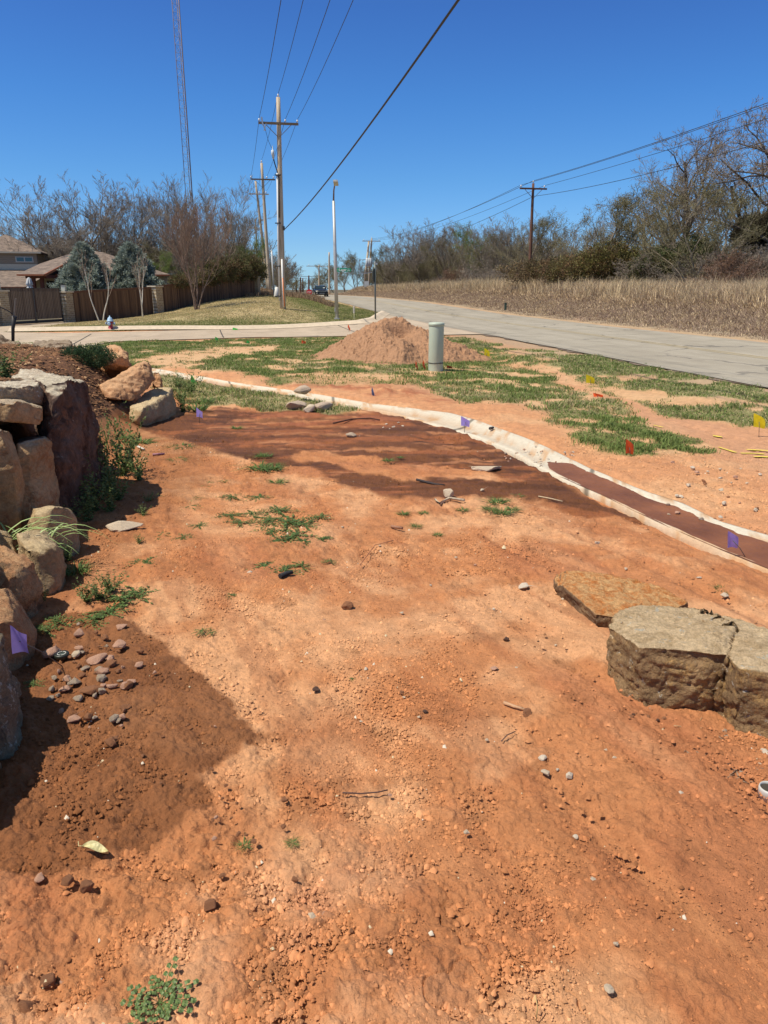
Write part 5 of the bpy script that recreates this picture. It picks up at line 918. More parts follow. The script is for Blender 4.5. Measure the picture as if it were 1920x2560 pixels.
# ------------------------------------------------------------------ green pedestal tube
def pedestal():
    b0 = G(941, 800); D = b0.y; root = empty('utility_pedestal', b0, 'pale green cylindrical utility tube standing in the verge grass', 'utility pedestal'); r = 16 * 1.157 / 1873 * D; top = P3(943, 697, D).z - b0.z
    m = simple('green_plastic', (.47, .53, .42), .45, var=.05, scale=5, bump=.08); x = Vector((.012, 0, 0)) * 0
    def lathe(name, prof, mat, par):
        q = MB(); n = 48; vs = [b0 + Vector((rr * math.cos(2 * math.pi * i / n) + lean * z, rr * math.sin(2 * math.pi * i / n), z)) for i in range(n) for rr, z in prof]; k = len(prof); q.add(vs, [(i * k + j, ((i + 1) % n) * k + j, ((i + 1) % n) * k + j + 1, i * k + j + 1) for i in range(n) for j in range(k - 1)], True); o = q.build(name, mat, par)
        return o
    lean = .0
    lathe('tube', [(r * .99, -.1), (r * .99, top * .165), (r, top * .17), (r, top * .93)], m, root); lathe('cap', [(r, top * .93), (r * 1.06, top * .935), (r * 1.06, top * .985), (r * 1.0, top), (r * .5, top * 1.008), (.0005, top * 1.01)], m, root); band = lathe('band', [(r * 1.0, top * .15), (r * 1.035, top * .155), (r * 1.035, top * .17), (r * 1.0, top * .175)], simple('dark_band', (.06, .07, .06), .5), root)
    q = MB(); q.box(b0 + Vector((r * .62, -r * .86, top * .165)), (.03, .03, .035)); q.build('lock', simple('lock_metal', (.10, .10, .10), .5), band)
pedestal()

# ------------------------------------------------------------------ power poles, wires, lamps, signs
WOODP = simple('weathered_pole_wood', (.40, .31, .21), .9, col2=(.60, .50, .37), scale=5, bump=.7, bscale=18, stretch=(3, 3, .25)); WOODD = simple('creosoted_pole_wood', (.10, .045, .028), .9, col2=(.17, .08, .05), scale=5, bump=.5, stretch=(3, 3, .25))
ARM = simple('crossarm_wood', (.12, .09, .065), .9, col2=(.18, .14, .10), scale=6); STEEL = simple('galvanised_steel', (.45, .46, .46), .4, .7, var=.1, scale=8); PORC = simple('porcelain', (.72, .74, .76), .3); GREYP = simple('grey_transformer_paint', (.52, .56, .58), .45, var=.06)
CABLE = simple('black_cable', (.025, .025, .028), .6); PVC = simple('grey_conduit', (.60, .60, .58), .5, var=.06); ORG = simple('orange_conduit', (.75, .22, .05), .5); AX = Vector((.983, .18, 0)).normalized()
def insul(root, p, s=1.0):
    s = s * .68
    b = MB(); b.tube([p, p + Vector((0, 0, .10 * s)), p + Vector((0, 0, .101 * s)), p + Vector((0, 0, .19 * s)), p + Vector((0, 0, .26 * s)), p + Vector((0, 0, .30 * s))], [.02 * s, .02 * s, .085 * s, .10 * s, .06 * s, .03 * s], 10); b.build('insulator', PORC, root)
def power_pole(label, base, top, r, arm_z=None, arm_w=2.4, ins=(-1.15, .45, 1.15), mat=WOODP, group=None, shift=0, brace=True, topins=True, name='power_pole', sk=1.0, armdir=AX, armmat=ARM, det=True):
    base = Vector(base); top = Vector(top); root = empty(name, base, label, 'power pole', group); b = MB(); n = 9; pts = [base.lerp(top, i / n) for i in range(n + 1)]; pts[0] = pts[0] - Vector((0, 0, .5)); b.tube(pts, [r * (1.0 - .38 * i / n) for i in range(n + 1)], 14); b.build('pole', mat, root); wires = []
    if topins: insul(root, top, sk); wires.append(top + Vector((0, 0, .19 * sk)))
    if arm_z:
        t = (arm_z - base.z) / (top.z - base.z); c = base.lerp(top, t) + Vector((0, -r * .85, 0)); L = c - armdir * (arm_w / 2 - shift); Rr = c + armdir * (arm_w / 2 + shift); q = MB(); q.bar(L, Rr, .10, .13); q.build('crossarm', armmat, root)
        if brace:
            for sg in (-1, 1): q = MB(); q.bar(c + armdir * sg * .8 + Vector((0, -.08, -.05)), c + Vector((0, -.06, -.75)) + armdir * sg * .05, .045, .03); q.build('brace', armmat if det else ARM, root)
        for k in ins: p = c + armdir * k + Vector((0, 0, .06)); insul(root, p, sk); wires.append(p + Vector((0, 0, .19 * sk)))
    return root, wires
def gp(x, y): return Vector((x, y, H(x, y)))
def ztop(xd, yd, D): return P3(xd, yd, D)
PG = 'power poles in the row along the left side of the road'
b1 = P3(611, 663, 50); b1.z = H(b1.x, 50); t1 = P3(601, 204 + 6, 50); az1 = P3(601, 268, 50).z
main, w1 = power_pole('tallest nearest wooden power pole on the knoll with a white and an orange conduit', b1, t1, .20, az1, 2.42, (-1.15, .42, 1.15), sk=.95)
# hardware of the near pole: cutout, riser, cable terminator, conduits
cz = lambda yd: P3(605, yd, 50).z
armc = P3(601, 268, 50); q = MB(); p = armc - AX * .92 + Vector((0, -.2, 0)); q.bar(p + Vector((-.04, 0, .32)), p + Vector((.03, 0, -.12)), .09); q.bar(p + Vector((.02, 0, -.05)), p + Vector((.17, 0, -.42)), .07); q.bar(p + Vector((.22, -.02, -.05)), p + Vector((.08, -.02, -.44)), .05); q.build('fuse_cutout', STEEL, main)
q = MB(); p = P3(590, 333, 50) + Vector((0, -.15, 0)); q.tube([p + Vector((0, 0, .45)), p + Vector((0, 0, .2)), p + Vector((0, 0, .19)), p, p + Vector((.02, 0, -.3))], [.02, .03, .10, .10, .04], 10); term = q.build('cable_terminator', GREYP, main)
q = MB(); q.tube([p + Vector((.02, 0, -.2)), P3(593, 352, 50), P3(600, 374, 49.9), P3(602, 385, 49.8), P3(603, 470, 49.75)], .035, 8); q.build('riser_cable', CABLE, main)
q = MB(); q.tube([armc - AX * .78 + Vector((0, -.2, -.3)), P3(580, 305, 50), P3(586, 318, 50), P3(590, 322, 49.9)], .012, 6); q.build('jumper_wire', CABLE, main)
q = MB(); q.tube([P3(599, 374, 49.85), P3(601, 520, 49.8), P3(604, 650, 49.8)], .06, 10); for_c = q.build('conduit', PVC, main)
q = MB(); [q.box(P3(600.5, y, 49.8), (.36, .12, .06)) for y in (378, 482, 575, 640)]; q.build('standoff_bracket', CABLE, main)
q = MB(); q.tube([P3(609, 560, 49.75), P3(612.5, 663.5, 49.75)], .055, 10); q.build('white_conduit', simple('white_conduit_plastic', (.72, .71, .68), .5), main); q = MB(); q.tube([P3(610.5, 600, 49.7), P3(613, 640, 49.7), P3(614.5, 662, 49.7)], .032, 8); q.build('orange_conduit', ORG, main)
q = MB(); q.box(P3(613, 493, 49.8), (.12, .12, .25)); q.build('cable_clamp', CABLE, main)
D2 = 81.; b2 = P3(583, 631, D2); b2.z = H(b2.x, D2); t2 = P3(565, 352, D2); p2, w2 = power_pole('second wooden power pole behind the tallest one, with a dark crossarm', b2, t2, .20, P3(566, 388, D2).z, 2.4, (-1.12, .45, 1.12), shift=.08, sk=1.2, group=PG)
D3 = 98.; b3 = P3(580, 627, D3); b3.z = H(b3.x, D3); t3 = P3(552, 391, D3); p3, w3 = power_pole('leaning pale wooden power pole just left of the second pole', b3, t3, .20, P3(558, 419.5, D3).z, 2.4, (-1.15, .3, 1.1), shift=.25, sk=1.2, group=PG, topins=False, armmat=WOODP)
D4 = 185.; b4 = P3(555, 575, D4); b4.z = H(b4.x, D4); t4 = P3(552, 473, D4); p4, w4 = power_pole('small distant wooden power pole left of the leaning pole', b4, t4, .26, P3(553, 493, D4).z, 3.0, (-1.2, .5, 1.2), sk=1.3, group=PG, topins=False, armmat=WOODP)
def wire(label, pts, r, sag=.6, group=None, name='power_line', n=14):
    P = []
    for a, b, s in zip(pts[:-1], pts[1:], sag if hasattr(sag, '__len__') else [sag] * (len(pts) - 1)):
        for i in range(n + (1 if b is pts[-1] else 0)): t = i / n; q = a.lerp(b, t); q.z -= 4 * s * t * (1 - t); P.append(q)
    b = MB(); b.tube(P, r, 6); o = b.build(name, CABLE); return tag(o, label, 'power line', group)
Z4 = t4.z
def farw(w): return [w, ]
WLB = 'overhead wires strung along the left row of poles'
dirw = Vector((.193, -1, 0)); back = lambda p, xd0, h: None
def ext(p, xd0, D):  # wire leaving towards and past the camera: passes pixel column xd0 at the top edge
    a, b = rayd(xd0, 0); return Vector((a * D, D, CAM_Z + b * D))
def near_end(p, xd0, drop=.9):
    # point where the sagging wire crosses the view of the top edge, then run on behind the camera at pole height
    a, b = rayd(xd0, 0); D = (p.z - drop - CAM_Z) / b; m = Vector((a * D, D, p.z - drop)); e = p + (m - p) * (58 / (p.y - m.y)); e.z = p.z; t = (p.y - m.y) / 58; s = drop / (4 * t * (1 - t)); return e, s
for k, (xd0, lab) in enumerate(((655, 'overhead wire on top of the tallest pole'), (607, 'leftmost overhead wire of the row of poles'), (713, 'overhead wire just right of the tallest pole on its crossarm'), (763, 'rightmost overhead wire on the crossarm of the tallest pole'))):
    e, s = near_end(w1[k], xd0); mids = [w1[k], w2[k]]
    if k == 0: pts = [e, w1[0], w2[0], P3(556, 424, D3), P3(552, 478, D4)]; sg = [s, .25, .2, .9]
    else: pts = [e, w1[k], w2[k], w3[k - 1], w4[k - 1]]; sg = [s, .25, .15, .9]
    wire(lab, pts, .013, sg)
# thick service cable
p0 = P3(616, 492, 50); a, b_ = rayd(990, 0); m = Vector((a * 16, 16, CAM_Z + b_ * 16)); e = p0 + (m - p0) * (50 / 34); e.z = m.z + .35
wire('thick dark cable running from halfway up the tallest pole to the top right', [P3(613, 497, 49.8), P3(624, 486, 48.6), m, e], .028, [0, .25, .05])
wire('dark cable drooping behind the tallest pole towards the second pole', [P3(611, 500, 49.9), P3(597, 520, 60), P3(578, 540, 81)], .022, [.1, .4])
# tube marker and thin conduit beside second pole
b = P3(597, 634, 74); b.z = H(b.x, 74); q = MB(); q.tube([b - Vector((0, 0, .2)), b + Vector((-.08, 0, .0)), P3(599, 620, 74)], .19, 12); root = empty('utility_pedestal', b, 'tilted whitish utility tube between the poles on the knoll', 'utility pedestal'); q.build('tube', PVC, root)
b = P3(592, 634, 76); b.z = H(b.x, 76); q = MB(); q.tube([b, P3(586.5, 540, 76)], .07, 8); o = q.build('guy_marker', PVC); tag(o, 'thin pale leaning conduit pipe right of the second pole', 'pipe')
# right hand pole
DR = 69.; br = P3(1143, 612, DR); br.z = H(br.x, DR); tr = P3(1152, 396, DR); rp, wr = power_pole('dark brown wooden power pole beyond the road with a single crossarm', br, tr, .17, P3(1151, 408, DR).z, 2.45, (-1.12, 1.0), mat=WOODD, sk=1.1, armmat=WOODD)
DT = 152.; bt = P3(795, 622, DT); bt.z = H(bt.x, DT); tt = P3(803, 515, DT); tp, wt = power_pole('distant wooden pole carrying a bank of grey transformers', bt, tt, .25, P3(803, 521, DT).z, 3.6, (-1.5, 1.5), sk=1.4, armmat=WOODP)
bt2 = P3(786, 615, DT); bt2.z = H(bt2.x, DT); tt2 = P3(797, 520, DT); b = MB(); b.tube([bt2, tt2], [.24, .18], 10); b.build('second_pole', WOODP, tp)
for xd in (793.5, 797.5, 801): q = MB(); p = P3(xd, 567, DT - .6); q.tube([p + Vector((0, 0, -.75)), p + Vector((0, 0, -.7)), p + Vector((0, 0, .7)), p + Vector((0, 0, .8))], [.2, .32, .32, .2], 12); q.build('transformer', GREYP, tp)
q = MB(); A0 = P3(777, 592, DT - .6); B0 = P3(806, 588, DT - .6); q.bar(A0, B0, .14); q.bar(P3(777, 560, DT - .6), A0, .10); q.bar(P3(782, 566, DT - .6), P3(782, 590, DT - .6), .10); q.bar(P3(777, 562, DT - .6), P3(792, 560, DT - .6), .09); q.bar(A0, P3(785, 600, DT - .5), .10); q.build('rack', STEEL, tp)
q = MB(); q.box(P3(792, 615, DT - 2), (.9, .5, 1.3)); q.build('meter_box', GREYP, tp)
ew = lambda xd, yd, D: P3(xd, yd, D)
wire('upper overhead wire of the right hand line', [P3(1672, 217, 39.0), wr[0], P3(800, 516, DT)], .017, [.15, .9]); wire('second overhead wire of the right hand line just below the upper one', [P3(1672, 222, 39.0), wr[1], P3(790, 519, DT)], .015, [.15, 1.0]); wire('third overhead wire of the right hand line', [P3(1672, 251, 38.5), wr[2], P3(806, 519, DT)], .015, [.1, 1.0])
wire('lowest overhead wire crossing behind the right hand trees', [P3(1672, 300, 41), P3(1153, 424, DR), P3(797, 545, DT)], .018, [.3, 1.2])
# far poles down the road
def farpole(lab, xd, yb, yt, D, aw=0, mat=WOODP, r=.22): b = P3(xd, yb, D); b.z = min(b.z, H(b.x, D) - .2); return power_pole(lab, b, P3(xd, yt, D), r, P3(xd, yt + 2, D).z if aw else None, aw, (-aw * .4, aw * .4) if aw else (), mat, 'distant poles past the car', brace=False, topins=False, sk=1.6, armmat=mat)
farpole('distant pale pole with a wide crossarm above the car', 689, 625, 573, 175, 5.6); farpole('distant pole right of the car with no crossarm', 711, 622, 545, 150, 0); farpole('dark distant pole behind the stop sign', 667, 628, 595, 260, 5.5, WOODD, .35)
farpole('faint distant pole left of the dark one', 654, 628, 601, 300, 0, WOODD, .35); farpole('faint distant double pole beyond the road bend', 649, 628, 599, 290, 5, WOODD, .4); farpole('leftmost faint distant pole beyond the road bend', 640, 628, 604, 300, 5, WOODD, .35)
# stop sign far away
D = 200.; c = P3(668, 631, D); root = empty('stop_sign', Vector((c.x, c.y, H(c.x, D))), 'tiny red stop sign seen far down the road', 'stop sign'); q = MB(); q.tube([Vector((c.x, D + .1, H(c.x, D))), c + Vector((0, .1, 0))], .08, 6); q.build('post', STEEL, root)
q = MB(); o8 = [c + Vector((math.cos(R(22.5 + 45 * k)) * .78, 0, math.sin(R(22.5 + 45 * k)) * .78)) for k in range(8)]; q.prism(o8, (0, .05, 0)); face = q.build('sign_face', simple('stop_red', (.55, .03, .04), .5), root)
def text(s, size, loc, mat, parent, name='lettering', rot=(R(90), 0, 0), ext=.002, align='CENTER', sx=1.0, bold=0.0):
    cu = bpy.data.curves.new('t', 'FONT'); cu.body = s; cu.size = size; cu.extrude = ext; cu.align_x = align; cu.align_y = 'CENTER'; cu.offset = bold; t = bpy.data.objects.new('t', cu); COL.objects.link(t); dg = bpy.context.evaluated_depsgraph_get(); dg.update(); me = bpy.data.meshes.new_from_object(t.evaluated_get(dg)); bpy.data.objects.remove(t)
    me.transform(Matrix.Translation(loc) @ Vector((0, 0, 0)).to_track_quat('Z', 'Y').to_matrix().to_4x4() if False else Matrix.Translation(loc) @ __import__('mathutils').Euler(rot).to_matrix().to_4x4() @ Matrix.Diagonal((sx, 1, 1, 1))); me.name = name; me.materials.clear(); return obj(name, me, mat, parent)
WHT = simple('white_sign_paint', (.80, .80, .78), .5); text('STOP', .55, c + Vector((0, -.03, 0)), WHT, face, sx=.85)
# street lamp
DL = 46.; bl = P3(728, 700, DL); bl.z = H(bl.x, DL); lamp = empty('street_lamp', bl, 'tall galvanised street lamp with a flat lamp head at the street corner', 'street lamp'); tl = P3(721.5, 402, DL); kn = P3(720.6, 434, DL)
LST = simple('lamp_steel', (.50, .49, .46), .45, .35, var=.06); q = MB(); q.tube([bl, bl.lerp(kn, .5), kn], [.115, .10, .075], 16); q.build('pole', LST, lamp)
q = MB(); q.tube([kn, P3(721, 412, DL), P3(722.5, 402, DL - .15), P3(723, 399, DL - .35)], [.05, .042, .04, .04], 10); q.build('arm', simple('arm_brown', (.16, .11, .08), .5), lamp); q = MB(); hd = P3(725.5, 395, DL - .7); q.box(hd, (.26, .7, .09), Matrix.Rotation(R(-12), 3, 'X')); q.box(hd + Vector((0, -.05, .07)), (.20, .35, .07), Matrix.Rotation(R(-12), 3, 'X')); head = q.build('lamp_head', LST, lamp)
q = MB(); q.tube([hd + Vector((.02, .1, .09)), hd + Vector((.02, .1, .17))], .04, 10); q.build('photocell', simple('photo', (.1, .12, .2), .4), head); q = MB(); q.box(bl + Vector((0, -.02, .03)), (.32, .32, .06)); q.build('base_plate', LST, lamp); q = MB(); q.box(bl + Vector((-.10, -.06, .55)), (.06, .05, .22)); q.build('access_cover', LST, lamp)
# stop sign edge-on with street name sign blade
DS = 42.; bs = P3(811, 690, DS); bs.z = H(bs.x, DS); ts = P3(810, 569, DS); sroot = empty('sign_post', bs, 'grey post carrying an edge on stop sign, seen from its back, behind the dirt pile', 'road sign'); PST = simple('dark_post', (.13, .15, .14), .5, .5); q = MB(); q.tube([bs, ts], .045, 8); q.build('post', PST, sroot)
cs = P3(809.5, 593, DS) + Vector((-.03, 0, 0)); fd = Vector((.20, .98, 0)).normalized(); hw = .38; o8 = [cs + fd * math.cos(R(22.5 + 45 * k)) * hw * 1.08 + Vector((0, 0, 1)) * math.sin(R(22.5 + 45 * k)) * hw * 2.0 * .56 for k in range(8)]; q = MB(); q.prism(o8, (-.02, .004, 0)); q.build('sign_panel', simple('sign_back', (.09, .11, .10), .5, .4), sroot)
q = MB(); q.tube([ts, ts + Vector((.0, 0, .08))], .03, 8); q.box(ts + Vector((.05, 0, -.02)), (.16, .05, .10)); q.build('bracket', STEEL, sroot)
# green street name sign on the lamp pole
lc = P3(743, 583, DL - .1); lroot = empty('street_sign', lc, 'green street name sign reaching right from the street lamp', 'street sign'); GRN = simple('sign_green', (.0, .30, .16), .45, var=.05); wS = 29.5 * 1.157 / 1930 * DL; hS = .20
q = MB(); q.box(lc, (wS, .012, hS)); pn = q.build('sign_panel', GRN, lroot); text('N', .10, lc + Vector((-wS * .40, -.012, 0)), WHT, pn); text('Lager', .20, lc + Vector((-wS * .08, -.012, 0)), WHT, pn, bold=.002); text('Ter', .085, lc + Vector((wS * .33, -.012, .045)), WHT, pn); text('3000', .085, lc + Vector((wS * .33, -.012, -.045)), WHT, pn)
q = MB(); q.bar(lc + Vector((-wS / 2 - .12, .02, .05)), lc + Vector((-wS / 2 + .04, .02, .05)), .03); q.bar(lc + Vector((-wS / 2 - .12, .02, -.05)), lc + Vector((-wS / 2 + .04, .02, -.05)), .03); q.build('bracket', STEEL, lroot)
# white marker post
DM = 45.0; bm_ = P3(765, 699, DM); bm_.z = H(bm_.x, DM); mroot = empty('marker_post', bm_, 'cream marker post with black lettering right of the street lamp', 'marker post'); tm = P3(764.6, 661, DM); q = MB(); q.bar(bm_, tm, .10, .03); pp = q.build('post', simple('cream_post', (.72, .68, .46), .5, var=.05), mroot)
q = MB(); q.bar(tm + Vector((0, 0, -.02)), tm + Vector((0, 0, -.40)), .104, .034); lb = q.build('sticker', WHT, mroot); text('CABLE', .10, tm + Vector((0, -.03, -.21)), simple('black_ink', (.02, .02, .02), .6), lb, rot=(R(90), R(90), 0), sx=1.0)
# radio tower
def tower():
    D = 130.; root = empty('radio_tower', P0(423, 600, D, H(-31, D) - 1), 'very tall thin lattice radio tower rising behind the bare trees on the left', 'radio tower'); Zb = P3(408, 560, D).z - 6; Zt = 62.; xb = P3(416, 540, D).x; m1 = simple('tower_steel', (.22, .15, .13), .6, var=.3, scale=.3); w = 1.08
    L3 = [Vector((-w / 2, 0, 0)), Vector((w / 2, -.1, 0)), Vector((.0, w * .8, 0))]; xs = P3(409, 430, D).x; c = lambda z: Vector((xs, D, z))
    for i, l in enumerate(L3): q = MB(); q.tube([c(Zb) + l, c(Zt) + l], .085 if i == 1 else .05, 6); q.build('leg', m1, root)
    q = MB(); z = Zb; k = 0; st = 1.1
    while z < Zt - st:
        for i in range(3): a = L3[i]; b = L3[(i + 1) % 3]; q.bar(c(z) + (a if k % 2 else b), c(z + st) + (b if k % 2 else a), .028); q.bar(c(z) + a, c(z) + b, .026)
        z += st; k += 1
    q.build('lattice', simple('lattice_steel', (.38, .40, .43), .6), root)
tower()

# ------------------------------------------------------------------ gate, pillars, fences
def stone_mat():
    m, N, L, b = nt('pillar_stone'); geo = N.new('ShaderNodeTexCoord'); b.inputs['Roughness'].default_value = .9; mp = N.new('ShaderNodeMapping'); mp.inputs['Rotation'].default_value = (R(90), 0, 0); L.new(geo.outputs['Object'], mp.inputs[0])
    br = N.new('ShaderNodeTexBrick'); br.inputs['Scale'].default_value = 1; br.inputs['Brick Width'].default_value = .30; br.inputs['Row Height'].default_value = .115; br.inputs['Mortar Size'].default_value = .012; br.inputs['Color1'].default_value = (.40, .31, .19, 1); br.inputs['Color2'].default_value = (.24, .17, .10, 1); br.inputs['Mortar'].default_value = (.55, .47, .34, 1); br.inputs['Bias'].default_value = -.15
    n = N.new('ShaderNodeTexNoise'); n.inputs['Scale'].default_value = 1.3; n.inputs['Detail'].default_value = 3; L.new(geo.outputs['Object'], n.inputs['Vector']); ad = N.new('ShaderNodeVectorMath'); ad.operation = 'MULTIPLY_ADD'; ad.inputs[1].default_value = (.10, .10, .10); L.new(n.outputs['Color'], ad.inputs[0]); L.new(mp.outputs[0], ad.inputs[2]); L.new(ad.outputs[0], br.inputs['Vector']); L.new(br.outputs[0], b.inputs['Base Color'])
    bp = N.new('ShaderNodeBump'); bp.inputs['Distance'].default_value = .03; bp.invert = True; L.new(br.outputs['Fac'], bp.inputs['Height']); L.new(bp.outputs[0], b.inputs['Normal']); return m
M_stone = stone_mat(); CAPM = simple('pillar_cap', (.52, .45, .34), .85, scale=10)
def plank_mat(name, c1, c2, w=.14):
    m, N, L, b = nt(name); tc = N.new('ShaderNodeTexCoord'); b.inputs['Roughness'].default_value = .85; sx = N.new('ShaderNodeSeparateXYZ'); L.new(tc.outputs['Object'], sx.inputs[0]); d = N.new('ShaderNodeMath'); d.operation = 'DIVIDE'; d.inputs[1].default_value = w; L.new(sx.outputs[0], d.inputs[0]); fl = N.new('ShaderNodeMath'); fl.operation = 'FLOOR'; L.new(d.outputs[0], fl.inputs[0])
    wn_ = N.new('ShaderNodeTexWhiteNoise'); wn_.noise_dimensions = '1D'; L.new(fl.outputs[0], wn_.inputs['W']); mp = N.new('ShaderNodeMapping'); mp.inputs['Scale'].default_value = (18, 18, .8); L.new(tc.outputs['Object'], mp.inputs[0]); n = N.new('ShaderNodeTexNoise'); n.inputs['Scale'].default_value = 1.2; n.inputs['Detail'].default_value = 5; L.new(mp.outputs[0], n.inputs['Vector'])
    av = N.new('ShaderNodeMath'); av.operation = 'ADD'; L.new(wn_.outputs['Value'], av.inputs[0]); L.new(n.outputs['Fac'], av.inputs[1]); mr = N.new('ShaderNodeMapRange'); mr.inputs[1].default_value = .4; mr.inputs[2].default_value = 1.6; L.new(av.outputs[0], mr.inputs[0]); cr = N.new('ShaderNodeValToRGB'); e = cr.color_ramp.elements; e[0].color = (*c1, 1); e[1].color = (*c2, 1); L.new(mr.outputs[0], cr.inputs[0]); L.new(cr.outputs[0], b.inputs['Base Color']); return m
M_fence = plank_mat('fence_board', (.06, .028, .014), (.21, .12, .06)); M_gate = plank_mat('gate_board', (.075, .050, .036), (.155, .115, .085), .13); M_iron = simple('black_iron', (.03, .028, .03), .5)
def pillar(c, w, h, label, ang, lamp=False):
    root = empty('stone_pillar', c, label, 'pillar', None, ang); q = MB(); q.box((0, 0, h / 2 - .3), (w, w, h + .6)); q.build('shaft', M_stone, root, False); q = MB(); q.box((0, 0, h + .045), (w + .14, w + .14, .09)); q.build('cap', CAPM, root, False)
    if lamp:
        lroot = empty('pillar_lantern', c + Vector((0, 0, h + .09)), lamp, 'lantern'); q = MB(); q.box((0, 0, .20), (.24, .24, .36)); q.box((0, 0, .012), (.14, .14, .03)); q.build('lamp_body', simple('lantern_glass', (.50, .52, .46), .3), lroot, False); q = MB(); q.box((0, 0, .40), (.30, .30, .04)); q.build('lamp_roof', M_iron, lroot, False)
    return root
gL = Vector((-22.35, 44.7, H(-22.35, 44.7))); gR = Vector((-20.9, 50.4, H(-20.9, 50.4))); ga = math.atan2(gR.y - gL.y, gR.x - gL.x)
hL = P3(13, 630, gL.y).z - gL.z; hR = P3(150, 632, gR.y).z - gR.z
pillar(gL, .72, hL, 'stone pillar at the left edge holding the gate', ga, 'pale lantern on the pillar at the left edge'); pillar(gR, .72, hR, 'stone pillar between the gate and the long fence', ga, 'pale lantern on the pillar right of the gate')
pm_ = Vector((-16.75, 56.6, H(-16.75, 56.6))); pillar(pm_, .70, P3(341, 620, 56.6).z - pm_.z, 'stone pillar joining the two lengths of board fence', R(64)); pe = Vector((-12.05, 73, H(-12.05, 73))); pillar(pe, .55, P3(556, 599, 73).z - pe.z, 'narrow stone pillar at the far end of the fence beneath the hedge', R(73))
def gate():
    d = (gR - gL); d.z = 0; L = d.length - .72; u = d.normalized(); s = gL + u * .36; z0 = (gL.z + gR.z) / 2 + .06; zt = P3(85, 622, 47.5).z; root = empty('gate', Vector((s.x, s.y, z0)), 'double brown wooden driveway gate with a black iron frame', 'gate', None, ga); h = zt - z0
    for k in (0, 1):
        x0 = .03 + k * L / 2; x1 = x0 + L / 2 - .05; n = int((x1 - x0 - .1) / .138); q = MB()
        for i in range(n): xx = x0 + .06 + (i + .5) * (x1 - x0 - .12) / n; q.box((xx, 0, h * .55), (.112, .03, h * .88)); 
        leafp = q.build('gate_leaf', M_gate, root, False); f = MB(); f.box(((x0 + x1) / 2, .035, .09), (x1 - x0, .05, .16)); f.box(((x0 + x1) / 2, .035, h - .03), (x1 - x0, .05, .06)); f.box((x0 + .03, .035, h / 2), (.06, .05, h)); f.box((x1 - .03, .035, h / 2), (.06, .05, h)); f.build('frame', M_iron, leafp, False)
gate()
def fence(a, b, label, top_a, top_b, n=None):
    d = Vector((b.x - a.x, b.y - a.y, 0)); L = d.length; ang = math.atan2(d.y, d.x); root = empty('board_fence', Vector((a.x, a.y, a.z)), label, 'fence', None, ang); q = MB(); cap = MB(); u = d.normalized(); w = .14; n = int(L / w); rnd = random.Random(3); pv = None
    for i in range(n):
        x = (i + .5) * w; p = a + u * x; g = H(p.x, p.y) - .05; t = x / L; zt = top_a * (1 - t) + top_b * t; q.box((x, rnd.uniform(-.012, .012), (g + zt) / 2 - a.z), (w * .955, .022, zt - g))
        if i % 12 == 0 or i == n - 1:
            c = Vector((x, 0, zt - a.z + .02))
            if pv is not None: cap.bar(pv, c, .05, .14)
            pv = c
    q.build('boards', M_fence, root, False); cap.build('cap_rail', simple('cap_board', (.13, .06, .032), .85), root, False)
fence(gR + Vector((.22, .30, 0)), pm_ - Vector((.16, .3, 0)), 'dark brown board fence between the two stone pillars', P3(163, 632, 50.8).z, P3(330, 622, 56.2).z); fence(pm_ + Vector((.14, .3, 0)), pe - Vector((.1, .3, 0)), 'dark brown board fence climbing the knoll under the hedge', P3(352, 619, 57).z, P3(552, 598, 72.6).z)
fence(Vector((-24.2, 37.5, H(-24.2, 37.5))), gL - Vector((.10, .42, 0)), 'reddish board fence end left of the gate pillar', gL.z + 1.75, gL.z + 1.75)

# ------------------------------------------------------------------ house
def shingle():
    m, N, L, b = nt('roof_shingle'); geo = N.new('ShaderNodeNewGeometry'); b.inputs['Roughness'].default_value = .95; mp = N.new('ShaderNodeMapping'); mp.inputs['Scale'].default_value = (1, 1, 1); L.new(geo.outputs['Position'], mp.inputs[0]); br = N.new('ShaderNodeTexBrick'); br.inputs['Scale'].default_value = 1; br.inputs['Brick Width'].default_value = .30; br.inputs['Row Height'].default_value = .17; br.inputs['Mortar Size'].default_value = .006; br.inputs['Color1'].default_value = (.235, .175, .135, 1); br.inputs['Color2'].default_value = (.14, .105, .085, 1); br.inputs['Mortar'].default_value = (.07, .055, .045, 1)
    L.new(mp.outputs[0], br.inputs['Vector']); n = N.new('ShaderNodeTexNoise'); n.inputs['Scale'].default_value = 1.8; n.inputs['Detail'].default_value = 5; L.new(geo.outputs['Position'], n.inputs['Vector']); mr = N.new('ShaderNodeMapRange'); mr.inputs[1].default_value = .3; mr.inputs[2].default_value = .7; mr.inputs[3].default_value = .7; mr.inputs[4].default_value = 1.35; L.new(n.outputs['Fac'], mr.inputs[0]); v = N.new('ShaderNodeVectorMath'); v.operation = 'SCALE'; L.new(br.outputs[0], v.inputs[0]); L.new(mr.outputs[0], v.inputs['Scale']); L.new(v.outputs[0], b.inputs['Base Color']); return m
def siding():
    m, N, L, b = nt('lap_siding'); geo = N.new('ShaderNodeNewGeometry'); b.inputs['Roughness'].default_value = .8; b.inputs['Base Color'].default_value = (.30, .24, .17, 1); w = N.new('ShaderNodeTexWave'); w.wave_type = 'BANDS'; w.bands_direction = 'Z'; w.wave_profile = 'SAW'; w.inputs['Scale'].default_value = 1.6; L.new(geo.outputs['Position'], w.inputs['Vector']); bp = N.new('ShaderNodeBump'); bp.inputs['Distance'].default_value = .04; L.new(w.outputs['Fac'], bp.inputs['Height']); L.new(bp.outputs[0], b.inputs['Normal']); return m
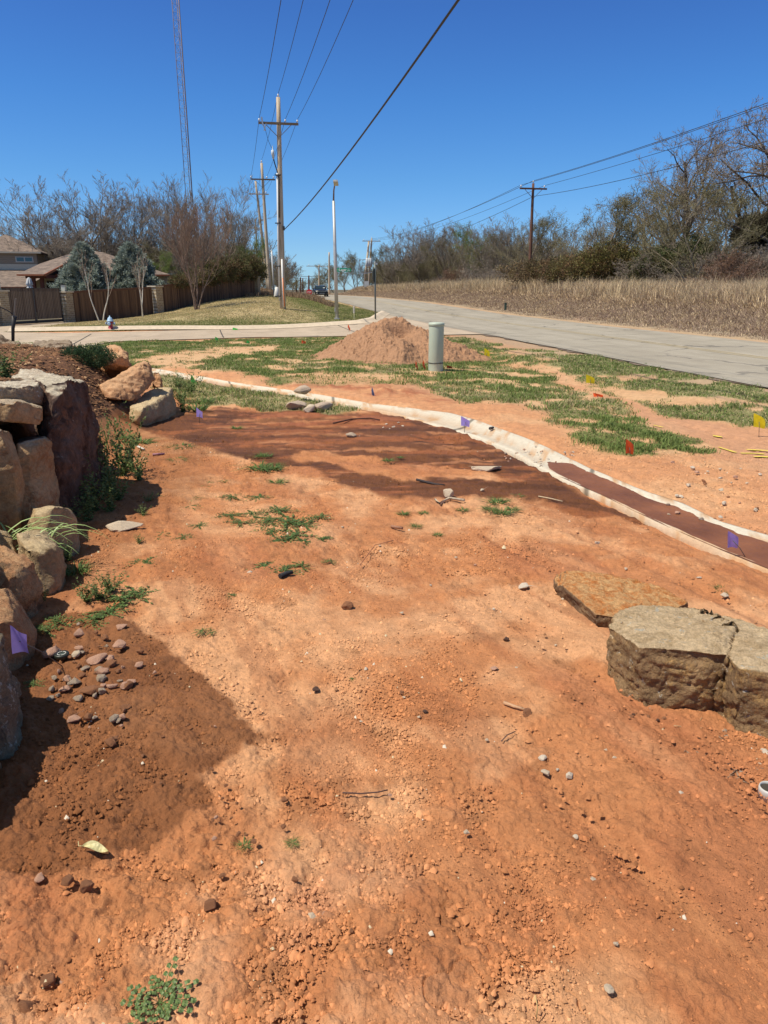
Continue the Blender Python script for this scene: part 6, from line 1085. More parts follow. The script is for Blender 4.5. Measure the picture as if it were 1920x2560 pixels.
def house():
    SH = shingle(); SD = siding(); CR = simple('cream_trim', (.60, .52, .38), .7); CU = simple('copper_gutter', (.36, .11, .04), .45, .3); BR = simple('brown_beam', (.14, .04, .022), .8); DKS = simple('dark_soffit', (.07, .045, .03), .9); ST = simple('cream_stucco', (.48, .42, .32), .9, scale=3); GL = simple('window_glass', (.05, .12, .15), .08); WF = simple('window_frame', (.52, .50, .44), .6)
    root = empty('house', Vector((-34, 80, -.5)), 'two storey house with brown shingle roofs, copper gutters and a covered patio behind the fence', 'house')
    ax = Vector((.963, .27, 0)); ay = Vector((-.27, .963, 0)); Z = Vector((0, 0, 1))
    O = Vector((-37.7, 86, 0)); ez = P3(89, 544, 86).z
    def W(a, b, z): return O + ax * a + ay * b + Z * z
    def quad(q, *p): q.add(p, [tuple(range(len(p)))])
    def slab(q, pts, t=.18): q.prism([p for p in pts], (0, 0, -t))
    # upper storey walls
    q = MB(); oh = .55; zw0 = 2.0
    q.prism([W(-14, oh, zw0), W(-oh, oh, zw0), W(-oh, 10, zw0), W(-14, 10, zw0)], (0, 0, ez - zw0 - .1)); q.build('wall', SD, root)
    q = MB(); q.prism([W(-14, oh - .03, 3.75), W(-oh + .03, oh - .03, 3.75), W(-oh + .03, 10, 3.75), W(-14, 10, 3.75)], (0, 0, P3(60, 571, 86.5).z - 3.75)); q.build('trim_band', CR, root)
    # hip roof
    az_ = P3(26, 510, 91).z + .05; q = MB(); E = [W(-8.2, 0, ez), W(0, 0, ez), W(0, 12.5, ez), W(-8.2, 12.5, ez)]; R1_, R2_ = W(-4.1, 4.4, az_), W(-4.1, 8.2, az_)
    q.add([E[0], E[1], E[2], E[3], R1_, R2_], [(0, 1, 4), (1, 2, 5, 4), (2, 3, 5), (3, 0, 4, 5), (3, 2, 1, 0)]); q.add([W(-18, 1, ez), W(-8.2, 1, ez), W(-8.2, 9, ez), W(-18, 9, ez), W(-14, 5, az_ - .4), W(-6, 5, az_ - .4)], [(0, 1, 5, 4), (1, 2, 5), (2, 3, 4, 5), (3, 0, 4)]); ro = q.build('roof', SH, root)
    q = MB(); q.bar(W(-14, -.02, ez - .09), W(.02, -.02, ez - .09), .05, .17); q.build('fascia', CR, ro); q = MB(); q.bar(W(.02, 0, ez - .09), W(.02, 12.5, ez - .09), .05, .17); q.build('side_fascia', DKS, ro)
    # window
    a0 = P3(40, 553, 86.5); wz = P3(60, 567, 86.4).z; wz1 = P3(60, 554.5, 86.4).z
    def ax_at(xd): # local a on the front wall for a pixel column
        r, _ = rayd(xd, 560); return ((r * (O.y + .963 * oh) - (O.x - .27 * oh)) / (ax.x - r * ax.y))
    aL, aR = ax_at(33.5), ax_at(72); q = MB(); q.prism([W(aL, oh - .06, wz), W(aR, oh - .06, wz), W(aR, oh + .02, wz), W(aL, oh + .02, wz)], (0, 0, wz1 - wz)); fr = q.build('window', WF, root); am = (aL + aR) / 2
    for l, r_ in ((aL + .12, am - .06), (am + .06, aR - .12)): q = MB(); q.prism([W(l, oh - .075, wz + .1), W(r_, oh - .075, wz + .1), W(r_, oh - .05, wz + .1), W(l, oh - .05, wz + .1)], (0, 0, wz1 - wz - .2)); q.build('pane', GL, fr)
    # lower roof in front and its wall
    zr = 3.85; le = P3(40, 619.5, 78).z; q = MB(); q.add([W(-16, oh, zr), W(-.4, oh, zr), P3(62 / 1.157 + .5, 620, 78.4), P3(-120, 619, 75.5)], [(0, 1, 2, 3)]); q.add([W(-.4, oh, zr), W(4, oh + .5, zr - .1), P3(90, 600, 79), P3(62 / 1.157 + .5, 620, 78.4)], [(0, 1, 2, 3)]); q.build('lower_roof', SH, root)
    q = MB(); q.bar(P3(-120, 620.5, 75.4), P3(54, 621.2, 78.3), .12, .14); q.build('gutter', CU, root); q = MB(); q.add([P3(-120, 622, 76.5), P3(56, 622, 79), P0(56, 622, 79, -.8), P0(-120, 622, 76.5, -.8)], [(0, 1, 2, 3)]); q.build('lower_wall', ST, root)
    # patio roof: ridge to the right, gable end facing right
    D0 = 72.; c0 = P3(37, 592.5, D0); c1 = P3(95.5, 592.5, D0); r1 = P3(176, 553, 80); r0 = P3(110, 553, 80); hd = P3(205, 545, 82)
    q = MB(); q.add([c0, c1, P3(160, 559, 79.5), P3(200, 544, 82), P3(150, 548, 84), P3(85, 570, 80.5)], [(0, 1, 2, 3, 4, 5)]); q.add([p - Z * .16 for p in (c0, c1, P3(160, 559, 79.5), P3(200, 544, 82), P3(150, 548, 84), P3(85, 570, 80.5))], [(5, 4, 3, 2, 1, 0)]); q.build('patio_roof', SH, root)
    q = MB(); q.bar(c0 + Vector((0, -.08, -.06)), c1 + Vector((0, -.08, -.06)), .13, .14); q.build('gutter', CU, root); q = MB(); q.bar(c1 + Vector((.06, -.05, -.08)), P3(160.5, 560.5, 79.4), .10, .20); q.bar(P3(160.5, 560.5, 79.4), P3(200, 546, 81.9), .10, .20); q.build('rake_board', CU, root)
    # right hand roof behind the evergreens
    e0 = P3(120, 592.5, 77.); e1 = P3(367, 593, 80.); ap = P3(200, 542, 84.); ap2 = P3(222, 545, 84); q = MB(); q.add([e0, e1, ap2, ap, P3(367, 593, 90)], [(0, 1, 2, 3), (1, 4, 2)]); q.add([p - Z * .15 for p in (e0, e1, P3(300, 590, 88))], [(2, 1, 0)]); q.build('rear_roof', SH, root); q = MB(); q.bar(e0 - Z * .07, e1 - Z * .07, .12, .15); q.build('gutter', CU, root)
    # walls and posts below
    q = MB(); q.add([P3(110, 590, 81), P3(380, 590, 84), P0(380, 590, 84, -.8), P0(110, 590, 81, -.8)], [(0, 1, 2, 3)]); q.add([P3(56, 588, 80), P3(130, 588, 81.2), P0(130, 588, 81.2, -.8), P0(56, 588, 80, -.8)], [(0, 1, 2, 3)]); q.build('patio_wall', ST, root)
    q = MB(); q.add([P3(96, 596, 76.2), P3(150, 560, 79.8), P3(200, 552, 81), P3(200, 596, 80.8), P3(140, 597, 78.6)], [(0, 4, 3, 2, 1)]); q.build('gable_infill', DKS, root)
    for xd, D in ((122, 76), (126, 75.8)): pass
    for xd, D, w_ in ((123, 75, .30), (90, 74, .28), (72, 74.5, .26)): q = MB(); q.bar(P0(xd + 2, 640, D, -.8), P3(xd, 597, D), w_, .3); q.build('post', BR, root)
    q = MB(); q.bar(P3(56, 597, 73.5), P3(97, 597, 73.5), .3, .35); q.bar(P3(96, 598, 73.5), P3(150, 598, 79), .3, .3); q.build('beam', BR, root)
    q = MB(); q.add([P3(101, 607, 80.6), P3(120, 607, 81), P3(120, 623, 81), P3(101, 623, 80.6)], [(0, 3, 2, 1)]); q.build('tv_screen', simple('dark_screen', (.01, .012, .015), .2), root); q = MB(); q.add([P3(130, 606, 81.2), P3(175, 606, 81.8), P3(175, 626, 81.8), P3(130, 626, 81.2)], [(0, 3, 2, 1)]); q.build('dark_doorway', simple('door_dark', (.02, .018, .016), .5), root)
house()
def umbrella():
    D = 66.; b = P0(64.5, 628, D, H(-31, D) - .3); b.x = P3(64, 620, D).x; top = P3(62, 599, D); root = empty('patio_umbrella', b, 'closed pale grey patio umbrella standing behind the gate', 'umbrella'); q = MB(); q.tube([b, top], .035, 8); q.build('pole', M_iron, root); n = 28; H_ = top.z - b.z; prof = [(.03, 0), (.12, -.10), (.22, -.45), (.24, -.62), (.13, -.68), (.20, -.78), (.24, -1.15), (.32, -1.5), (.10, -1.53)]; q = MB(); k = len(prof)
    vs = [top + Vector((r * (1 + .28 * math.cos(i * 2 * math.pi / n * 7)) * math.cos(2 * math.pi * i / n), r * (1 + .28 * math.cos(i * 2 * math.pi / n * 7)) * math.sin(2 * math.pi * i / n), z)) for i in range(n) for r, z in prof]; q.add(vs, [(i * k + j, i * k + j + 1, ((i + 1) % n) * k + j + 1, ((i + 1) % n) * k + j) for i in range(n) for j in range(k - 1)], True); q.build('canopy', simple('grey_canvas', (.50, .51, .52), .8), root)
umbrella()
def leaning_post():
    D = 12.35; a = P3(25, 735, D); b = P3(31, 683, D); t = P3(33.5, 663, D); root = empty('leaning_post', Vector((a.x, a.y, a.z - .1)), 'dark leaning metal post with a strap and cable at the left edge', 'post'); m = simple('dark_post_metal', (.025, .02, .018), .6); q = MB(); q.tube([a - Vector((.02, 0, .3)), a.lerp(b, .5), b], [.022, .028, .042], 8); q.build('post', m, root)
    q = MB(); q.bar(b, P3(34, 645, D), .045, .012); q.build('strap', simple('strap_grey', (.16, .14, .12), .7), root); q = MB(); q.tube([b + Vector((-.0, 0, .02)), P3(15, 670, D - .1), P3(-60, 636, D - .5)], .008, 6); q.build('cable', CABLE, root)
leaning_post()
def hydrant():
    c = G(240, 714); root = empty('fire_hydrant', c, 'red fire hydrant with a pale blue bonnet and caps on the lawn edge', 'fire hydrant'); RED = simple('hydrant_red', (.36, .03, .04), .45); BLU = simple('hydrant_blue', (.32, .50, .66), .45)
    def lathe(name, c, prof, mat, par=root, n=20): q = MB(); k = len(prof); vs = [c + Vector((r * math.cos(2 * math.pi * i / n), r * math.sin(2 * math.pi * i / n), z)) for i in range(n) for r, z in prof]; q.add(vs, [(i * k + j, ((i + 1) % n) * k + j, ((i + 1) % n) * k + j + 1, i * k + j + 1) for i in range(n) for j in range(k - 1)], True); return q.build(name, mat, par)
    lathe('barrel', c, [(.15, -.05), (.15, .05), (.105, .06), (.105, .38), (.14, .40), (.14, .44), (.0, .44)], RED); bo = lathe('bonnet', c, [(.165, .44), (.165, .48), (.13, .50), (.12, .56), (.085, .62), (.03, .65), (.03, .71), (0, .71)], BLU)
    for sg, n_ in ((-1, 'nozzle_cap'), (1, 'nozzle_cap')): q = MB(); q.tube([c + Vector((sg * .10, 0, .34)), c + Vector((sg * .2, 0, .34)), c + Vector((sg * .201, 0, .34)), c + Vector((sg * .23, 0, .34))], [.05, .05, .065, .05], 12); q.build(n_, BLU, root)
    q = MB(); q.tube([c + Vector((0, -.10, .33)), c + Vector((0, -.19, .33)), c + Vector((0, -.191, .33)), c + Vector((0, -.22, .33))], [.07, .07, .09, .06], 14); q.build('front_cap', BLU, root)
hydrant()
# small green box beyond the road
p = P3(1093, 637, 55); p.z = H(p.x, 55); q = MB(); root = empty('utility_box', p, 'small dark green utility marker box in the dead grass beyond the road', 'utility box'); q.box(p + Vector((0, 0, .25)), (.14, .14, .5)); q.build('body', simple('dark_green_paint', (.03, .06, .04), .6), root); q = MB(); q.box(p + Vector((0, 0, .515)), (.17, .17, .03)); q.build('lid', simple('dark_green_lid', (.035, .07, .045), .6), root)

# ------------------------------------------------------------------ car
def car():
    D = 107.; c = Vector((P3(692, 640, D).x, D, 0)); c.z = float(road_z(D)) + .04; root = empty('car', c, 'black car approaching on the road with its headlights facing the camera', 'car', None, math.atan2(.186, 1)); PNT = simple('black_car_paint', (.012, .014, .017), .22); GLS = simple('car_glass', (.02, .035, .045), .05); TYR = simple('tyre_rubber', (.02, .02, .02), .8); HL = simple('headlight_glass', (.75, .72, .62), .15); GR = simple('grille_black', (.01, .01, .01), .5); CHR = simple('chrome', (.6, .6, .6), .2, .9)
    # local: front faces -Y
    st = [(-2.30, .62, .35, .62), (-2.22, .80, .22, .74), (-1.9, .89, .20, .86), (-1.2, .92, .20, .96), (-.6, .92, .20, 1.0), (.6, .92, .20, 1.02), (1.6, .92, .20, 1.03), (2.15, .88, .22, 1.0), (2.32, .78, .32, .86)]; q = MB(); vs = []
    for y, w, z0, z1 in st:
        zm = (z0 + z1) / 2; vs += [Vector(p) for p in ((-w * .86, y, z0), (-w, y, z0 + .12), (-w, y, zm + .1), (-w * .93, y, z1 - .06), (-w * .75, y, z1), (0, y, z1 + .03), (w * .75, y, z1), (w * .93, y, z1 - .06), (w, y, zm + .1), (w, y, z0 + .12), (w * .86, y, z0))]
    k = 11; q.add(vs, [(i * k + j, i * k + (j + 1) % k, (i + 1) * k + (j + 1) % k, (i + 1) * k + j) for i in range(len(st) - 1) for j in range(k)] + [tuple(range(k)), tuple(range((len(st) - 1) * k, len(st) * k))[::-1]], True); q.build('body', PNT, root, False)
    q = MB(); cs = [(-.95, .78, .98), (-.30, .66, 1.38), (.1, .62, 1.45), (1.0, .61, 1.44), (1.75, .66, 1.05)]; vs = []
    for y, w, z in cs: vs += [Vector((-w - (.12 if z > 1.1 else 0), y, .98)), Vector((-w, y, z)), Vector((w, y, z)), Vector((w + (.12 if z > 1.1 else 0), y, .98))]
    q.add(vs, [(i * 4 + j, i * 4 + j + 1, (i + 1) * 4 + j + 1, (i + 1) * 4 + j) for i in range(4) for j in range(3)]); q.build('cabin', PNT, root, False)
    q = MB(); q.add([(-.72, -.93, 1.01), (.72, -.93, 1.01), (.60, -.34, 1.37), (-.60, -.34, 1.37)], [(0, 1, 2, 3)]); ws = q.build('windshield', GLS, root, False); q.v = [(a, b - .018, c_) for a, b, c_ in q.v]
    q = MB(); q.add([(.30, -.80, 1.11), (.58, -.80, 1.11), (.55, -.72, 1.16), (.30, -.72, 1.16)], [(0, 1, 2, 3)]); q.v = [(a, b - .03, c_) for a, b, c_ in q.v]; q.build('paper_sticker', WHT, ws, False); ws.location.y -= .015; ws.location.z += .01
    for s in (-1, 1):
        q = MB(); q.add([(s * .48, -2.25, .66), (s * .80, -2.13, .68), (s * .84, -2.08, .78), (s * .52, -2.22, .76)], [(0, 1, 2, 3)]); q.add([(s * .48, -2.28, .64), (s * .81, -2.17, .66), (s * .84, -2.12, .79), (s * .52, -2.26, .77)], [(0, 1, 2, 3)]); q.build('headlight', HL, root, False)
        q = MB(); q.box((s * 1.0, -.62, 1.04), (.2, .10, .13)); q.build('mirror', PNT, root, False)
        for y in (-1.45, 1.4): q = MB(); q.tube([(s * .70, y, .33), (s * .93, y, .33)], .33, 20); t = q.build('wheel', TYR, root, False); q = MB(); q.tube([(s * .935, y, .33), (s * .945, y, .33)], .20, 14); q.build('rim', STEEL, t, False)
    q = MB(); q.box((0, -2.30, .60), (1.0, .06, .16)); q.box((0, -2.29, .36), (1.2, .06, .14)); q.build('grille', GR, root, False); q = MB(); q.box((0, -2.335, .70), (1.05, .02, .03)); q.box((0, -2.33, .42), (.7, .02, .03)); q.build('chrome_trim', CHR, root, False); q = MB(); q.box((-.68, -2.26, .44), (.14, .06, .10)); q.build('fog_light', HL, root, False)
car()

# ------------------------------------------------------------------ trees
def tubes_np(segs, name, nlist):
    """segs: array (n,8): p0(3) p1(3) r0 r1 ; nlist sides"""
    S = np.asarray(segs, float); n = nlist; d = S[:, 3:6] - S[:, 0:3]; L = np.linalg.norm(d, axis=1) + 1e-9; d = d / L[:, None]; ref = np.where(np.abs(d[:, 2:3]) < .9, np.array([[0, 0, 1.]]), np.array([[1., 0, 0]])); a = np.cross(d, ref); a /= np.linalg.norm(a, axis=1)[:, None]; b = np.cross(d, a); t = np.arange(n) * 2 * math.pi / n
    ring = a[:, None] * np.cos(t)[None, :, None] + b[:, None] * np.sin(t)[None, :, None]; V = np.concatenate([S[:, None, 0:3] + ring * S[:, 6][:, None, None], S[:, None, 3:6] + ring * S[:, 7][:, None, None]], 1).reshape(-1, 3)
    k = np.arange(n); F = np.stack([k, (k + 1) % n, n + (k + 1) % n, n + k], -1)[None] + (np.arange(len(S)) * 2 * n)[:, None, None]; return V, F.reshape(-1, 4)
def grow(seed, H=12, trunk_frac=.25, r0=.22, n1=9, n2=6, n3=6, n4=5, up=.35, spread=.9, wob=.22, forks=1, l1=.55, tw=.011, droop=0.0, vase=0.0, bl=1, lean0=.28, tip=.45, ax=.9):
    """returns big segs (trunk and limbs) and twig segs"""
    rnd = random.Random(seed); big = []; small = []
    def branch(p, d, L, r, lev, nseg, kids, spawn_from):
        pts = [p.copy()]; dirs = []; q = p.copy(); dd = d.normalized(); sl = L / nseg
        for i in range(nseg):
            dd = (dd + Vector((rnd.gauss(0, wob), rnd.gauss(0, wob), rnd.gauss(0, wob * .7) + up * [.10, .16, .12, .08, .06][min(lev, 4)]))).normalized(); nq = q + dd * sl; ra = r * (1 - .65 * i / nseg); rb = r * (1 - .65 * (i + 1) / nseg); (big if lev <= bl else small).append((*q, *nq, ra, rb)); q = nq; pts.append(q.copy()); dirs.append(dd.copy())
        if lev >= len(kids): return
        n = kids[lev]
        for k in range(n):
            t = spawn_from + (1 - spawn_from) * (k + rnd.random()) / n; i = min(int(t * nseg), nseg - 1); f = t * nseg - i; pp = pts[i].lerp(pts[i + 1], f); base = dirs[i]; ang = rnd.uniform(0, 6.28) if lev else k * 2.4 + rnd.uniform(-.4, .4); side = base.orthogonal().normalized(); side = Matrix.Rotation(ang, 3, base) @ side
            sp = spread * rnd.uniform(.6, 1.2) * (1 - vase * .5 * (lev == 0)); nd = (base * (1.0 if lev else .55 + .6 * t) + side * sp + Vector((0, 0, up))).normalized(); ll = L * [l1, .55, .48, .42][min(lev, 3)] * rnd.uniform(.65, 1.2) * (1.15 - .45 * t if lev else 1.1 - tip * t); rr = max(tw, r * (1 - .6 * t) * [.5, .5, .45, .4][min(lev, 3)]); branch(pp, nd, ll, rr, lev + 1, [5, 5, 4, 3, 3][min(lev + 1, 4)], kids, .22)
    for f in range(forks):
        a = f * 6.28 / forks + rnd.random(); ln = lean0 * rnd.uniform(.6, 1.25); lean = Vector((math.cos(a) * ln * (forks > 1), math.sin(a) * ln * (forks > 1), 1)); branch(Vector((0, 0, -.3)), lean, H * ax, r0 / (forks ** .3), 0, 9, [n1, n2, n3, n4], trunk_frac)
    return big, small
BARK = {}
def bark(name, c1, c2): BARK[name] = simple(name, c1, .95, col2=c2, scale=3, bump=.6, bscale=14)
bark('grey_bark', (.16, .125, .090), (.27, .22, .165)); bark('grey_twig', (.20, .165, .13), (.30, .25, .20)); bark('brown_bark', (.13, .085, .065), (.22, .15, .11)); bark('brown_twig', (.21, .135, .10), (.31, .21, .155)); bark('pale_bark', (.50, .46, .38), (.66, .62, .54)); bark('dark_bark', (.065, .050, .040), (.13, .105, .085)); bark('olive_twig', (.18, .155, .09), (.26, .23, .13))
def budset(segs, n, seed, size, spread=.12):
    rnd = np.random.RandomState(seed); S = np.array(segs); k = rnd.randint(0, len(S), n); t = rnd.uniform(.2, 1, n)[:, None]; p = S[k, 0:3] * (1 - t) + S[k, 3:6] * t + rnd.normal(0, spread, (n, 3)); u = rnd.normal(size=(n, 3)); u /= np.linalg.norm(u, axis=1)[:, None]; v = np.cross(u, rnd.normal(size=(n, 3))); v /= np.linalg.norm(v, axis=1)[:, None]; s = (size * rnd.uniform(.5, 1.4, n))[:, None]
    V = np.stack([p - u * s, p - v * s * .6, p + u * s, p + v * s * .6], 1).reshape(-1, 3); F = np.arange(4 * n).reshape(n, 4); return V, F, rnd
PROT = {}
def tree_proto(key, mt, mw, leaf=None, nleaf=0, lsize=.05, lspread=.12, **kw):
    big, small = grow(**kw); V, F = tubes_np(big, 'trunk', 7); me1 = npmesh('trunk', V, F, True); me1.materials.append(mt)
    V, F = tubes_np(small, 'crown', 3); 
    me2 = npmesh('crown', V, F, False); me2.materials.append(mw); me3 = None
    if nleaf:
        V, F, rnd = budset(small, nleaf, 5, lsize, lspread); me3 = npmesh('foliage', V, F, False, np.repeat(np.array([leaf]) * rnd.uniform(.5, 1.6, (nleaf, 1)), 4, 0)); me3.materials.append(M_fol)
    PROT[key] = (me1, me2, me3); return len(small)
M_fol = attr_mat('foliage_leaf', .7, 20, 0, trans=.25)
def tree(key, x, y, s, label, cat='tree', group=None, rz=None, sxy=1.0, name='bare_tree', z=None):
    me1, me2, me3 = PROT[key]; root = empty(name, Vector((x, y, H(x, y) - .05 if z is None else z)), label, cat, group, random.uniform(0, 6.28) if rz is None else rz); root.scale = (s * sxy, s * sxy, s)
    for nm, me in (('trunk', me1), ('crown', me2), ('foliage', me3)):
        if me: o = bpy.data.objects.new(nm, me); COL.objects.link(o); o.parent = root
    return root
GB, GT, BB, BT, PB, DB = (BARK[k] for k in ('grey_bark', 'grey_twig', 'brown_bark', 'brown_twig', 'pale_bark', 'dark_bark'))
tree_proto('elm0', GB, GT, seed=1, H=11.5, trunk_frac=.2, r0=.20, n1=10, n2=7, n3=6, n4=7, up=.30, spread=.85, l1=.44, wob=.13, tw=.012, forks=6, lean0=.62, tip=.1, ax=.72, leaf=(.20, .17, .12), nleaf=6000, lsize=.022)
tree_proto('elm1', GB, GT, seed=2, H=11.5, trunk_frac=.2, r0=.20, n1=11, n2=7, n3=6, n4=7, up=.30, spread=.85, l1=.42, wob=.12, tw=.012, forks=5, lean0=.5, tip=.1, ax=.75, leaf=(.20, .17, .12), nleaf=6000, lsize=.022)
tree_proto('oak0', DB, GB, seed=11, H=11, trunk_frac=.28, r0=.25, n1=12, n2=8, n3=7, n4=5, up=.12, spread=1.1, l1=.58, wob=.24, tw=.013)
tree_proto('oak1', DB, GB, seed=12, H=11, trunk_frac=.2, r0=.27, n1=12, n2=8, n3=7, n4=5, up=.10, spread=1.15, l1=.60, wob=.28, tw=.013)
tree_proto('oak2', GB, GB, seed=13, H=11, trunk_frac=.22, r0=.22, n1=13, n2=8, n3=7, n4=5, up=.25, spread=1.0, l1=.55, wob=.2, tw=.013)
tree_proto('thin0', GB, GT, seed=21, H=9.5, trunk_frac=.15, r0=.13, n1=14, n2=8, n3=6, n4=5, up=.5, spread=.75, l1=.45, wob=.14, tw=.012)
tree_proto('thin1', GB, GT, seed=22, H=9.5, trunk_frac=.12, r0=.12, n1=10, n2=8, n3=6, n4=5, up=.45, spread=.8, l1=.55, wob=.15, forks=2, tw=.012, leaf=(.15, .145, .06), nleaf=9000, lsize=.025, lspread=.12)
tree_proto('green0', GB, BARK['olive_twig'], seed=31, H=9, trunk_frac=.12, r0=.14, n1=12, n2=7, n3=6, n4=4, up=.4, spread=.8, l1=.55, wob=.15, tw=.012, leaf=(.15, .22, .04), nleaf=26000, lsize=.035, lspread=.15)
tree_proto('green1', GB, BARK['olive_twig'], seed=32, H=8, trunk_frac=.08, r0=.12, n1=9, n2=7, n3=6, n4=4, up=.35, spread=.85, l1=.6, wob=.15, forks=2, tw=.012, leaf=(.13, .12, .055), nleaf=15000, lsize=.032, lspread=.15)
tree_proto('myrtle', BB, BT, seed=41, H=4.6, trunk_frac=.22, r0=.07, n1=9, n2=6, n3=5, n4=4, up=.55, spread=.75, l1=.80, wob=.09, forks=4, tw=.009)
tree_proto('sapling', PB, simple('sapling_twig', (.30, .20, .14), .9, col2=(.42, .32, .24)), seed=43, H=3.4, trunk_frac=.45, r0=.050, n1=6, n2=4, n3=3, n4=0, up=.5, spread=.6, l1=.45, wob=.08, forks=2, tw=.006, bl=0)
tree_proto('brush', DB, BARK['grey_twig'], seed=51, H=3.4, trunk_frac=.05, r0=.04, n1=8, n2=7, n3=6, n4=4, up=.2, spread=1.0, l1=.7, wob=.22, forks=5, tw=.010)
tree_proto('redbrush', DB, BARK['brown_twig'], seed=52, H=3.2, trunk_frac=.05, r0=.04, n1=8, n2=7, n3=6, n4=4, up=.2, spread=.9, l1=.7, wob=.2, forks=5, tw=.010, leaf=(.16, .085, .045), nleaf=12000, lsize=.03, lspread=.12)
# --- left side big trees
def at(xd, D): return P3(xd, 620, D).x
tree('elm0', at(165, 96), 96, 1.27, 'wide spreading bare tree behind the two evergreens', sxy=1.35, rz=.4); tree('elm1', at(255, 100), 100, 1.20, 'tall bare tree with a fine twig crown right behind the house roof', sxy=1.20, rz=2.0)
tree('elm0', at(452, 92), 92, 1.13, 'dense rounded bare tree right of the radio tower', sxy=1.0, rz=3.6); tree('elm1', at(395, 102), 102, 1.22, 'bare tree standing around the foot of the radio tower', sxy=.95, rz=5.0)
tree('elm1', at(-5, 104), 104, .95, 'bare tree at the left edge above the house roof', sxy=.85, rz=1.0); tree('elm0', at(70, 112), 112, .85, 'thin bare tree between the left edge tree and the wide spreading tree', sxy=.95, rz=2.7)
tree('thin1', at(508, 100), 100, 1.02, 'slender bare tree on the right flank of the left wood', sxy=1.2)
LG = 'background trees of the wood behind the house'
for (xd, D, s) in ((30, 125, 1.0), (110, 125, 1.05), (150, 130, 1.1), (205, 118, 1.05), (300, 112, 1.0), (330, 120, 1.05), (225, 130, 1.1), (365, 125, 1.05), (425, 120, 1.05), (480, 125, 1.0)): s *= .8; tree(random.choice(['thin0', 'elm1', 'elm0']), at(xd, D), D, s, 'bare tree in the rear rank of the wood behind the house', group=LG, sxy=1.2)
for (xd, D, s) in ((60, 100, .55), (115, 98, .6), (170, 102, .65), (235, 98, .6), (290, 96, .62), (325, 94, .60), (362, 92, .62), (395, 96, .7), (430, 100, .7), (465, 100, .7), (500, 104, .72), (525, 108, .72), (548, 112, .66), (345, 108, .8), (270, 108, .8), (200, 110, .8), (130, 110, .8)): tree(random.choice(['green1', 'green1', 'thin1', 'brush']), at(xd, D), D, s * 1.05, 'scrubby understorey tree below the big bare trees on the left', group='understorey trees of the left wood', sxy=1.35)
tree('green0', at(318, 84), 84, .50, 'yellow green budding tree above the fence right of the second evergreen', sxy=1.3, name='budding_tree'); tree('green0', at(522, 90), 90, .58, 'bright green budding tree above the hedge end', sxy=1.2, name='budding_tree')
tree('myrtle', *(lambda p: (p.x, p.y))(G(425, 669)), 1.22, 'reddish brown bare multi stemmed tree on the knoll in front of the fence', sxy=1.0, rz=.9)
tree('sapling', at(210, 49.6), 49.6, 1.22, 'white barked sapling in front of the first evergreen', rz=.2, name='sapling'); tree('sapling', at(303, 53), 53, 1.2, 'pale mossy barked sapling in front of the second evergreen', rz=1.8, name='sapling')
# --- evergreens
def evergreen(label, xd, D, top_yd, width, seed):
    rnd = np.random.RandomState(seed); x = at(xd, D); zb = H(x, D); h = P3(xd, top_yd, D).z - zb; root = empty('evergreen_tree', Vector((x, D, zb)), label, 'evergreen tree'); q = MB(); q.tube([(0, 0, -.2), (0, 0, h * .95)], [.14, .02], 8); q.build('trunk', DB, root, False)
    n = 1500; t = rnd.uniform(0, 1, n) ** .75; zc = h * (.06 + .94 * (1 - t)) ; env = width / 2 * (np.clip(t * 1.5, 0, 1) ** .8) * (1 - .30 * ss(.8, 1.0, t)); a = rnd.uniform(0, 6.28, n); lob = 1 + .22 * np.sin(a * 3 + zc * 1.7) + .15 * np.sin(a * 5 - zc * 2.4); rr = env * lob * rnd.uniform(.35, 1.05, n) ** .6; c = np.c_[rr * np.cos(a), rr * np.sin(a), zc + .10 * rr]; V = []; m = 26; N_ = n * m
    cc = np.repeat(c, m, 0); aa = np.repeat(a, m); out = np.c_[np.cos(aa), np.sin(aa), .55 + 0 * aa]; dr = out + rnd.normal(0, .75, (N_, 3)); dr /= np.linalg.norm(dr, axis=1)[:, None]; L = rnd.uniform(.12, .34, N_)[:, None]; w = np.cross(dr, rnd.normal(size=(N_, 3))); w /= np.linalg.norm(w, axis=1)[:, None]; w *= .028
    p = cc + rnd.normal(0, .05, (N_, 3)); V = np.stack([p - w * .5, p + w * .5, p + dr * L + w, p + dr * L - w], 1).reshape(-1, 3); F = np.arange(N_ * 4).reshape(-1, 4); cv = np.repeat(rnd.uniform(.55, 1.5, (n, 1)), m, 0) * rnd.uniform(.75, 1.25, (N_, 1)); col = np.repeat(np.array([(.27, .31, .26)]) * cv, 4, 0)
    me = npmesh('crown', V, F, False, col); obj('crown', me, M_fol, root, False)
evergreen('blue grey evergreen tree behind the fence right of the gate', 187, 62, 527, 4.0, 3); evergreen('second blue grey evergreen tree behind the fence, nearer the middle pillar', 287, 64, 527, 4.3, 4)
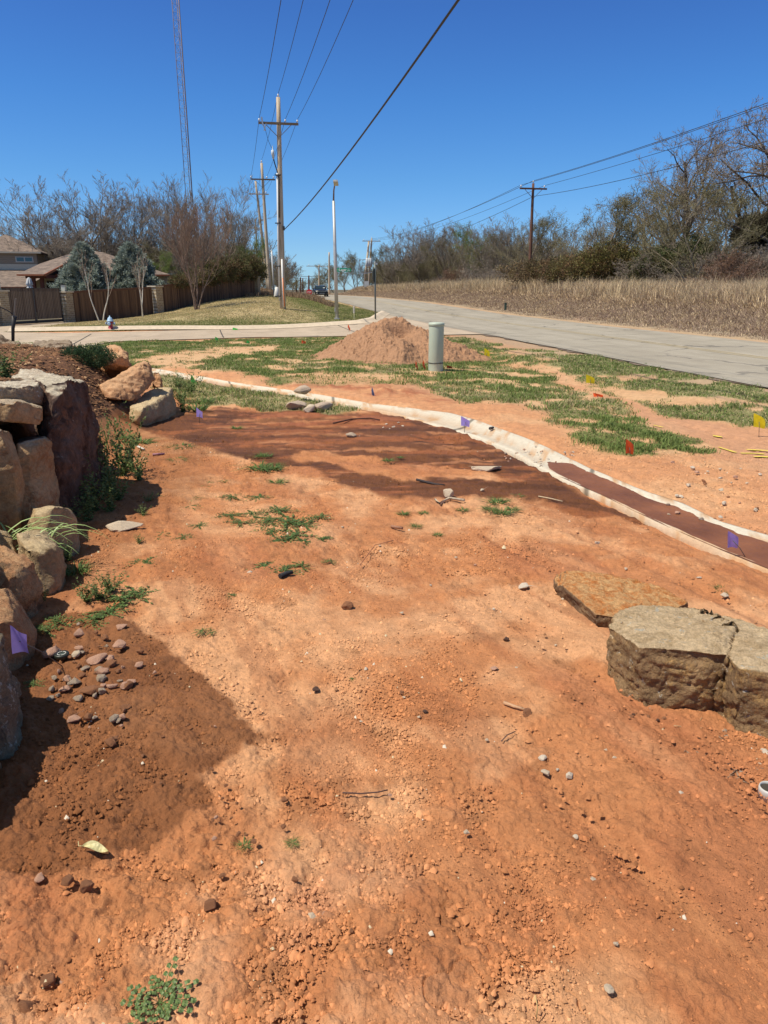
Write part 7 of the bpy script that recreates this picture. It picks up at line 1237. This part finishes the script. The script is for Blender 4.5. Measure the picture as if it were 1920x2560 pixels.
# --- bushes made of leafy shoots
def bush(label, pts, leafcol, nclump, seed, name='hedge', cat='hedge', lsize=.045, m=22, up=.4, twig=True, col2=None, group=None):
    """pts: list of (centre Vector, rx, ry, rz)"""
    rnd = np.random.RandomState(seed); c0 = pts[0][0]; root = empty(name, Vector((c0.x, c0.y, H(c0.x, c0.y))), label, cat, group); P = []
    wts = np.array([p[1] * p[2] * p[3] for p in pts]); wts = wts / wts.sum(); pick = rnd.choice(len(pts), nclump, p=wts); dv = rnd.normal(size=(nclump, 3)); dv /= np.linalg.norm(dv, axis=1)[:, None]; rr = rnd.uniform(.25, 1.0, nclump) ** .45 * (1 + .25 * fbm3(dv * 2.3 + pick[:, None], 2, seed)); C0 = np.array([tuple(p[0]) for p in pts])[pick]; S0 = np.array([p[1:] for p in pts])[pick]; c = C0 + dv * S0 * rr[:, None]; N_ = nclump * m
    cc = np.repeat(c, m, 0); dd = np.repeat(dv, m, 0) + np.array([0, 0, up]); dr = dd + rnd.normal(0, .8, (N_, 3)); dr /= np.linalg.norm(dr, axis=1)[:, None]; L = rnd.uniform(.3, 1.0, N_)[:, None] * lsize * 5; w = np.cross(dr, rnd.normal(size=(N_, 3))); w /= np.linalg.norm(w, axis=1)[:, None]; w *= lsize * .55
    p = cc + dr * L * rnd.uniform(0, 1, (N_, 1)) + rnd.normal(0, lsize * 1.5, (N_, 3)); V = np.stack([p, p + dr * lsize + w, p + dr * lsize * 2.2, p + dr * lsize - w], 1).reshape(-1, 3); F = np.arange(N_ * 4).reshape(-1, 4)
    cv = np.repeat(rnd.uniform(.55, 1.45, (nclump, 1)), m, 0) * rnd.uniform(.7, 1.3, (N_, 1)); lc = np.array([leafcol]) * cv
    if col2 is not None: k = np.repeat(rnd.uniform(0, 1, nclump) < .4, m); lc[k] = (np.array([col2]) * cv[k])
    me = npmesh('foliage', V, F, False, np.repeat(lc, 4, 0)); obj('foliage', me, M_fol, root)
    if twig:
        k = rnd.choice(nclump, min(nclump, 700), replace=False); base = C0[k] - np.array([0, 0, 1.]) * S0[k] * .9; base[:, :2] += rnd.normal(0, .2, (len(k), 2)); mid = (base + c[k]) / 2 + rnd.normal(0, .12, (len(k), 3)); S = np.concatenate([np.c_[base, mid, np.full((len(k), 1), .018), np.full((len(k), 1), .013)], np.c_[mid, c[k] + dv[k] * .12, np.full((len(k), 1), .013), np.full((len(k), 1), .005)]]); V, F = tubes_np(S, 'stems', 3); me = npmesh('stems', V, F); obj('stems', me, BARK['brown_twig'], root)
    return root
hp = []
for (xd, yd, D, rx, rz) in ((405, 605, 60.5, .9, .45), (430, 597, 62, 1.1, .6), (455, 590, 64, 1.3, .9), (480, 584, 66.5, 1.4, 1.0), (505, 582, 69, 1.5, 1.1), (530, 580, 71.5, 1.5, 1.2), (548, 584, 74, 1.2, 1.1), (385, 607, 59, .7, .35)): hp.append((P3(xd, yd, D + .6), rx, 1.0, rz))
bush('olive green overgrown hedge spilling over the fence on the knoll', hp, (.12, .12, .045), 2600, 3, lsize=.055, col2=(.17, .115, .06), m=24)
jc = P3(188, 770, 10.4); bush('dark green spreading juniper on the mulch bed', [(Vector((jc.x, 10.4, jc.z - .02)), .32, .28, .15), (Vector((jc.x - .12, 10.3, jc.z)), .22, .22, .12), (Vector((jc.x + .14, 10.5, jc.z - .03)), .24, .22, .13)], (.045, .085, .035), 620, 9, 'juniper', 'shrub', .010, 20, .9, False)
# --- right wood
def onrow(D, off): return 17.2 + off - .186 * D
bigs = [(1420, 66, 1.0, 'oak2', 'tall bare tree left of the big forked trees at the right', 1.10, 1.3), (1490, 62, 1.03, 'oak0', 'upright bare tree with a dark straight trunk in the right hand group', 1.0, 4.0), (1560, 60, .90, 'oak1', 'low bare tree between the tall ones of the right hand group', 1.1, 2.2), (1640, 57, 1.14, 'oak0', 'tallest bare tree at the right edge with crooked limbs', 1.15, 5.4),
    (1690, 54, 1.12, 'oak1', 'crooked limbed bare tree half cut off by the right edge', 1.1, 1.0), (1385, 70, .80, 'oak1', 'leaning bare tree on the left flank of the right hand group', 1.1, .2), (1450, 68, .95, 'oak2', 'pale trunked bare tree between the first two tall trees of the right group', 1.0, 3.1), (1600, 66, 1.08, 'oak2', 'bare tree behind the tallest tree at the right edge', 1.0, 2.0)]
for xd, D, s, k, lab, sxy, rz in bigs: tree(k, at(xd, D), D, s, lab, sxy=sxy, rz=rz)
mid = [(1238, 100, .62, 'thin0', 'small bare tree right of the brown power pole'), (1205, 92, .74, 'thin1', 'rounded bare tree just right of the brown power pole'), (1262, 96, .72, 'thin0', 'thin bare tree with upswept twigs in the gap of the wood'), (1310, 92, .66, 'thin0', 'slim upright bare tree standing alone against the sky'), (1335, 80, .60, 'thin1', 'short bare tree at the left foot of the right hand group'),
    (1120, 95, .74, 'thin1', 'budding tree just left of the brown power pole'), (1045, 105, .84, 'green0', 'green budding tree in the middle of the right wood'), (962, 118, .95, 'thin1', 'tall hazy crowned tree in the middle of the right wood'), (990, 112, .82, 'thin1', 'bare tree right of the tall hazy crowned one'), (890, 140, .95, 'thin1', 'grey green tree left of the middle of the right wood'), (925, 128, .90, 'elm1', 'rounded bare tree beside the tall hazy crowned one'),
    (770, 168, .88, 'green1', 'olive tree behind the green street sign'), (745, 178, .82, 'green1', 'leftmost tree of the right wood, next to the street lamp'), (830, 152, .9, 'green1', 'olive brown tree right of the transformer pole'), (860, 146, .9, 'thin1', 'bare tree between the transformer pole and the middle wood'), (1080, 100, .78, 'green1', 'olive tree left of the budding one by the brown pole')]
for xd, D, s, k, lab in mid: tree(k, at(xd, D), D, s, lab, sxy=1.25)
# second rank and brush
rnd = random.Random(8)
for i in range(54):
    t = (i + .5) / 54; D = 60 + 145 * t ** 1.1; off = rnd.uniform(13, 30); x = onrow(D, off); r_ = x / D
    if r_ > .30: sc_f = .5
    else: sc_f = 1
    sc_ = rnd.uniform(.52, .74); pxl = (960 + r_ * 1990) / 1.157
    if 1225 < pxl < 1400: sc_ *= .62
    sc_ *= sc_f
    tree(rnd.choice(['thin0', 'thin1', 'green1', 'thin1', 'elm1', 'oak2']), x, D, sc_, 'bare tree in the depth of the wood beyond the road', group='trees filling the wood beyond the road', sxy=1.3)
for i in range(40):
    t = (i + .5) / 40; D = 44 + 135 * t; off = rnd.uniform(11.5, 15); x = onrow(D, off); tree(rnd.choice(['brush', 'redbrush', 'brush', 'green1']) if D < 120 else 'green1', x, D, rnd.uniform(.55, .85) if D < 120 else .5, 'tangled brush at the foot of the wood beyond the road', group='brush along the edge of the wood', sxy=1.5, name='brush', cat='brush')
for i in range(26):
    D = rnd.uniform(46, 75); off = rnd.uniform(14, 24); x = onrow(D, off); tree('brush' if i % 3 else 'redbrush', x, D, rnd.uniform(.7, 1.05), 'tangled brush below the tall trees at the right', group='brush below the tall right hand trees', sxy=1.4, name='brush', cat='brush')
for (xd, yd, D, rx, rz, lab, c, c2) in ((1205, 590, 66, 4.6, 1.1, 'reddish brown thicket right of the brown power pole', (.19, .135, .07), (.18, .15, .07)), (1265, 586, 62, 3.6, 1.2, 'olive brown thicket in the middle of the right brush', (.20, .17, .07), (.21, .13, .07)), (1320, 570, 60, 2.6, 1.5, 'tall olive cedar bush left of the right hand trees', (.19, .17, .055), (.19, .13, .06)),
    (1430, 590, 56, 2.4, 1.6, 'dark green cedar in front of the right hand trees', (.075, .095, .032), (.15, .12, .055)), (1500, 575, 57, 1.6, 2.0, 'green cedar at the foot of the straight trunked tree', (.055, .075, .022), (.08, .07, .03)), (1640, 500, 58, 1.9, 1.2, 'dark brown tangle high in the trees at the right edge', (.12, .10, .06), (.14, .11, .07)), (1610, 600, 52, 4.0, 1.3, 'brown thicket at the right edge', (.18, .12, .07), (.16, .12, .06))):
    bush(lab, [(P3(xd, yd, D), rx, 1.6, rz), (P3(xd - 25, yd + 10, D), rx * .6, 1.3, rz * .8), (P3(xd + 28, yd + 12, D + 1), rx * .6, 1.3, rz * .75)], c, 1100, int(xd), 'thicket', 'bush', .07, 20, .5, True, c2)
# left roadside trees beyond the poles, and the far end of the road
for (xd, D, s, k) in ((560, 120, .55, 'green1'), (575, 125, .5, 'green1'), (598, 135, .62, 'thin1'), (612, 140, .60, 'green1'), (622, 150, .56, 'green1'), (585, 140, .62, 'elm1'), (605, 170, .62, 'green0'), (628, 180, .55, 'green1')): tree(k, at(xd, D), D, s, 'scrubby tree beside the road behind the row of power poles', group='trees behind the row of power poles', sxy=1.3)
for (xd, D, s, k) in ((705, 230, .80, 'green1'), (690, 240, .62, 'green1'), (722, 215, .85, 'green1'), (672, 300, .6, 'thin1'), (655, 310, .5, 'green1'), (640, 300, .55, 'green1')): tree(k, at(xd, D), D, s, 'distant tree at the far end of the road', group='distant trees at the far end of the road', sxy=1.5)
# far wood behind everything as one mass of crowns
def far_wood():
    rnd = np.random.RandomState(3); me1, me2, me3 = PROT['thin1']; big, small = grow(seed=61, H=9, trunk_frac=.2, r0=.16, n1=9, n2=5, n3=4, n4=0, up=.4, spread=.7, l1=.5, wob=.15, tw=.03); V, F = tubes_np(big + small, 'w', 3); Vs = []; Fs = []; k = 0
    spots = [(at(xd, D), D) for xd, D in [(rnd.uniform(-250, 560), rnd.uniform(135, 200)) for _ in range(110)]] + [(onrow(D, rnd.uniform(28, 75)), D) for D in rnd.uniform(60, 280, 150)] + [(rnd.uniform(-90, -30), rnd.uniform(220, 380)) for _ in range(60)]
    for x, y in spots:
        a = rnd.uniform(0, 6.28); s = rnd.uniform(.8, 1.15); pxl = (960 + x / y * 1990) / 1.157; s *= .55 if 1225 < pxl < 1400 or 560 < pxl < 740 else 1; R_ = np.array([[math.cos(a), -math.sin(a), 0], [math.sin(a), math.cos(a), 0], [0, 0, 1]]); Vs.append((V * np.array([1.4, 1.4, 1]) * s) @ R_.T + np.array([x, y, H(x, y)])); Fs.append(F + k); k += len(V)
    me = npmesh('far_wood', np.vstack(Vs), np.vstack(Fs)); o = obj('far_wood', me, BARK['grey_twig']); tag(o, 'mass of bare trees far behind the nearer woods', 'wood', kind='stuff')
far_wood()
